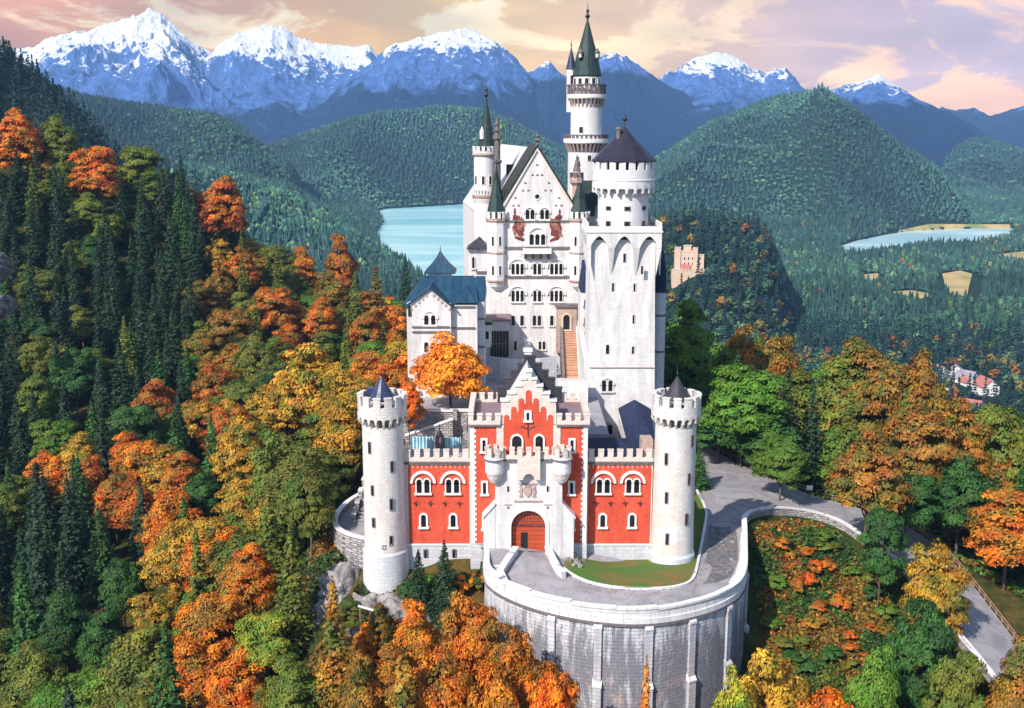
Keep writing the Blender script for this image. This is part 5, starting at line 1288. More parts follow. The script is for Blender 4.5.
pwin(kb, Y, 409.5, 306, 316, 2.0, sur=0.1, mat='trim_dark', sill=False)
for a, c_, py, yy in ((412, 449.5, 326, Y), (412, 449.5, 331, Y), (451.5, 475, 327, Y + 1.2), (451.5, 475, 306, Y + 1.2)):
    z = W(430, py, yy)[1]; MB().box(B(a, py, yy)[0], B(c_, py, yy)[0], yy - 0.25, yy - 0.003, z - 0.22, z).build('string_course', M['trim_dark'], kb)
b = MB()
for k in range(5):
    for s_ in (-1, 1):
        xx = apk[0] + s_ * (0.6 + k * 0.62); zz = apk[1] - 0.95 - k * 0.55; b.box(xx - 0.16, xx + 0.16, Y - 0.12, Y - 0.003, zz - 0.2, zz + 0.18)
b.build('gable_corbel_table', M['trim_tan'], kb)
# pilaster and oriel on its right flank
yy = Y + 3; x4, x5 = W(475, 340, yy)[0], W(484.5, 340, yy)[0]
MB().box(x4, x5, yy, yy + 9, 2, W(480, 300, yy)[1]).build('wall', M['plinth'], kb)
MB().add([(x4 - .2, yy - .3, W(480, 300, yy)[1]), (x5 + .2, yy - .3, W(480, 300, yy)[1]), (x5 + .2, yy + 9, W(480, 300, yy)[1]), (x4 - .2, yy + 9, W(480, 300, yy)[1]), (x5 + .1, yy + 4, W(480, 276, yy + 4)[1]), (x4, yy + 4, W(480, 276, yy + 4)[1])], [(0,1,4,5),(1,2,4),(2,3,5,4),(3,0,5),(0,3,2,1)]).build('roof', M['sheet_blue'], kb)
for py in (318, 346): z = W(480, py, yy)[1]; MB().box(x4, x5 + 0.1, yy - 0.25, yy - 0.003, z - 0.25, z).build('string_course', M['trim_dark'], kb)
yy = Y + 6; x6 = W(491, 340, yy)[0]
ro_ = MB().box(x5 + 0.002, x6, yy, yy + 4, W(487, 347, yy)[1], W(487, 325, yy)[1]).build('oriel', M['white_flat'], kb)
MB().box(x5 + 0.002, x6 + 0.2, yy - 0.2, yy + 4, W(487, 325, yy)[1] + 0.002, W(487, 322, yy)[1]).build('oriel_roof', M['slate'], ro_)
pwin(kb, yy, 487.2, 331, 339, 3.4, sur=0.1, mat='trim')

# ------------------------------------------------------------------ courtyards, stairs, inner walls
ZU = 13.0
yd_ = thing('upper_terrace', 'paved upper courtyard terrace held by stone walls below the white hall', 'terrace', (0, 175, 0))
xa, xb = W(405, 410, 160)[0], W(470, 410, 160)[0]
MB().prism_z([(xa - 3, 160.8), (xb, 160.8), (xb, 150.2), (14, 150.2), (14, 171.8), (15, 200), (-14, 200), (-16, 172), (xa - 3, 172)], 0, ZU).build('paving', M['court'], yd_)
zt_ = W(430, 411.5, 160)[1]
MB().box(xa - 3, xb, 160, 160.8, 0, zt_).build('rubble_wall', M['rubble'], yd_)
MB().box(xa - 3, xb, 159.8, 161.0, zt_ + 0.002, zt_ + 0.22).build('coping', M['trim'], yd_)
for px, w_, t_ in ((455, 5, 409), (465.5, 4, 414)):
    x = W(px, 420, 159.6)[0]; MB().box(x - w_ * 0.07, x + w_ * 0.07, 159.3, 159.98, 0, W(px, t_, 159.6)[1]).build('pier', M['rubble'], yd_)
# ramped coping of the stair below the wall
p0, p1 = W(405, 436, 158.5), W(453, 419.5, 158.5)
b = MB().add([(p0[0], 158.2, p0[1] - 3), (p1[0], 158.2, p1[1] - 3), (p1[0], 158.2, p1[1]), (p0[0], 158.2, p0[1]), (p0[0], 158.7, p0[1] - 3), (p1[0], 158.7, p1[1] - 3), (p1[0], 158.7, p1[1]), (p0[0], 158.7, p0[1])],
             [(0,1,2,3),(7,6,5,4),(3,2,6,7),(0,4,5,1),(1,5,6,2),(0,3,7,4)]); b.build('stair_wall', M['rubble'], yd_)
b = MB(); b.add([(p0[0], 158.05, p0[1] + .003), (p1[0], 158.05, p1[1] + .003), (p1[0], 158.85, p1[1] + .003), (p0[0], 158.85, p0[1] + .003), (p0[0], 158.05, p0[1] + .25), (p1[0], 158.05, p1[1] + .25), (p1[0], 158.85, p1[1] + .25), (p0[0], 158.85, p0[1] + .25)],
             [(0,3,2,1),(4,5,6,7),(0,1,5,4),(2,3,7,6),(1,2,6,5),(3,0,4,7)]); b.build('stair_coping', M['trim'], yd_)
# white flank wall right of the stairs
x0, x1 = W(556, 400, 169)[0], W(587.5, 400, 169)[0]
MB().box(x0, x1, 168, 170, 0, W(570, 381, 168)[1]).build('flank_wall', M['white_flat'], yd_)
P = [W(578, 331, 190), W(586, 366, 172)]
b = MB().add([(P[0][0], 192, ZU - 2), (P[0][0], 192, P[0][1] + 1.5), (P[1][0] - .3, 172, P[1][1] + .8), (P[1][0] - .3, 172, ZU - 2), (P[0][0] + .8, 192, ZU - 2), (P[0][0] + .8, 192, P[0][1] + 1.5), (P[1][0] + .5, 172, P[1][1] + .8), (P[1][0] + .5, 172, ZU - 2)],
             [(0,1,2,3),(7,6,5,4),(1,5,6,2),(3,2,6,7),(0,4,5,1)])
b.build('balustrade_wall', M['white_flat'], yd_)
# curved parapet under the hall
zt_, zb_ = W(520, 359, 184)[1], W(520, 371, 184)[1]
pts = [(W(485, 365, 187)[0], 187), (W(500, 365, 185)[0], 185), (W(520, 365, 184)[0], 184), (W(540, 365, 184.5)[0], 184.5), (W(556, 365, 186)[0], 186)]
b = MB()
for k in range(4): b.rbox(pts[k], pts[k + 1], 0.6, ZU - 0.5, zt_)
b.build('curved_parapet', M['plinth'], yd_)
x, z = W(527.5, 343, 186)
cr_o = MB().box(x - 0.45, x + 0.45, 185.4, 186.3, ZU, z + 0.4).box(x - 0.65, x + 0.65, 185.2, 186.5, z + 0.402, z + 0.8).build('stone_post', M['trim'], yd_)
# outside stair to the hall
sto = thing('outdoor_staircase', 'steep flight of terracotta-coloured steps climbing to the porch of the hall', 'staircase', (W(570, 350, 190)[0], 190, ZU))
x0, x1 = W(563.5, 352, 190)[0], W(577, 352, 190)[0]
zs0, zs1 = ZU + 0.0, W(570, 331.5, 193.7)[1]
n = 20; b = MB()
for k in range(n):
    y = 184.5 + k * (193.8 - 184.5) / n; b.box(x0, x1, y, 193.8, zs0 + k * (zs1 - zs0) / n, zs0 + (k + 1) * (zs1 - zs0) / n - 0.001)
b.build('steps', M['steps'], sto)
for xx in (x0 - 0.45, x1 + 0.002):
    MB().add([(xx, 184.2, ZU), (xx + .44, 184.2, ZU), (xx + .44, 193.8, ZU), (xx, 193.8, ZU), (xx, 184.2, ZU + 1.0), (xx + .44, 184.2, ZU + 1.0), (xx + .44, 193.8, zs1 + 1.0), (xx, 193.8, zs1 + 1.0)],
             [(0,3,2,1),(4,5,6,7),(0,1,5,4),(1,2,6,5),(2,3,7,6),(3,0,4,7)]).build('balustrade', M['trim_dark' if xx < x0 else 'white_flat'], sto)
# low range with dark roof at the far right of the courtyard (blue strip left of the square tower)
Y = 186.0; x0, x1 = W(580.5, 280, Y)[0], W(591, 280, Y)[0]
bl = thing('stair_house', 'narrow white stair house with small blue-grey roof squeezed left of the square tower', 'building', (x0, Y, 5))
MB().box(x0, x1, Y, Y + 6, 4, W(585, 292, Y)[1]).build('wall', M['white_flat'], bl)
MB().add([(x0, Y - .2, W(585, 292, Y)[1]), (x1, Y - .2, W(585, 292, Y)[1]), (x1, Y + 3, W(585, 258, Y + 3)[1]), (x0 + .4, Y + 3, W(585, 260, Y + 3)[1]), (x0, Y + 6, W(585, 292, Y)[1]), (x1, Y + 6, W(585, 292, Y)[1])], [(0,1,2,3),(4,3,2,5),(0,3,4),(1,5,2),(0,4,5,1)]).build('roof', M['sheet_navy'], bl)
for k, (py) in enumerate((300, 318, 332)):
    pwin(bl, Y, 585.8, py, py + 6, 2.2, sur=0.14, mat='trim_dark')
# blue cloth screens and a dark chimney on the left wing terrace
zc = W(440, 451, 150)[1]
x0, x1 = W(411.5, 445, 150)[0], W(461, 445, 150)[0]
def screen(a, c_, k):
    xa_, xb_ = W(a, 445, 150)[0], W(c_, 445, 150)[0]; zt_ = W(a, 436.0 + (k % 2) * 0.8, 150)[1]
    s_ = thing('cloth_screen', ['pale blue cloth screen on the left wing terrace, left of the dark chimney', 'pale blue cloth screen on the left wing terrace, right of the dark chimney'][k], 'screen', (xa_, 150, zc - 2), 'cloth screens on the left wing terrace')
    n = 24; V = []; F = []
    for i in range(n + 1):
        xx = xa_ + (xb_ - xa_) * i / n; dy = 0.18 * math.sin(i * 1.7)
        for d in (0, 0.05): V += [(xx, 150 + dy + d, zc - 1.6), (xx, 150 + dy + d, zt_ - 0.15 * abs(math.sin(i * 0.55)))]
    for i in range(n):
        b0 = i * 4; b1 = b0 + 4; F += [(b0, b1, b1 + 1, b0 + 1), (b0 + 3, b1 + 3, b1 + 2, b0 + 2), (b0 + 1, b1 + 1, b1 + 3, b0 + 3)]
    MB().add(V, F).build('cloth', M['tarp'], s_)
    for xx in (xa_, xb_): MB().box(xx - .07, xx + .07, 150.2, 150.34, 10, zt_ + 0.1).build('post', M['iron'], s_)
screen(411.5, 433, 0); screen(443, 461, 1)
x = W(439.5, 440, 150)[0]; z = W(440, 437, 150)[1]
c_ = thing('terrace_chimney', 'dark chimney stack with pointed cap between the two blue cloth screens', 'chimney', (x, 150, 10))
MB().box(x - .6, x + .6, 149.6, 150.8, 6, z).build('stack', M['trim_dark'], c_); MB().lathe(x, 150.2, [(0.55, z + .002), (0.3, z + 0.8), (0.1, z + 1.0), (0.05, z + 1.9)], 8).build('cap', M['iron'], c_)
ws = thing('service_yard', 'small sunken stone yard between the gatehouse left wing and the upper terrace', 'yard', (-10, 153, 0))
MB().box(W(400, 450, 150)[0], W(470, 450, 150)[0], 147.52, 159.9, 0, 9.5).build('paving', M['rubble'], ws)
# ------------------------------------------------------------------ bastion wall with its parapet
def up1(x, y): return float(tps_eval(UP, x, y))
rw = thing('retaining_wall', 'tall curved pale stone retaining wall with buttresses holding up the driveway', 'retaining wall', (PARA[8][0], PARA[8][1], -20))
# close the bastion to the left flank of the portal
START = [(G(486, 545, 1.6)[0] - 0.2, 135.6, 0.5)]
pts = START + PARA[:NBAST]
# resample smoothly
def resample(P, step):
    o = [P[0]]; acc = 0
    for i in range(len(P) - 1):
        a, b_ = Vector(P[i]), Vector(P[i + 1]); L = (b_ - a).xy.length; n = max(1, int(round(L / step)))
        for k in range(1, n + 1): o.append(tuple(a.lerp(b_, k / n)))
    return o
def smooth(P, it=6):
    P = [Vector(p) for p in P]
    for _ in range(it): P = [P[0]] + [(P[i - 1] + P[i] * 2 + P[i + 1]) / 4 for i in range(1, len(P) - 1)] + [P[-1]]
    return [tuple(p) for p in P]
BP = smooth(resample(pts, 1.0), 5)
def normals(P):
    o = []
    for i in range(len(P)):
        a, b_ = P[max(0, i - 1)], P[min(len(P) - 1, i + 1)]; dx, dy = b_[0] - a[0], b_[1] - a[1]; L = math.hypot(dx, dy) or 1
        o.append((dy / L, -dx / L))          # to the right of travel : outward (path runs left to right in front)
    return o
NB = normals(BP)
def strip_wall(name, P, Nn, o0, o1, zb, zt, mat, parent, batter=0.0):
    """wall between offsets o0 < o1 (outward), from zb(i) to zt(i)"""
    V = []; F = []; n = len(P)
    for i, p in enumerate(P):
        nx, ny = Nn[i]; b0, t0 = zb(i), zt(i); bt = batter * (t0 - b0)
        V += [(p[0] + nx * o0, p[1] + ny * o0, b0), (p[0] + nx * (o1 + bt), p[1] + ny * (o1 + bt), b0), (p[0] + nx * o1, p[1] + ny * o1, t0), (p[0] + nx * o0, p[1] + ny * o0, t0)]
    for i in range(n - 1):
        a = i * 4; c_ = a + 4; F += [(a, c_, c_ + 1, a + 1), (a + 1, c_ + 1, c_ + 2, a + 2), (a + 2, c_ + 2, c_ + 3, a + 3), (a + 3, c_ + 3, c_, a)]
    F += [(0, 1, 2, 3), ((n - 1) * 4 + 3, (n - 1) * 4 + 2, (n - 1) * 4 + 1, (n - 1) * 4)]
    return MB().add(V, F).build(name, mat, parent)
zr_ = [p[2] for p in BP]
# run length for a wall texture that follows the curve
m, t, b = newmat('bastion_masonry'); N = NT(t)
at = N.n('ShaderNodeAttribute'); at.attribute_name = 'run'; g = N.n('ShaderNodeNewGeometry'); sp = N.n('ShaderNodeSeparateXYZ'); N.l(g.outputs['Position'], sp.inputs[0])
uv = N.comb(at.outputs['Fac'], sp.outputs[2], 0)
br = N.n('ShaderNodeTexBrick'); N.l(uv, br.inputs[0]); br.inputs['Scale'].default_value = 1; br.inputs['Brick Width'].default_value = 1.0; br.inputs['Row Height'].default_value = 0.45; br.inputs['Mortar Size'].default_value = 0.022
br.inputs['Color1'].default_value = (0.70, 0.70, 0.73, 1); br.inputs['Color2'].default_value = (0.56, 0.56, 0.60, 1); br.inputs['Mortar'].default_value = (0.30, 0.30, 0.33, 1)
v2 = N.comb(N.math('MULTIPLY', at.outputs['Fac'], 1.1), N.math('MULTIPLY', sp.outputs[2], 0.13), 3.0)
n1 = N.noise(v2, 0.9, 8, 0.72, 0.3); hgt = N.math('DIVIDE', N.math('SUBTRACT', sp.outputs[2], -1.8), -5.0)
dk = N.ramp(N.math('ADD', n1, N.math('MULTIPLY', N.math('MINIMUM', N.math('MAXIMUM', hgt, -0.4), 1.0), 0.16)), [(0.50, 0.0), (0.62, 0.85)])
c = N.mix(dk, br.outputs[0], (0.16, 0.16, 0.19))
n2 = N.noise(g.outputs['Position'], 0.35, 5, 0.6, 0.8); c = N.mix(N.ramp(n2, [(0.56, 0.0), (0.70, 0.55)]), c, (0.60, 0.42, 0.38))
n3 = N.noise(g.outputs['Position'], 2.5, 5, 0.7); c = N.mix(0.6, c, N.ramp(n3, [(0.3, 0.5), (0.7, 1.0)]), 'MULTIPLY')
N.l(c, b.inputs['Base Color']); b.inputs['Roughness'].default_value = 0.9; N.bump(N.math('ADD', n3, N.math('MULTIPLY', br.outputs['Fac'], -0.6)), b, 0.8, 0.1)
M['bastion'] = m
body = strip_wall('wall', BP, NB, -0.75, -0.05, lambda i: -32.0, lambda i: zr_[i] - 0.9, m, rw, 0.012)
run = [0.0]
for i in range(1, len(BP)): run.append(run[-1] + math.hypot(BP[i][0] - BP[i-1][0], BP[i][1] - BP[i-1][1]))
a_ = body.data.attributes.new('run', 'FLOAT', 'POINT'); a_.data.foreach_set('value', [run[i // 4] for i in range(len(body.data.vertices))])
MB_ = strip_wall('string_course', BP, NB, -0.74, 0.22, lambda i: zr_[i] - 1.25, lambda i: zr_[i] - 0.9, M['trim_dark'], rw)
strip_wall('ledge', BP, NB, -0.78, 0.12, lambda i: zr_[i] - 0.897, lambda i: zr_[i] - 0.25, M['coping'], rw)
strip_wall('parapet', BP, NB, -0.55, -0.05, lambda i: zr_[i] - 0.247, lambda i: zr_[i] + 0.85, M['coping'], rw)
# stepped coping slabs
k = 0; i = 0
while i < len(BP) - 1:
    j = min(i + 5, len(BP) - 1)
    zc = max(zr_[i:j + 1]) + 0.853 + 0.05 * (k % 2)
    strip_wall('coping_slab', BP[i:j + 1], NB[i:j + 1], -0.68, 0.08, lambda q, z=zc: z - 0.14, lambda q, z=zc: z + 0.14, M['coping'], rw); i = j; k += 1
# buttresses at the places the photograph shows
for px, top_ in ((553, 617), (602.5, 624), (651, 625), (693, 622), (730, 611), (746.5, 601)):
    bi = min(range(len(BP)), key=lambda i: abs(project(BP[i][0], BP[i][1], BP[i][2] - 2)[0] - px) + (0 if BP[i][1] < 150 else 100))
    p, nn = BP[bi], NB[bi]; T_ = (-nn[1], nn[0], 0); o_ = (p[0] + nn[0] * -0.3, p[1] + nn[1] * -0.3, 0)
    zt_ = p[2] - 1.7
    b = MB()
    for z0, z1, d, w2 in ((zt_ - 7.5, zt_, 0.6, 0.45), (-32, zt_ - 7.503, 0.9, 0.52)):
        V = []
        o3 = Vector(o_); T3 = Vector(T_); N3 = Vector((nn[0], nn[1], 0))
        b.plate(o_, T_, (nn[0], nn[1], 0), [(-w2, z0), (-w2, z1), (w2, z1), (w2, z0)], 0, d)
    bo_ = b.build('buttress', M['ret_wall'], rw)
    b = MB()
    for z1, d, w2 in ((zt_, 0.68, 0.5), (zt_ - 7.5, 0.98, 0.58)):
        o3 = Vector(o_); T3 = Vector(T_); N3 = Vector((nn[0], nn[1], 0))
        V = [o3 + T3 * s_ * w2 + N3 * dd + Vector((0, 0, zz)) for s_ in (-1, 1) for dd, zz in ((0.3, z1 + .003), (d, z1 + .003), (d, z1 + 0.2), (0.3, z1 + 0.95))]
        b.add(V, [(0,1,2,3),(7,6,5,4),(0,4,5,1),(1,5,6,2),(2,6,7,3),(3,7,4,0)])
    b.build('buttress_cap', M['coping'], bo_)

# low stone wall along the road's inner side, falling away to the right
LP = PARA[NBAST - 1:]
LP = smooth(resample(LP, 1.5), 3); NL = normals(LP); zl = [p[2] for p in LP]
lw = thing('roadside_wall', 'low grey stone wall following the inner edge of the falling road', 'wall', (LP[10][0], LP[10][1], zl[10]))
strip_wall('wall', LP, NL, -0.55, -0.05, lambda i: zl[i] - 4.5, lambda i: zl[i] + 0.75, M['rubble'], lw)
strip_wall('coping', LP, NL, -0.65, 0.05, lambda i: zl[i] + 0.753, lambda i: zl[i] + 0.98, M['coping'], lw)

# ------------------------------------------------------------------ driveway, road, lawn, kerbs
OUT_IN = [(BP[i][0] - NB[i][0] * 0.5, BP[i][1] - NB[i][1] * 0.5) for i in range(0, len(BP), 2)]
ROADIN = [(p[0] - n_[0] * 0.4, p[1] - n_[1] * 0.4) for p, n_ in zip(LP, NL)][2::2]
FENS = smooth(resample(FEN, 2.0), 4)
LAWN_PX = [(563,573),(569,578),(587,585.5),(612,590),(640,591),(660,590.5),(675,589),(686,586),(692,582.5),(696,572),(700,550),(704,530),(707,514),(703,503),(697,492),(694,480),(694,466),(690,455)]
LAW = [G(px, py, -0.45) for px, py in LAWN_PX]
poly = OUT_IN + ROADIN + [(p[0], p[1]) for p in reversed(FENS)] + [(27, 205), (24, 190), (22, 150), (16, 138), (3, 138.5), (-1, 138.5), (-4, 136.4), (-5, 136)]
def fill_surface(name, poly, zf, mat, step=1.5, dz=0.0, kind='structure'):
    xs = [p[0] for p in poly]; ys = [p[1] for p in poly]
    gx_, gy_ = np.meshgrid(np.arange(min(xs), max(xs), step), np.arange(min(ys), max(ys), step))
    inner = poly_mask(offset_poly(poly, -0.6), gx_.ravel(), gy_.ravel()) & poly_mask(poly, gx_.ravel(), gy_.ravel())
    P = [Vector(p) for p in poly] + [Vector((a, c_)) for a, c_ in zip(gx_.ravel()[inner], gy_.ravel()[inner])]
    n = len(poly)
    v, e_, f, *_r = delaunay_2d_cdt(P, [], [list(range(n))], 1, 1e-4)
    vx = np.array([q.x for q in v]); vy = np.array([q.y for q in v]); vz = zf(vx, vy) + dz
    o = MB().add([(a, c_, d) for a, c_, d in zip(vx, vy, vz)], f).build(name, mat)
    o.data.polygons.foreach_set('use_smooth', [True] * len(o.data.polygons))
    if o.data.polygons[0].normal.z < 0: o.data.flip_normals()
    if kind: tag(o, kind=kind)
    return o
upv = lambda x, y: tps_eval(UP, x, y)
fill_surface('driveway', poly, upv, M['asphalt'])
m, t, b = newmat('dry_lawn_grass'); N = NT(t); g = N.n('ShaderNodeNewGeometry'); P_ = g.outputs['Position']
n1 = N.noise(P_, 0.16, 4, 0.6, 0.6); n2 = N.noise(P_, 5.0, 5, 0.7)
sp = N.n('ShaderNodeSeparateXYZ'); N.l(P_, sp.inputs[0])
c = N.ramp(n1, [(0.42, (0.060, 0.17, 0.012)), (0.56, (0.13, 0.15, 0.02)), (0.68, (0.26, 0.12, 0.03))])
c = N.mix(0.7, c, N.ramp(n2, [(0.3, 0.45), (0.7, 1.0)]), 'MULTIPLY'); N.l(c, b.inputs['Base Color']); b.inputs['Roughness'].default_value = 1; N.bump(n2, b, 0.8, 0.1); M['lawn'] = m
lawn_poly = LAW + [(21, 172), (14, 150), (11, 139.5), (G(581, 562, -1.2)[0], 139), (G(566, 566, -0.6)[0], 135.5)]
fill_surface('lawn', lawn_poly, upv, M['lawn'], 1.2, 0.10)
# kerb round the lawn
LK = smooth(resample([(a, c_, up1(a, c_)) for a, c_ in LAW[:17]], 0.8), 3); NK = normals(LK)
kb_ = strip_wall('kerb', LK, NK, -0.18, 0.18, lambda i: LK[i][2] - 0.1, lambda i: LK[i][2] + 0.24, M['coping'], None); tag(kb_, kind='structure')
# darker cobbled patch on the drive beside the tower
patch = [G(px, py, -0.4) for px, py in [(709,524),(735,523),(738,540),(737,562),(731,577),(716,583),(703,585),(706,560)]]
fill_surface('cobble_patch', patch, upv, M['tar_patch'], 1.2, 0.005)
# lighter raised gutter strip next to the parapet
gut = [G(px, py, -0.4) for px, py in [(741,531),(744,531),(744,560),(740,574),(733,584),(728,583),(735,573),(739,560)]]
fill_surface('gutter', gut, upv, M['coping'], 1.2, 0.006)
# bridge-like cheek walls either side of the gate ramp
gw = 0
for pxs, lab in (([(516, 546.5), (507, 559), (500, 570.5), (506, 583)], 'white stone cheek wall of the gate ramp, left side of the arched gate'), ([(547.5, 546), (552.5, 557), (558, 567), (564, 572)], 'white stone cheek wall of the gate ramp, right side of the arched gate')):
    P = path_xy(pxs, upz, 0.9); P = resample(P, 0.7); Nn = normals(P)
    w_ = thing('cheek_wall', lab, 'wall', (P[0][0], P[0][1], P[0][2]), 'cheek walls of the gate ramp')
    strip_wall('wall', P, Nn, -0.3, 0.3, lambda i: P[i][2] - 3.0, lambda i: P[i][2] + 0.75, M['white_flat'], w_)
    strip_wall('coping', P, Nn, -0.42, 0.42, lambda i: P[i][2] + 0.753, lambda i: P[i][2] + 0.95, M['coping'], w_)
# pale masonry block under the left cheek (the bastion's left end)
x0, x1 = G(484, 560, 1)[0], G(500, 560, 1)[0]
lb_ = thing('bastion_pier', 'block of pale masonry closing the left end of the curved wall beside the gate', 'pier', (x0, 134, -8))
MB().box(x0 + 0.1, x1, 131.0, 136.8, -12, 0.6).build('block', M['white_flat'], lb_)
MB().box(x0 - 0.1, x1 + 0.1, 130.8, 136.9, 0.603, 0.9).build('coping', M['coping'], lb_)
# rubble stones by the lawn's left corner
for k, (px, py, r_) in enumerate(((573, 561, .7), (577, 566, .55), (569, 566, .5), (580, 571, .4), (574, 571, .35), (584, 563, .35))):
    x, y = G(px, py, -0.7); import bmesh
    bm = bmesh.new(); bmesh.ops.create_icosphere(bm, subdivisions=2, radius=r_)
    for v in bm.verts: v.co *= 0.75 + 0.5 * random.random(); 
    me = bpy.data.meshes.new('boulder'); bm.to_mesh(me); bm.free(); me.materials.append(M['rock'])
    o = bpy.data.objects.new('boulder', me); COL.objects.link(o); o.location = (x, y, up1(x, y) + 0.15)
    tag(o, 'small pale boulder in the heap at the left corner of the lawn', 'boulder', 'boulders at the lawn corner')

# ------------------------------------------------------------------ fence, rail and sign along the road
def fence(P, name, label, sp_, h, rails, group=None, mat='wood', pr=0.09):
    f = thing(name, label, 'fence', P[0], group)
    Q = resample(P, sp_)
    tops = []
    for x, y, z in Q:
        MB().box(x - pr, x + pr, y - pr, y + pr, z - 0.5, z + h).build('post', M[mat], f); tops.append((x, y, z))
    for rh in rails: MB().tube([(x, y - pr - 0.04, z + rh) for x, y, z in tops], 0.085, 6).build('rail', M[mat], f)
    return f
OFF = [(p[0] + 0.0, p[1] + 0.3, float(up1(p[0], p[1] + 0.3))) for p in FENS]
split = min(range(len(OFF)), key=lambda i: abs(project(*OFF[i])[0] - 812))
fence(OFF[:split], 'wooden_fence', 'brown wooden rail fence on the outer edge of the upper road junction', 2.2, 1.1, (0.5, 1.0))
fence(OFF[split + 1:], 'wooden_fence', 'long wooden rail fence along the falling road to the right', 2.6, 1.0, (0.45, 0.92))
x, y, z = path_xy([(808.5, 496)], upz, 0.0)[0]; x, y = x, y - 0.3
sg = thing('road_sign', 'small white notice board on a post at the road fence', 'sign', (x, y, z))
MB().box(x - .06, x + .06, y - .06, y + .06, z - .3, z + 2.0).build('post', M['iron'], sg)
MB().box(x - .5, x + .5, y - .12, y - .063, z + 1.15, z + 1.95).build('board', M['sign_white'], sg)
bm_ = MB(); bm_.box(x - .38, x + .38, y - .128, y - .122, z + 1.7, z + 1.78).box(x - .38, x + .38, y - .128, y - .122, z + 1.5, z + 1.55).box(x - .38, x + .2, y - .128, y - .122, z + 1.36, z + 1.41); 
# ------------------------------------------------------------------ left terrace with curved wall and stair
lt_ = thing('side_terrace', 'gravelled terrace with curved parapet clinging left of the round gate tower', 'terrace', (G(350, 520, 0)[0], 142, 0))
TPX = [(366,490),(357,494),(346,501),(338,509),(333,518),(333,526),(341,532),(352,536),(366,539)]
TP = [(G(a, c_, 1.4)[0], G(a, c_, 1.4)[1], 0.5) for a, c_ in TPX]; TP = smooth(resample(TP, 0.8), 4); NTp = [(-a, -b_) for a, b_ in normals(TP)]
cxm = sum(p[0] for p in TP) / len(TP); cym = sum(p[1] for p in TP) / len(TP)
NTp = [n_ if (p[0] - cxm) * n_[0] + (p[1] - cym) * n_[1] > 0 else (-n_[0], -n_[1]) for p, n_ in zip(TP, NTp)]
strip_wall('wall', TP, NTp, -0.5, 0.0, lambda i: -9, lambda i: 1.25, M['rubble'], lt_, 0.02)
strip_wall('coping', TP, NTp, -0.62, 0.14, lambda i: 1.253, lambda i: 1.5, M['coping'], lt_)
b = MB().prism_z([(p[0] - n_[0] * .3, p[1] - n_[1] * .3) for p, n_ in zip(TP, NTp)] + [(-17.5, 140), (-17.5, 150)], -3, 0.45); b.build('paving', M['court'], lt_)
# stair climbing behind the tower
s0, s1 = W(349, 500, 148), W(361, 457, 158)
st2 = thing('garden_stair', 'narrow stone stair with stepped white parapet rising behind the left round tower', 'staircase', (s0[0], 148, 0))
b = MB(); n = 22
for k in range(n):
    f0, f1 = k / n, (k + 1) / n; y0 = 147.5 + f0 * 12; z1 = 0.5 + (f1) * 9.5; xx = s0[0] + 1.0 + f0 * 2.6
    b.box(xx, xx + 3.2, y0, y0 + 12.5 / n, -6, z1)
b.build('steps', M['rubble'], st2)
b = MB(); b2 = MB()
for k in range(8):
    f0 = k / 8; y0 = 147.3 + f0 * 12; z1 = 1.8 + (f0) * 9.8; xx = s0[0] + 0.4 + f0 * 2.6
    b.box(xx, xx + 0.55, y0, y0 + 1.5, -8, z1); MB().box(xx - 0.08, xx + 0.63, y0 - 0.02, y0 + 1.52, z1 + .003, z1 + 0.2).build('parapet_coping', M['coping'], st2)
b.build('stair_parapet', M['rubble'], st2)

# ------------------------------------------------------------------ rocks under the left tower, crag on the left slope
def rock(name, label, c_, sx, sy, sz, seed, mat='rock', cat='rock', sub=5, group=None):
    bm = bmesh.new(); bmesh.ops.create_icosphere(bm, subdivisions=sub, radius=1.0)
    V = np.array([v.co[:] for v in bm.verts])
    d = ridged(V[:, 0] * 1.7 + seed + V[:, 2], V[:, 1] * 1.7 + V[:, 2] * 2.1 + 3, 5, seed, 0.6) - 0.4
    d2 = fbm(V[:, 0] * 4 + seed, V[:, 2] * 4 + V[:, 1] * 3, 4, seed + 5) - 0.5
    d3 = vnoise(V[:, 0] * 1.5 + seed, V[:, 1] * 1.5 + V[:, 2], seed + 2) - 0.5
    for v, a, e_, u_ in zip(bm.verts, d, d2, d3): v.co *= 1 + 0.26 * a + 0.3 * e_ + 0.45 * u_
    for v in bm.verts: v.co = Vector((v.co.x * sx, v.co.y * sy, v.co.z * sz))
    me = bpy.data.meshes.new(name); bm.to_mesh(me); bm.free(); me.materials.append(M[mat])
    o = bpy.data.objects.new(name, me); COL.objects.link(o); o.location = c_
    return tag(o, label, cat, group)
x, y = -17.6, 131.5
rock('rock_outcrop', 'pale craggy rock face directly under the left round tower', (-18.5, 133.5, -10.5), 5.2, 4.2, 6.0, 3)
rock('rock_outcrop', 'grey rock ledge under the curved terrace wall', (-23.5, 138.5, -10), 4.8, 4, 6.5, 8)
rock('rock_outcrop', 'low pale rock between the left tower foot and the two small spruces', (-12.2, 131.6, -7.2), 3.2, 2.6, 2.6, 15)
rock('rock_outcrop', 'smooth grey slab at the bottom of the rock face, above the orange trees', (-19.5, 128.5, -17), 3.6, 3.4, 5.0, 21)
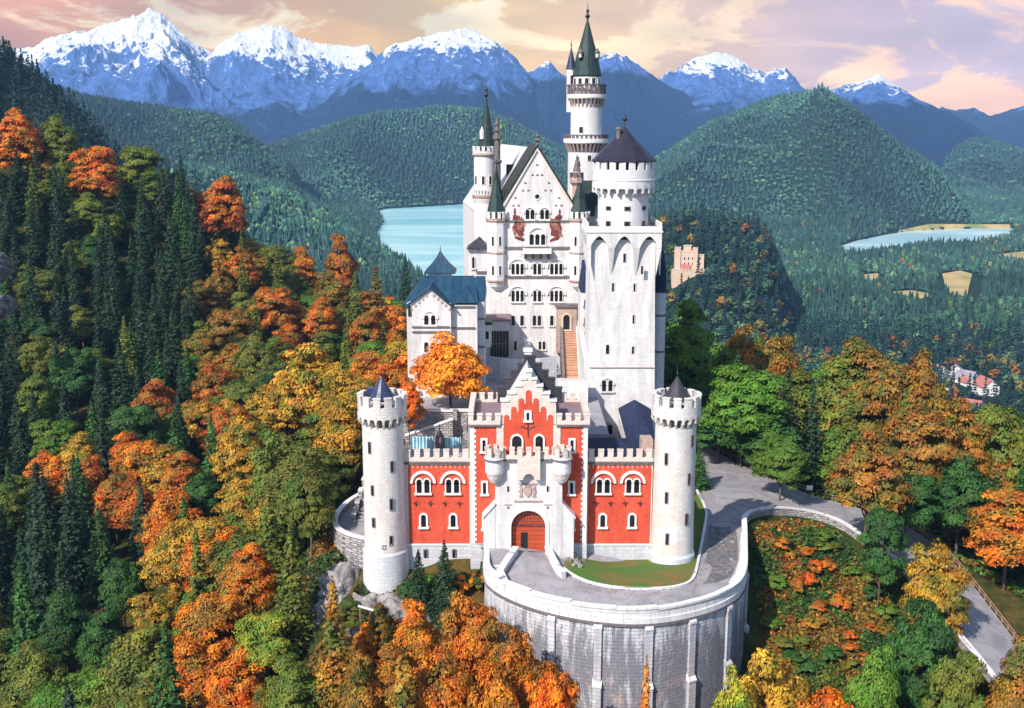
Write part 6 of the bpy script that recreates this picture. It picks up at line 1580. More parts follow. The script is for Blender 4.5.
# timber barrier on the rock
p0, p1 = G(357, 608, -9), G(382, 614, -9)
br_ = thing('timber_barrier', 'short pale timber barrier on the rock below the left tower', 'barrier', (p0[0], 129.5, -9))
MB().tube([(W(358, 606, 129)[0], 129, W(358, 606, 129)[1]), (W(383, 613, 129)[0], 129, W(383, 613, 129)[1])], 0.16, 6).build('rail', M['trim'], br_)
for q in (360, 370, 381): x, z = W(q, 609, 129.1); MB().tube([(x, 129.15, z - 1.6), (x, 129.15, z + 0.2)], 0.09, 6).build('post', M['wood'], br_)
for k, (px, py, yy, s_) in enumerate(((-8, 258, 276, 3.4), (-2, 296, 264, 2.2))):
    x, z = W(px, py, yy); rock('cliff', ['grey cliff with pale streaks showing between dark spruces at the left edge', 'lower grey crag at the left edge among dark spruces', 'upper grey crag at the left edge'][k], (x, yy, z - 3), s_, 7, s_ * 1.25, 30 + k, 'cliff', cat='cliff')

# ------------------------------------------------------------------ distant castle on its wooded knoll
Yh = 1010.0
hx, hzb = W(690, 276, Yh); q = mpp(Yh, -70)
hc = thing('distant_castle', 'small ochre castle with battlements standing on the wooded knoll to the right', 'castle', (hx, Yh, hzb))
def hb(px0, px1, py0, y0=0, d=14, nm='wing'):
    x0, x1 = W(px0, 270, Yh)[0], W(px1, 270, Yh)[0]; z1 = W(690, py0, Yh)[1]
    o = MB().box(x0, x1, Yh + y0, Yh + y0 + d, hzb - 12, z1).build(nm, M['ochre'], hc)
    b = MB(); merlons_x(b, x0, x1, max(3, int((x1 - x0) / 2.2)), Yh + y0 - 0.3, Yh + y0 + 0.7, z1 + .002, z1 + 1.3); b.build('battlement', M['sandstone'], o)
    return x0, x1, z1, o
bl_ = [hb(678, 697, 252, 0), hb(696, 704, 256, 2), hb(674.5, 680, 248, -1, 6, 'corner_tower'), hb(684.5, 691, 246.5, 3, 8, 'corner_tower'), hb(692.5, 697, 248.5, -1, 6, 'corner_tower'), hb(671, 706, 269.5, -8, 8, 'outer_wall')]
for px in (680.5, 684.5, 688.5, 692.5, 700):
    for py in (257, 262.5): pwin(hc, Yh + (2 if px > 697 else 0), px, py, py + 2.6, 1.3, kind='rect', sur=0.25, mat='trim', sill=False)
x0, x1 = W(681, 265, Yh)[0], W(690, 265, Yh)[0]
MB().add([(x0, Yh - 7, W(690, 270, Yh)[1]), (x1, Yh - 7, W(690, 270, Yh)[1]), (x1, Yh - 1, W(690, 264, Yh)[1]), (x0, Yh - 1, W(690, 264, Yh)[1])], [(0,1,2,3)]).build('roof', M['roof_red'], hc)
# ------------------------------------------------------------------ village in the valley, a lone hut, fields
def house(px, py, wpx, hpx, label, roofm='roof_red', rot=0.3, zg=VZ + 6, nm='village_house'):
    x, y = G(px, py, zg); zg = float(height(np.array([x]), np.array([y]))[0]); q = mpp(y, zg); w_ = wpx * q; h_ = hpx * q; d = w_ * 1.2
    t_ = thing(nm, label, 'house', (x, y, zg), 'village houses in the valley')
    t_.rotation_euler = (0, 0, rot)
    b = MB()
    hw_ = w_ / 2; he = h_ * 0.55
    V = [(-hw_, 0, -3), (hw_, 0, -3), (hw_, d, -3), (-hw_, d, -3), (-hw_, 0, he), (hw_, 0, he), (hw_, d, he), (-hw_, d, he), (0, 0, h_), (0, d, h_)]
    o = mesh_from('wall', V, [(0,1,5,8,4),(2,3,7,9,6),(1,2,6,5),(3,0,4,7)], M['plaster']); o = bpy.data.objects.new('wall', o); COL.objects.link(o); o.parent = t_
    V = []; 
    for s_ in (-1, 1):
        V += [(s_ * (hw_ + 0.8), -0.8, he - 0.5), (0, -0.8, h_ + 0.35), (0, d + .8, h_ + .35), (s_ * (hw_ + .8), d + .8, he - .5)]
    o = bpy.data.objects.new('roof', mesh_from('roof', V, [(0,1,2,3),(7,6,5,4)], M[roofm])); COL.objects.link(o); o.parent = t_
    V = []; F = []
    for k in range(3):
        for l in range(2):
            xx = -hw_ * 0.6 + k * hw_ * 0.6; zz = he * (0.15 + 0.45 * l); n = len(V); V += [(xx - .45, -0.05, zz), (xx + .45, -0.05, zz), (xx + .45, -0.05, zz + 1.2), (xx - .45, -0.05, zz + 1.2)]
            o = bpy.data.objects.new('window', mesh_from('window', V[-4:], [(0,1,2,3)], M['glass'])); COL.objects.link(o); o.parent = t_
    return t_
HOUSES = [(943,372,9,7,'small pink-roofed house leftmost in the village','roof_red',.2),(966,376,8,7,'tiny white house between the two grey-roofed ones at the village top','roof_grey',.1),(984,386,9,7,'grey-roofed house just left of the tall white house','roof_grey',.7),(948,377,11,8,'grey-roofed house at the upper left of the village','roof_grey',.5),(957,371,9,7,'small grey-roofed house topmost in the village','roof_grey',-.3),(961,381,12,9,'pale-roofed long house in the middle of the village','roof_grey',.9),(970,385,10,8,'pink-roofed house just below the middle of the village','roof_red',.2),(975,378,9,8,'small white house right of the village middle','roof_grey',.6),(953,390,13,9,'wide pink-roofed house at the lower left of the village','roof_red',1.1),(991,396,17,17,'tall white house with pink roof standing apart at the right','roof_red',.15),(981,411,22,9,'broad red roof half hidden by the autumn trees','roof_red',.8)]
for h_ in HOUSES: house(*h_)
house(264, 245, 9, 6, 'lone white hut among the trees on the left ridge', 'roof_grey', .2, 0, 'mountain_hut') if False else None
m, t, b = newmat('stubble_field'); N = NT(t); g = N.n('ShaderNodeNewGeometry'); n1 = N.noise(g.outputs['Position'], 0.02, 5, 0.6)
N.l(N.ramp(n1, [(0.30, (0.16, 0.20, 0.06)), (0.48, (0.38, 0.28, 0.10)), (0.70, (0.50, 0.36, 0.16))]), b.inputs['Base Color']); b.inputs['Roughness'].default_value = 1; M['field'] = m
FIELDS = [[(893,293),(912,292),(928,295),(932,300),(915,302),(896,300)], [(942,276),(960,273),(972,276),(968,292),(966,304),(955,303),(946,290)], [(880,234),(900,229),(930,226),(1010,225),(1012,228),(985,227.7),(940,228.8),(905,230.8),(882,235)], [(985,256),(1024,252),(1040,258),(1010,263)], [(862,276),(878,274),(880,280),(866,282)]]
FXY = []
for P in FIELDS:
    Q = [G(a, c_, VZ + 6) for a, c_ in P]; FXY.append(Q)
    fill_surface('field', Q, height, M['field'], 12.0, 1.6)
# ------------------------------------------------------------------ foliage material : the leaf colour belongs to each tree
def foliage_mat(name, use_attr):
    m = bpy.data.materials.new(name); m.use_nodes = True; t = m.node_tree; t.nodes.clear(); N = NT(t)
    o = N.n('ShaderNodeOutputMaterial')
    g = N.n('ShaderNodeNewGeometry'); r = N.n('ShaderNodeAttribute'); r.attribute_name = 'rnd'
    if use_attr:
        a = N.n('ShaderNodeAttribute'); a.attribute_name = 'leafcol'; base = a.outputs['Color']
    else:
        oi = N.n('ShaderNodeObjectInfo'); a = N.n('ShaderNodeAttribute', attribute_type='OBJECT'); a.attribute_name = 'tint'
        n1 = N.noise(g.outputs['Position'], 0.30, 5, 0.7, 0.4)
        base = N.mix(N.ramp(n1, [(0.42, 0.0), (0.60, 1.0)]), oi.outputs['Color'], a.outputs['Color'])
    hs = N.n('ShaderNodeHueSaturation'); N.l(base, hs.inputs['Color'])
    N.l(N.math('ADD', 0.5 - 0.022, N.math('MULTIPLY', r.outputs['Fac'], 0.044)), hs.inputs['Hue'])
    N.l(N.math('ADD', 0.60, N.math('MULTIPLY', r.outputs['Fac'], 0.85)), hs.inputs['Value'])
    d = N.n('ShaderNodeBsdfPrincipled'); N.l(hs.outputs[0], d.inputs['Base Color']); d.inputs['Roughness'].default_value = 0.62; d.inputs['Specular IOR Level'].default_value = 0.25
    tr = N.n('ShaderNodeBsdfTranslucent'); N.l(hs.outputs[0], tr.inputs['Color'])
    mxs = N.n('ShaderNodeMixShader'); mxs.inputs[0].default_value = 0.22; N.l(d.outputs[0], mxs.inputs[1]); N.l(tr.outputs[0], mxs.inputs[2]); N.l(mxs.outputs[0], o.inputs[0])
    return m
M['leaf'] = foliage_mat('tree_foliage', False); M['leaf_mass'] = foliage_mat('forest_foliage', True)
M['bark'] = plain('tree_bark', (0.10, 0.07, 0.05), 0.95, 0.4, 4)
M['bark_pale'] = plain('pale_tree_bark', (0.30, 0.26, 0.22), 0.95, 0.4, 4)

def np_mesh(name, V, F, mat, attrs=None, k=4, smooth=False):
    me = bpy.data.meshes.new(name); V = np.ascontiguousarray(V, np.float32); F = np.ascontiguousarray(F, np.int32)
    me.vertices.add(len(V)); me.vertices.foreach_set('co', V.ravel())
    me.loops.add(F.size); me.loops.foreach_set('vertex_index', F.ravel())
    me.polygons.add(len(F)); me.polygons.foreach_set('loop_start', np.arange(0, F.size, k, dtype=np.int32))
    if smooth: me.polygons.foreach_set('use_smooth', np.ones(len(F), bool))
    me.materials.append(mat); me.update(calc_edges=True)
    for nm, ty, a in (attrs or []):
        at = me.attributes.new(nm, ty, 'POINT'); at.data.foreach_set('color' if ty == 'FLOAT_COLOR' else 'value', np.ascontiguousarray(a, np.float32).ravel())
    return me
def leaves(C, Nn, size, rg, aspect=1.9):
    """one four-cornered leaf clump per centre"""
    n = len(C); Nn = Nn / (np.linalg.norm(Nn, axis=1, keepdims=True) + 1e-9)
    a = rg.normal(size=(n, 3)); T = np.cross(Nn, a); T /= np.linalg.norm(T, axis=1, keepdims=True) + 1e-9; B = np.cross(Nn, T)
    s = (size * (0.65 + 0.7 * rg.random(n)))[:, None]
    V = np.stack([C + T * s * 0.5 * aspect, C + B * s * 0.5, C - T * s * 0.5 * aspect, C - B * s * 0.5], 1) + Nn[:, None] * (rg.random((n, 4, 1)) - 0.5) * s[:, None] * 0.3
    return V.reshape(-1, 3)
def rdir(n, rg):
    d = rg.normal(size=(n, 3)); return d / np.linalg.norm(d, axis=1, keepdims=True)
def broad_cloud(seed, H, Wd, ncl, per, size):
    rg = np.random.default_rng(seed); d = rdir(ncl * 3, rg); d = d[d[:, 2] > -0.55][:ncl]
    lob = 0.78 + 0.30 * np.sin(d[:, 0] * 3 + seed) * np.cos(d[:, 1] * 3.4 + seed * 2) + 0.18 * rg.random(len(d))
    rad = (0.60 + 0.40 * rg.random(len(d)) ** 0.5) * lob
    C = d * rad[:, None] * np.array([Wd / 2, Wd / 2, H * 0.42]); C[:, 2] += H * 0.555
    C[:, :2] *= (1.0 - 0.25 * np.clip((C[:, 2:3] - H * .6) / (H * .4), 0, 1))
    cr = Wd * (0.075 + 0.09 * rg.random(len(C)))
    P = []; Q = []
    for c, r in zip(C, cr):
        k = int(per * (r / (Wd * 0.12)) ** 2) + 4; dd = rdir(k, rg); dd[:, 2] = np.abs(dd[:, 2]) * 1.0 - 0.35
        P.append(c + dd * (r * (0.55 + 0.5 * rg.random((k, 1)))) * np.array([1.15, 1.15, 0.75])); out_ = c - np.array([0, 0, H * 0.5]); out_ /= np.linalg.norm(out_) + 1e-6
        Q.append(dd * 0.9 + out_ * 0.6 + rdir(k, rg) * 0.55 + np.array([0, 0, 0.35]))
    P = np.concatenate(P); Q = np.concatenate(Q)
    return P, Q, leaves(P, Q, size, rg), C, rg
def conifer_cloud(seed, H, Rr, tiers, nb, per, size):
    rg = np.random.default_rng(seed); P = []; Q = []
    for i in range(tiers):
        f = i / tiers; z = H * (0.10 + 0.88 * f); rr = Rr * (1 - f) ** 0.85 * (0.85 + 0.3 * rg.random()) + 0.12
        m = max(4, int(nb * (0.45 + 0.55 * (1 - f))))
        for k in range(m):
            a = 2 * math.pi * (k + rg.random()) / m; L = rr * (0.75 + 0.4 * rg.random()); n = max(3, int(per * L / Rr) + 2)
            u = (0.12 + 0.88 * rg.random(n) ** 0.7) * L; side = (rg.random(n) - 0.5) * L * 0.42
            c, s = math.cos(a), math.sin(a)
            P.append(np.stack([u * c - side * s, u * s + side * c, z - u * 0.42 * (1 - 0.5 * f) + 0.05 * L - np.abs(side) * 0.25 + (rg.random(n) - .5) * 0.25], 1))
            Q.append(np.stack([np.full(n, c * 0.6), np.full(n, s * 0.6), np.full(n, 0.75)], 1) + rdir(n, rg) * 0.5)
    n = 10; P.append(np.stack([np.zeros(n), np.zeros(n), H * (0.93 + 0.07 * np.linspace(0, 1, n))], 1)); Q.append(rdir(n, rg))
    P = np.concatenate(P); Q = np.concatenate(Q)
    return P, Q, leaves(P, Q, size, rg, 1.7), None, rg
def quads(n): return np.arange(n * 4).reshape(-1, 4)
def tree_template(kind, seed):
    if kind == 'broad':
        H, Wd = 18.0, 12.0; P, Q, V, C, rg = broad_cloud(seed, H, Wd, 130, 120, 0.31)
        b = MB(); b.tube([(0, 0, -1.5), (0.1, 0.05, H * .2), (-0.1, 0.1, H * .45), (0.1, 0, H * .8)], 0.34, 8, 0.06)
        for c in C[::5]:
            z0 = H * (0.22 + 0.3 * rg.random()); b.tube([(0, 0, z0), (c[0] * .5, c[1] * .5, (z0 + c[2]) / 2 - .3), tuple(c)], 0.13, 5, 0.03)
    elif kind == 'round':
        H, Wd = 11.0, 12.0; P, Q, V, C, rg = broad_cloud(seed, H, Wd, 150, 105, 0.34)
        f = 1.22; z_ = P[:, 2].copy(); sh = (z_ - H * .60) * (f - 1) - H * 0.05; V[:, 2] += np.repeat(sh, 4)
        b = MB(); b.tube([(0, 0, -1.0), (0.1, 0.05, H * .3), (0, 0, H * .8)], 0.32, 8, 0.06)
        for c in C[::7]: b.tube([(0, 0, H * .25), (c[0] * .5, c[1] * .5, H * .4), tuple(c)], 0.12, 5, 0.03)
    elif kind == 'shrub':
        H, Wd = 2.4, 3.0; P, Q, V, C, rg = broad_cloud(seed, H, Wd, 22, 34, 0.27); b = MB().tube([(0, 0, -.4), (0, 0, H * .7)], 0.06, 5, 0.02)
    else:
        H, Wd = 22.0, 7.4; P, Q, V, C, rg = conifer_cloud(seed, H, Wd / 2, 34, 13, 15, 0.40)
        b = MB().tube([(0, 0, -1.5), (0, 0, H * .5), (0, 0, H * .97)], 0.30, 7, 0.04)
    n = len(P); rn = np.repeat(rg.random(n) * 0.6 + 0.4 * (0.5 + 0.5 * np.sin(P[:, 0] * 1.3 + P[:, 2] * 0.9 + seed)), 4)
    crown = np_mesh('crown', V, quads(n), M['leaf'], [('rnd', 'FLOAT', rn)])
    trunk = mesh_from('trunk', b.v, b.f, M['bark'], True)
    return crown, trunk, H, Wd
TPL = {'round': [tree_template('round', 61)], 'broad': [tree_template('broad', s) for s in range(11, 18)], 'conifer': [tree_template('conifer', s) for s in range(21, 26)], 'shrub': [tree_template('shrub', s) for s in range(31, 36)]}

COLS = { 'O': ((0.78, 0.27, 0.02), (0.66, 0.16, 0.012), 'golden orange'), #
 # leaf colour, second colour, words
 'm': ((0.42, 0.145, 0.022), (0.13, 0.12, 0.020), 'muted orange'), 'C': ((0.018, 0.044, 0.022), (0.030, 0.066, 0.024), 'dark green'), 'd': ((0.028, 0.082, 0.020), (0.055, 0.13, 0.024), 'deep green'), 'g': ((0.075, 0.165, 0.018), (0.12, 0.20, 0.022), 'bright green'),
 'o': ((0.72, 0.175, 0.012), (0.22, 0.13, 0.020), 'vivid orange'), 'r': ((0.56, 0.115, 0.014), (0.16, 0.13, 0.020), 'rust red'), 'y': ((0.56, 0.27, 0.025), (0.13, 0.14, 0.018), 'golden yellow'),
 'l': ((0.165, 0.170, 0.022), (0.080, 0.125, 0.020), 'olive green'), 'b': ((0.36, 0.145, 0.018), (0.09, 0.115, 0.018), 'brown-orange'), 'Y': ((0.40, 0.36, 0.03), (0.10, 0.17, 0.02), 'yellow-green')}
def jit(c, s=0.18): f = 1 + (random.random() - .5) * 2 * s; return tuple(min(1, x * f * (1 + (random.random() - .5) * s)) for x in c)
LEFTMAP = ["olooCrrrrr", "ClolCrrrrr", "CClCCrlorl", "CCCCClyolo", "CCCCCblllr", "CCCCCblrlo", "CgCCdrlyyo", "CgCogryyyl", "Codorrylll", "ddrrdrylll", "CddgoollllC", "CgdyrbblLb", "ggdgrooyCb", "lgdlooodCb", "lggboorgbb"]
RIGHTMAP = ["lgggCCCCCC", "gggCCCCCCC", "ggbbgCgCCC", "dggglbbgCC", "ddggllbbbl", "ddgglbmmbb", "dddgdmmddm", "dggddddmrr", "dggddldmrr", "glglbldbrb", "ylmdglbbrb", "ylmglgbbrb"]
def colour_at(px, py):
    if px < 430:
        r_ = int((py - 110) // 40); c_ = int(max(0, px) // 40); r_ = max(0, min(len(LEFTMAP) - 1, r_)); c_ = min(9, c_); k = LEFTMAP[r_][c_]
    else:
        r_ = int((py - 230) // 40); c_ = int((px - 660) // 40); r_ = max(0, min(len(RIGHTMAP) - 1, r_)); c_ = max(0, min(9, c_)); k = RIGHTMAP[r_][c_]
    return 'l' if k == 'L' else k

# ------------------------------------------------------------------ where the trees stand
def hgt(x, y): return float(height(np.array([x]), np.array([y]))[0])
TREES = []       # dict x y z h w kind col
def put(px, top, wpx, kind, col, ratio=None, ylo=98, yhi=520, zg=None, Y=None):
    ratio = ratio or (1.75 if kind == 'broad' else 2.8)
    best = None
    for yy in ([Y] if Y else np.arange(ylo, yhi, 1.5)):
        x, zt = W(px, top, yy); zb = hgt(x, yy) if zg is None else zg; w_ = wpx * mpp(yy, zt); h_ = zt - zb
        e_ = abs(h_ - ratio * w_)
        if best is None or e_ < best[0]: best = (e_, x, yy, zb, h_, w_)
        if h_ > 0 and e_ < 0.6: break
    e_, x, yy, zb, h_, w_ = best
    TREES.append(dict(x=x, y=yy, z=zb, h=max(3, min(36, h_)), w=w_, kind=kind, col=col, man=True))
for a in [
 (310,343,74,'broad','y'),(285,428,70,'broad','l'),(308,464,56,'broad','l'),(243,468,52,'broad','y'),(210,588,70,'broad','o'),(265,606,56,'broad','Y'),(332,576,58,'conifer','b'),(166,520,46,'broad','o'),
 (152,376,48,'broad','r'),(212,362,44,'broad','r'),(226,398,46,'broad','r'),(84,455,44,'broad','r'),(112,470,44,'broad','r'),(180,448,50,'broad','r'),(190,640,64,'broad','o'),(234,648,60,'broad','o'),
 (120,556,46,'broad','d'),(130,396,50,'broad','d'),(72,345,44,'broad','d'),(95,141,46,'broad','o'),(222,174,50,'broad','r'),(340,235,34,'broad','r'),(15,107,46,'broad','o'),(56,112,46,'broad','l'),(140,138,40,'broad','l'),(180,148,16,'conifer','C'),
 (150,590,50,'broad','y'),(60,590,54,'broad','d'),(20,560,50,'conifer','d'),(100,608,50,'broad','d'),(30,640,60,'broad','l'),(90,660,60,'broad','g'),(140,655,55,'broad','b'),(290,520,50,'conifer','l'),(250,540,54,'broad','o'),(292,655,60,'broad','l'),(265,690,50,'broad','b'),(200,470,46,'broad','d'),
 (275,238,34,'broad','l'),(300,244,34,'broad','o'),(385,300,44,'broad','o'),(365,310,44,'broad','r'),(395,335,34,'broad','o'),(330,272,40,'broad','b'),(240,245,36,'broad','r'),(272,280,42,'broad','r'),(320,295,40,'broad','r'),(355,270,36,'conifer','l'),(375,262,34,'conifer','b'),(405,250,26,'conifer','C'),
 (350,365,60,'broad','y'),(255,330,50,'broad','l'),(230,300,46,'broad','b'),(285,372,50,'broad','y'),(326,405,50,'broad','l'),(240,415,54,'broad','y')]: put(*a)
for a in [  # in front of the wall and around the rock
 (415,602,50,'broad','o',1.5,112,122),(470,588,58,'broad','o',1.5,112,121),(512,620,56,'broad','o',1.5,108,116),(552,645,58,'broad','o',1.4,102,108),(440,640,64,'broad','o',1.4,106,112),(492,655,66,'broad','o',1.4,102,108),(392,640,50,'broad','o',1.5,108,116),(360,655,54,'broad','b',1.5,106,114),
 (418,549,34,'conifer','C',2.2,130,134),(444,540,36,'conifer','C',2.2,129.5,133),(647,656,44,'conifer','o',2.6,102,106),(380,600,30,'broad','b',1.4,122,128),(350,596,30,'broad','l',1.5,128,136),(366,622,30,'broad','o',1.4,120,127)]:
    put(*a[:5], ratio=a[5], ylo=a[6], yhi=a[7])
put(450, 339, 78, 'round', 'O', zg=13.0, Y=164.5)
put(408, 372, 30, 'broad', 'o', zg=9.0, Y=157)
for a in [  # right side
 (872,427,78,'broad','m',1.6,144,152),(886,498,40,'broad','d',1.5,136,142),(940,538,62,'broad','y',1.7,122,130),(925,592,66,'broad','d',1.6,114,121),(1014,486,88,'broad','o',1.6,146,166),(1024,642,64,'broad','b',1.4,104,112),(768,640,84,'broad','y',1.4,102,110),(735,662,60,'broad','Y',1.3,98,104),(832,676,70,'broad','o',1.4,98,106),(876,640,60,'broad','g',1.5,104,112),(960,640,56,'broad','l',1.5,106,114),
 (700,445,26,'conifer','d',2.0,166,174),
 (690,300,60,'broad','g',1.5,200,330),(675,340,50,'broad','d',1.5,190,300),(745,322,56,'broad','b',1.4,200,330),(735,330,60,'broad','g',1.4,200,300),(775,330,60,'broad','b',1.4,200,300),(745,360,80,'broad','g',1.4,180,260),(800,365,70,'broad','l',1.5,170,250),(850,350,90,'broad','l',1.5,158,240),(878,338,84,'broad','b',1.4,180,300),(925,345,70,'broad','b',1.4,180,300),(925,395,76,'broad','m',1.5,150,230),(960,392,70,'broad','b',1.5,150,230),(1005,395,76,'broad','l',1.5,150,230),(720,400,64,'broad','d',1.5,180,240),(770,410,70,'broad','d',1.5,172,230),(783,432,54,'broad','g',1.5,164,200),(965,455,70,'broad','d',1.5,150,190),(1000,440,70,'broad','b',1.5,150,200),(910,470,60,'broad','d',1.5,154,175),(690,380,50,'broad','d',1.5,190,260),(830,320,50,'broad','g',1.4,250,360),(800,300,40,'broad','g',1.4,260,400),(760,290,40,'broad','l',1.4,260,420)]:
    put(*a[:5], ratio=a[5], ylo=a[6], yhi=a[7])
CASTLE = [(-32, 128), (-37, 145), (-36, 165), (-29, 200), (-20, 262), (16, 262), (28, 215), (36, 205), (41, 166), (44, 158), (36, 150), (36, 118), (20, 108), (-8, 112), (-10, 126)]
GARDEN = [(34, 152), (45, 156), (56, 150), (66, 135), (70, 118), (60, 108), (40, 112), (34, 130)]
def free(x, y):
    ok = ~poly_mask(CASTLE, x, y) & ~poly_mask(offset_poly(ROADPOLY, 2.5), x, y) & ~poly_mask(GARDEN, x, y) & ~poly_mask(LAKE1, x, y) & ~poly_mask(LAKE2, x, y)
    for Q in FXY: ok &= ~(poly_mask(offset_poly(Q, 8), x, y) | poly_mask(offset_poly(Q, 8), x, y + 22))
    ok &= np.hypot(x - hx, (y - Yh + 0) / 0.9) > 21
    for h_ in HOUSES:
        a, c_ = G(h_[0], h_[1], VZ + 6); ok &= (np.hypot(x - a, (y - c_ + 14) / 2) > 14)
    return ok
def jgrid(s, r0, r1, a0=-29.5, a1=29.5):
    gx_, gy_ = np.meshgrid(np.arange(-r1 * .55, r1 * .55, s), np.arange(r0 * .8, r1, s))
    gx_ = (gx_ + (rng.random(gx_.shape) - .5) * s * 0.8).ravel(); gy_ = (gy_ + (rng.random(gy_.shape) - .5) * s * 0.8).ravel()
    r = np.hypot(gx_, gy_); a = np.degrees(np.arctan2(gx_, gy_)); k = (r >= r0) & (r < r1) & (a > a0) & (a < a1)
    gx_, gy_ = gx_[k], gy_[k]; k = free(gx_, gy_); return gx_[k], gy_[k]
# horizon of the ground along each bearing, to leave out what no viewpoint near this one sees
HA = np.radians(np.linspace(-31, 31, 500)); HR = np.geomspace(90, 5600, 420)
_a, _r = np.meshgrid(HA, HR); _z = height(_r * np.sin(_a), _r * np.cos(_a)); _e = (_z - CAMZ) / _r; HORI = np.maximum.accumulate(_e, 0)
def visible(x, y, z, h, slack=0.006):
    r = np.hypot(x, y); a = np.arctan2(x, y); i = np.clip(np.searchsorted(HR, r * 0.985) - 1, 0, len(HR) - 1); j = np.clip(((a - HA[0]) / (HA[1] - HA[0])).astype(int), 0, len(HA) - 1)
    return (z + h - CAMZ) / r > HORI[i, j] - slack
gx_, gy_ = jgrid(8.6, 100, 470)
gz_ = height(gx_, gy_); keep = visible(gx_, gy_, gz_, 18, 0.03)
MX = np.array([[t['x'], t['y'], t['w']] for t in TREES])
for x, y, z in zip(gx_[keep], gy_[keep], gz_[keep]):
    if np.any(np.hypot(MX[:, 0] - x, MX[:, 1] - y) < MX[:, 2] * 0.42 + 2.2): continue
    px, py, d = project(x, y, z + 13)
    if px < -60 or px > 1085: continue
    col = colour_at(px + random.uniform(-14, 14), py + random.uniform(-12, 12))
    if random.random() < 0.42: col = random.choice('dlgylbl') if col in 'orybl' else random.choice('dCCCl')
    kind = 'conifer' if col == 'C' or (col == 'd' and random.random() < 0.55) or (col in 'bl' and random.random() < 0.25) else 'broad'
    w_ = random.uniform(9.5, 12.5) if kind == 'broad' else random.uniform(6.5, 8.8)
    h_ = w_ * random.uniform(1.3, 1.6) if kind == 'broad' else w_ * random.uniform(2.5, 3.1)
    if z > 25: h_ *= 0.9
    TREES.append(dict(x=x, y=y, z=z, h=h_, w=w_, kind=kind, col=col, man=False))
# how much of each shows: paint them near to far in a small buffer
BW, BH = 512, 354
buf = np.full((BH, BW), -1, int); dep = np.full((BH, BW), 1e9)
for i in range(len(PARA) and BH): pass
cast = [((405,255,490,700),150),((470,60,606,700),150),((588,120,662,700),150),((360,385,408,600),136),((652,385,698,580),136),((405,420,652,560),138),((484,560,750,708),112)]
for (x0, y0, x1, y1), dd in cast: buf[y0//2:y1//2, x0//2:x1//2] = -2; dep[y0//2:y1//2, x0//2:x1//2] = dd
YY, XX = np.mgrid[0:BH, 0:BW]
for i, t in enumerate(TREES):
    px, pt, d = project(t['x'], t['y'], t['z'] + t['h']); _, pb, _ = project(t['x'], t['y'], t['z'] + t['h'] * 0.12); hw_ = t['w'] / 2 / d * FOC
    x0, x1 = int(max(0, (px - hw_) / 2)), int(min(BW, (px + hw_) / 2 + 1)); y0, y1 = int(max(0, pt / 2)), int(min(BH, pb / 2 + 1))
    t['px'], t['py'], t['d'] = px, (pt + pb) / 2, d; t['vis'] = 0
    if x1 <= x0 or y1 <= y0: continue
    sx, sy = XX[y0:y1, x0:x1], YY[y0:y1, x0:x1]; cyy = (pt + pb) / 4; ry = (pb - pt) / 4 + .1
    f = (sy - pt / 2) / max(1, (pb - pt) / 2)
    mk = (((sx - px / 2) / (hw_ / 2)) ** 2 + ((sy - cyy) / ry) ** 2 < 1) if t['kind'] != 'conifer' else (np.abs(sx - px / 2) < hw_ / 2 * (0.1 + 0.9 * f))
    mk &= dep[y0:y1, x0:x1] > d
    dep[y0:y1, x0:x1][mk] = d; buf[y0:y1, x0:x1][mk] = i
cnt = np.bincount(buf[buf >= 0].ravel(), minlength=len(TREES))
for i, t in enumerate(TREES): t['vis'] = int(cnt[i]) + (40 if t['man'] else 0)
print('near trees', len(TREES), 'visible', sum(t['vis'] > 12 for t in TREES), 'heights', [round(t['h']) for t in TREES if t['man']])
order = sorted(range(len(TREES)), key=lambda i: -TREES[i]['vis'] - (9999 if TREES[i]['kind'] == 'round' else 0))
IND = []; nk = {'broad': 0, 'conifer': 0, 'round': 0}
for i in order:
    t = TREES[i]
    if (t['vis'] >= 14 or t['kind'] == 'round') and nk[t['kind']] < 290 and len(IND) < 430: IND.append(i); nk[t['kind']] += 1
INDS = set(IND)
print('individuals', nk)
NUM = ['first', 'second', 'third', 'fourth', 'fifth', 'sixth', 'seventh', 'eighth', 'ninth', 'tenth', 'eleventh', 'twelfth', 'thirteenth', 'fourteenth', 'fifteenth', 'sixteenth', 'seventeenth', 'eighteenth', 'nineteenth', 'twentieth'] + ['later'] * 60
def place(t):
    px, py = t['px'], t['py']
    if px < 405:
        for lim, s_ in ((190, 'along the left crest'), (240, 'just below the left crest'), (290, 'high on the left slope'), (340, 'on the upper left slope'), (390, 'halfway down the left slope'), (440, 'left of the tower battlements'), (490, 'left of the upper tower windows'), (540, 'left of the curved terrace'), (600, 'left of the tower foot'), (650, 'low on the left slope')):
            if py < lim: return s_, 'trees on the left slope'
        return 'at the bottom of the left slope', 'trees on the left slope'
    if px < 660:
        return ('in front of the retaining wall', 'trees below the gatehouse') if py > 520 else ('beside the upper courtyard', 'trees by the castle')
    if poly_mask(GARDEN, np.array([t['x']]), np.array([t['y']]))[0] or (t['y'] < 132 and t['x'] < 62): return 'inside the road bend', 'trees inside the road bend'
    for lim, s_ in ((300, 'below the distant castle'), (350, 'at the far edge of the wood'), (400, 'high in the right wood'), (450, 'in the middle right wood'), (510, 'close behind the road fence')):
        if py < lim: return s_, 'trees beyond the road fence'
    return 'beside the falling road', 'trees beyond the road fence'
SIZE = lambda t: 'tall' if t['h'] > (19 if t['kind'] == 'broad' else 23.5) else ('' if t['h'] > (15.5 if t['kind'] == 'broad' else 20) else 'small')
bk = {}
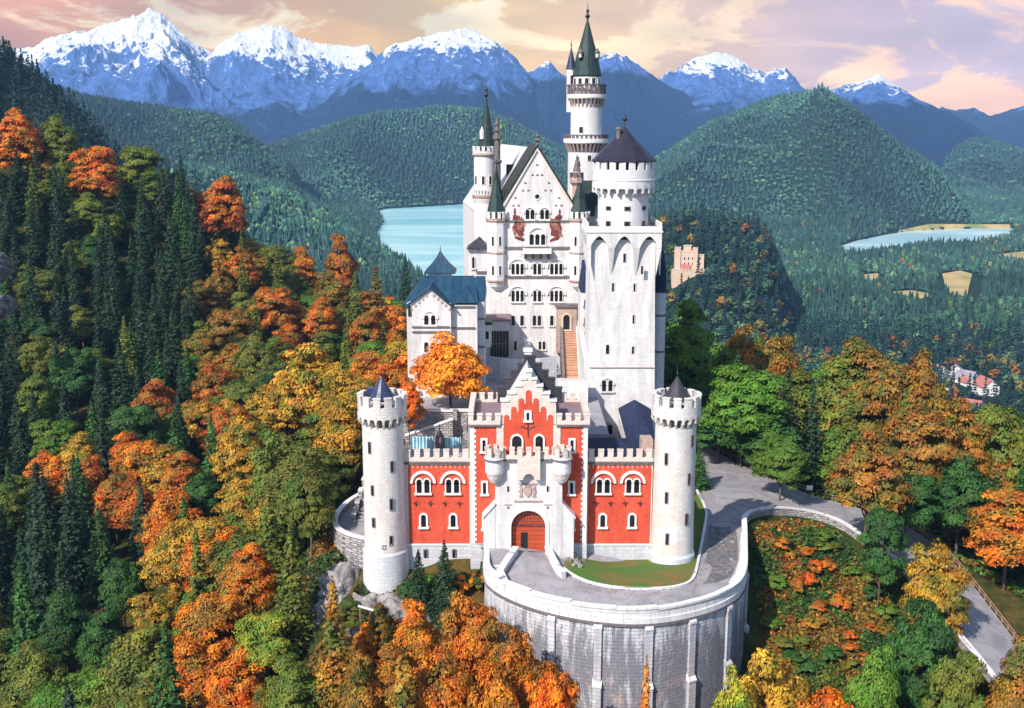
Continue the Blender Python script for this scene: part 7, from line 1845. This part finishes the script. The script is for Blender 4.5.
for i in IND:
    t = TREES[i]; p_, g_ = place(t); t['grp'] = g_; kw = 'spruce' if t['kind'] == 'conifer' and t['col'] in 'Cdl' else ('larch' if t['kind'] == 'conifer' else 'broadleaf tree')
    nm = (SIZE(t) + ' ' + COLS[t['col']][2] + ' ' + kw).strip(); bk.setdefault((nm, p_), []).append(i)
for (nm, p_), L in bk.items():
    L.sort(key=lambda i: TREES[i]['px'])
    for k, i in enumerate(L):
        TREES[i]['label'] = f'{nm} {p_}' if len(L) == 1 else f'{nm} {p_}, {NUM[k]} of {len(L)} from left'
for i in IND:
    l_ = TREES[i]['label']
    if len(l_.replace('-', ' ').split()) > 16: TREES[i]['label'] = l_.replace('broadleaf tree', 'tree').replace(' of the', ' of')
def plant(t, tpl, name, label, group, cat, rot=None):
    crown, trunk, H, Wd = tpl
    r_ = bpy.data.objects.new(name, None); COL.objects.link(r_); r_.location = (t['x'], t['y'], t['z']); r_.rotation_euler = (0, 0, random.uniform(0, 6.28) if rot is None else rot)
    r_.scale = (t['w'] / Wd, t['w'] / Wd, t['h'] / H)
    c_ = bpy.data.objects.new('crown', crown); COL.objects.link(c_); c_.parent = r_
    a, b_, _w = COLS[t['col']]; a = jit(a); b_ = jit(b_); c_.color = (*a, 1); c_['tint'] = b_
    k = bpy.data.objects.new('trunk', trunk); COL.objects.link(k); k.parent = r_
    tag(r_, label, cat, group); return r_
for i in IND:
    t = TREES[i]
    nm = 'broadleaf_tree' if t['kind'] != 'conifer' else ('spruce_tree' if t['col'] in 'Cdl' else 'larch_tree')
    plant(t, TPL[t['kind']][i % len(TPL[t['kind']])], nm, t['label'], t['grp'], 'tree')

# ------------------------------------------------------------------ the rest of the forest, in masses
def mass(name, specs, lod, mat='leaf_mass'):
    """specs: array x y z h w kind r g b ; lod: dict of template point clouds"""
    Vs = []; Cs = []; Rs = []; K = None
    for kind in (0, 1):
        S_ = specs[specs[:, 5] == kind]
        if not len(S_): continue
        T = lod[kind]; pick = rng.integers(0, len(T), len(S_)); rot = rng.random(len(S_)) * 6.283
        for ti, (TV, TR, H, Wd) in enumerate(T):
            Q = S_[pick == ti]; ro_ = rot[pick == ti]
            if not len(Q): continue
            c, s = np.cos(ro_)[:, None], np.sin(ro_)[:, None]; sx = (Q[:, 4] / Wd)[:, None]; sz = (Q[:, 3] / H)[:, None]
            X = (TV[None, :, 0] * c - TV[None, :, 1] * s) * sx + Q[:, 0:1]; Y_ = (TV[None, :, 0] * s + TV[None, :, 1] * c) * sx + Q[:, 1:2]; Z_ = TV[None, :, 2] * sz + Q[:, 2:3]
            Vs.append(np.stack([X, Y_, Z_], -1).reshape(-1, 3)); Cs.append(np.repeat(Q[:, 6:9], len(TV), 0)); Rs.append(np.tile(TR, len(Q)))
    V = np.concatenate(Vs); C_ = np.concatenate(Cs); R_ = np.concatenate(Rs); C4 = np.concatenate([C_, np.ones((len(C_), 1))], 1)
    F = np.arange(len(V)).reshape(-1, lod['k'])
    me = np_mesh(name, V, F, M[mat], [('rnd', 'FLOAT', R_), ('leafcol', 'FLOAT_COLOR', C4)], lod['k'])
    o = bpy.data.objects.new(name, me); COL.objects.link(o); tag(o, kind='stuff'); print(name, len(specs), 'trees', len(F), 'faces'); return o
def cloud_tpl(kind, seed, ncl, per, size):
    if kind == 0: H, Wd = 18.0, 12.0; P, Q, V, C, rg = broad_cloud(seed, H, Wd, ncl, per, size)
    else: H, Wd = 22.0, 7.4; P, Q, V, C, rg = conifer_cloud(seed, H, Wd / 2, ncl, 7, per, size)
    return V, np.repeat(rg.random(len(P)), 4), H, Wd
LODM = {0: [cloud_tpl(0, s, 34, 26, 0.95) for s in range(4)], 1: [cloud_tpl(1, s + 9, 15, 6, 0.85) for s in range(3)], 'k': 4}
LODN = {0: [cloud_tpl(0, s, 20, 7, 1.9) for s in range(4)], 1: [cloud_tpl(1, s + 9, 9, 3, 1.5) for s in range(3)], 'k': 4}
def solid_tpl(kind, seed, n=5):
    rg = np.random.default_rng(seed); tr = []
    if kind == 1:
        H, Wd = 22.0, 7.4
        for z0, z1, r in ((0.12, 0.62, 0.5), (0.42, 1.0, 0.34)):
            rr = Wd * r * (0.8 + 0.5 * rg.random(n))
            for k in range(n):
                a, b_ = 2 * math.pi * k / n, 2 * math.pi * (k + 1) / n
                tr += [[rr[k] * math.cos(a), rr[k] * math.sin(a), z0 * H], [rr[(k + 1) % n] * math.cos(b_), rr[(k + 1) % n] * math.sin(b_), z0 * H], [0, 0, z1 * H]]
    else:
        H, Wd = 18.0, 12.0; rings = [(0.25, 0.36), (0.55, 0.52), (0.82, 0.36)]; pts = []
        for f, r in rings: pts.append([(Wd * r * (0.75 + 0.5 * rg.random()) * math.cos(2 * math.pi * (k + f) / n), Wd * r * (0.75 + 0.5 * rg.random()) * math.sin(2 * math.pi * (k + f) / n), H * (f + 0.10 * (rg.random() - .5))) for k in range(n)])
        for j in range(2):
            for k in range(n):
                a, b_, c, d = pts[j][k], pts[j][(k + 1) % n], pts[j + 1][(k + 1) % n], pts[j + 1][k]; tr += [a, b_, c, a, c, d]
        for k in range(n): tr += [pts[2][k], pts[2][(k + 1) % n], (0.5 * rg.random(), 0.5 * rg.random(), H)]
    V = np.array([list(p) for p in tr], float); return V, np.repeat(rg.random(len(V) // 3), 3) * 0.6 + 0.2, H, Wd
LODF = {0: [solid_tpl(0, s, 5) for s in range(6)], 1: [solid_tpl(1, s + 40, 5) for s in range(5)], 'k': 3}
# near leftovers
L = []
for i, t in enumerate(TREES):
    if i in INDS: continue
    if t['vis'] < 1 and t['d'] > 260 and random.random() < 0.5: continue
    c_ = jit(COLS[t['col']][0]); L.append([t['x'], t['y'], t['z'], t['h'], t['w'], 1 if t['kind'] == 'conifer' else 0, *c_])
mass('forest_undergrowth', np.array(L), LODM)
def far_colour(x, y, z, n, turn=0.0):
    """colour of the wood : mostly dark conifer, drifts of lighter and turning trees, lit and shaded patches painted in"""
    a = fbm(x / 220, y / 220, 3, 71); b_ = rng.random(n); c_ = fbm(x / 90, y / 90, 2, 77)
    P = {'con': np.array([0.022, 0.066, 0.060]), 'gr': np.array([0.060, 0.155, 0.075]), 'lt': np.array([0.17, 0.27, 0.11]), 'ye': np.array([0.26, 0.21, 0.045]), 'ru': np.array([0.20, 0.085, 0.02])}
    col = np.tile(P['con'], (n, 1)); kind = np.ones(n)
    m1 = (b_ < np.clip((a - 0.36) * 1.9, 0.12, 0.55)); col[m1] = P['gr']; kind[m1] = 0
    m2 = m1 & (rng.random(n) < np.clip((c_ - 0.30) * 1.0, 0.05, 0.4)); col[m2] = P['lt']
    m3 = m1 & (rng.random(n) < 0.10 * turn + 0.004); col[m3] = P['ye']; m4 = m1 & (rng.random(n) < 0.06 * turn); col[m4] = P['ru']
    far_ = np.hypot(x, y)[:, None] > 1150; col = np.where(far_, col * 0.6 + 0.4 * np.array([0.04, 0.11, 0.07]), col); col *= np.where(far_, 0.72 + 0.56 * rng.random((n, 1)), 0.55 + 0.9 * rng.random((n, 1))) * (0.25 + 1.5 * fbm(x / 260, y / 260, 3, 33))[:, None]; return col, kind  # last factor paints broad sunlit and shaded patches into the leaf colour
def band(s, r0, r1, name, lod, hs=1.0, warm=0.0, lowcut=None):
    x, y = jgrid(s, r0, r1); z = height(x, y); k = visible(x, y, z, 16, 0.004) & (z > VZ + 0.5)
    x, y, z = x[k], y[k], z[k]; n = len(x); col, kind = far_colour(x, y, z, n, min(1, warm * 3))
    if warm: 
        m = rng.random(n) < warm * np.clip((fbm(x / 60, y / 60, 3, 90) - 0.35) * 3, 0, 1); col[m] = np.array([[0.30, 0.11, 0.02], [0.30, 0.20, 0.03], [0.10, 0.14, 0.02]])[rng.integers(0, 3, m.sum())]; kind[m] = 0
    dm = (np.arctan2(x, y) < R(-15.5) - rng.random(n) * 0.07) & (y > 560); col[dm] = np.array([0.013, 0.040, 0.032]) * (0.6 + 0.8 * rng.random((dm.sum(), 1))); kind[dm] = 1
    w_ = np.where(kind == 0, s * (0.7 + 0.5 * rng.random(n)), s * (0.55 + 0.4 * rng.random(n))); h_ = np.where(kind == 0, 9 + 8 * rng.random(n), 12 + 13 * rng.random(n)) * hs
    w_ = np.minimum(w_, np.where(kind == 0, 15, 10))
    return mass(name, np.stack([x, y, z, h_, w_, kind, *col.T], 1), lod)
band(9.0, 470, 1150, 'forest', LODN, 0.95, 0.16)
band(8.8, 1150, 2300, 'forest', LODF, 0.80, 0.02)
band(11.0, 2300, 3700, 'forest', LODF, 0.72, 0.0)
band(17.0, 3700, 5300, 'forest', LODF, 0.85, 0.0)

# ------------------------------------------------------------------ shrubs and ground cover on the garden slope
gx_, gy_ = np.meshgrid(np.arange(30, 76, 3.1), np.arange(106, 158, 3.1)); gx_ = (gx_ + (rng.random(gx_.shape) - .5) * 2.4).ravel(); gy_ = (gy_ + (rng.random(gy_.shape) - .5) * 2.4).ravel()
inner = [(36.5, 150), (46, 154), (55, 149), (64, 135), (68, 118), (60, 106), (38, 108), (34.5, 130)]
k = poly_mask(inner, gx_, gy_) & ~poly_mask(offset_poly(ROADPOLY, 1.5), gx_, gy_); gx_, gy_ = gx_[k], gy_[k]; gz_ = height(gx_, gy_)
SB = []
for x, y, z in zip(gx_, gy_, gz_):
    px, py, d = project(x, y, z + 1)
    if py > 720 or px > 1030: continue
    band_ = (px - 780) + (py - 540) * -0.95          # a band of red running down to the right
    col = 'r' if abs(px - (790 + (py - 545) * 0.75)) < 26 and py > 535 else random.choice('ggdldlYb')
    if py < 560 and random.random() < .3: col = 'o'
    if random.random() < 0.22: continue
    SB.append(dict(x=x, y=y, z=z - 0.1, h=random.uniform(1.0, 2.1), w=random.uniform(1.9, 3.8), kind='shrub', col=col, px=px, py=py))
bk = {}
for t in SB:
    pl = 'under the stone wall at the bend' if t['py'] < 560 else ('in the middle of the garden slope' if t['py'] < 610 else ('low on the garden slope' if t['py'] < 660 else 'at the bottom of the garden slope'))
    t['pl'] = pl; bk.setdefault((COLS[t['col']][2], pl), []).append(t)
for (nm, pl), L in bk.items():
    L.sort(key=lambda t: t['px'])
    for k, t in enumerate(L): t['label'] = f'{nm} shrub {pl}' if len(L) == 1 else f'{nm} shrub {pl}, {NUM[k]} of {len(L)} from the left'
for k, t in enumerate(SB): plant(t, TPL['shrub'][k % 5], 'shrub', t['label'], 'shrubs on the garden slope', 'shrub')
for k, (px, py, col, w_) in enumerate([(408,592,'d',3.2),(428,590,'g',3.6),(436,600,'l',3.2),(455,585,'d',3.4),(462,577,'l',3.0),(470,570,'b',2.8),(474,582,'d',3.0),(425,575,'l',2.6),(402,603,'o',3.0),(448,600,'Y',3.0),(466,592,'o',3.2),(480,590,'r',2.8)]):
    x, yy = G(px, py, -4.2); yy = min(yy, 134.5); t = dict(x=x, y=yy, z=hgt(x, yy) - 0.2, h=w_ * .8, w=w_, kind='shrub', col=col)
    plant(t, TPL['shrub'][k % 5], 'shrub', f"{COLS[col][2]} shrub under the gatehouse left wing, {NUM[sorted([408,428,436,455,462,470,474,425,402,448,466,480]).index(px)]} of twelve from left", 'shrubs under the left wing', 'shrub')
# low plants and fallen leaves, a mass
def ground_cover(name, poly, n, cols, size):
    xs = [p[0] for p in poly]; ys = [p[1] for p in poly]
    x = rng.uniform(min(xs), max(xs), n); y = rng.uniform(min(ys), max(ys), n); k = poly_mask(poly, x, y) & ~poly_mask(offset_poly(ROADPOLY, 0.5), x, y) & ~poly_mask(offset_poly(UPPOLY, 0.3), x, y); x, y = x[k], y[k]; z = height(x, y); n = len(x)
    P = np.stack([x, y, z + 0.12 + 0.35 * rng.random(n)], 1); V = leaves(P, rdir(n, rng) * 0.8 + np.array([0, -0.2, 0.9]), size, rng)
    f = fbm(x / 5, y / 5, 3, 55); ci = np.clip(((f - 0.3) * 2.4 * len(cols) + rng.normal(size=n) * 0.7).astype(int), 0, len(cols) - 1); c_ = np.array(cols)[ci] * (0.6 + 0.8 * rng.random((n, 1)))
    C4 = np.repeat(np.concatenate([c_, np.ones((n, 1))], 1), 4, 0)
    me = np_mesh(name, V, quads(n), M['leaf_mass'], [('rnd', 'FLOAT', np.repeat(rng.random(n), 4)), ('leafcol', 'FLOAT_COLOR', C4)]); o = bpy.data.objects.new(name, me); COL.objects.link(o); tag(o, kind='stuff')
ground_cover('ground_cover', [(34, 153), (46, 158), (58, 151), (68, 135), (76, 110), (60, 98), (30, 98), (34, 125)], 60000, [(0.03, 0.07, 0.015), (0.06, 0.12, 0.02), (0.13, 0.13, 0.02), (0.30, 0.09, 0.015), (0.20, 0.12, 0.02)], 0.34)
ground_cover('ground_cover', [(-8, 135.5), (-21, 137), (-27, 130), (-24, 112), (-8, 106), (-5, 128)], 34000, [(0.03, 0.06, 0.015), (0.07, 0.09, 0.02), (0.24, 0.09, 0.02), (0.12, 0.08, 0.02)], 0.34)
ground_cover('ground_cover', [(-23, 136), (-33, 138), (-34, 160), (-26, 205), (-20, 205), (-22, 160)], 16000, [(0.03, 0.06, 0.015), (0.07, 0.09, 0.02), (0.24, 0.09, 0.02)], 0.4)

ground_cover('ground_cover', [(62, 160), (74, 143), (84, 118), (120, 112), (118, 160), (90, 175)], 30000, [(0.04, 0.09, 0.02), (0.08, 0.15, 0.02), (0.13, 0.13, 0.02), (0.24, 0.10, 0.02)], 0.5)
def litter(name, n):
    pts = []
    for P_, w_ in ((LK, 1.6), (FENS, 1.8), (LP, 1.5), (BP[10:], 1.2)):
        for _ in range(n):
            p = P_[random.randrange(len(P_))]; pts.append((p[0] + random.gauss(0, w_), p[1] + random.gauss(0, w_)))
    X_ = np.array(pts); k = poly_mask(offset_poly([tuple(q) for q in poly], -1.0), X_[:, 0], X_[:, 1]); X_ = X_[k]; z = tps_eval(UP, X_[:, 0], X_[:, 1]) + 0.03
    n = len(X_); V = leaves(np.stack([X_[:, 0], X_[:, 1], z], 1), rdir(n, rng) * 0.12 + np.array([0, 0, 1.0]), 0.17, rng, 1.3)
    c_ = np.array([(0.5, 0.16, 0.02), (0.38, 0.22, 0.04), (0.25, 0.12, 0.04)])[rng.integers(0, 3, n)]; C4 = np.repeat(np.concatenate([c_, np.ones((n, 1))], 1), 4, 0)
    me = np_mesh(name, V, quads(n), M['leaf_mass'], [('rnd', 'FLOAT', np.repeat(rng.random(n), 4)), ('leafcol', 'FLOAT_COLOR', C4)]); o = bpy.data.objects.new(name, me); COL.objects.link(o); tag(o, kind='stuff')
litter('fallen_leaves', 900)
# ------------------------------------------------------------------ haze
HAZE_D = 7.0e-5
hm = bpy.data.materials.new('haze_air'); hm.use_nodes = True
t = hm.node_tree; t.nodes.clear()
o_ = t.nodes.new('ShaderNodeOutputMaterial'); v_ = t.nodes.new('ShaderNodeVolumePrincipled')
v_.inputs['Color'].default_value = (0.32, 0.60, 1.0, 1); v_.inputs['Density'].default_value = HAZE_D
t.links.new(v_.outputs[0], o_.inputs['Volume'])
hz = MB().box(-8500, 8500, -8500, 8500, VZ - 40, 1150).build('haze', hm); tag(hz, kind='stuff')
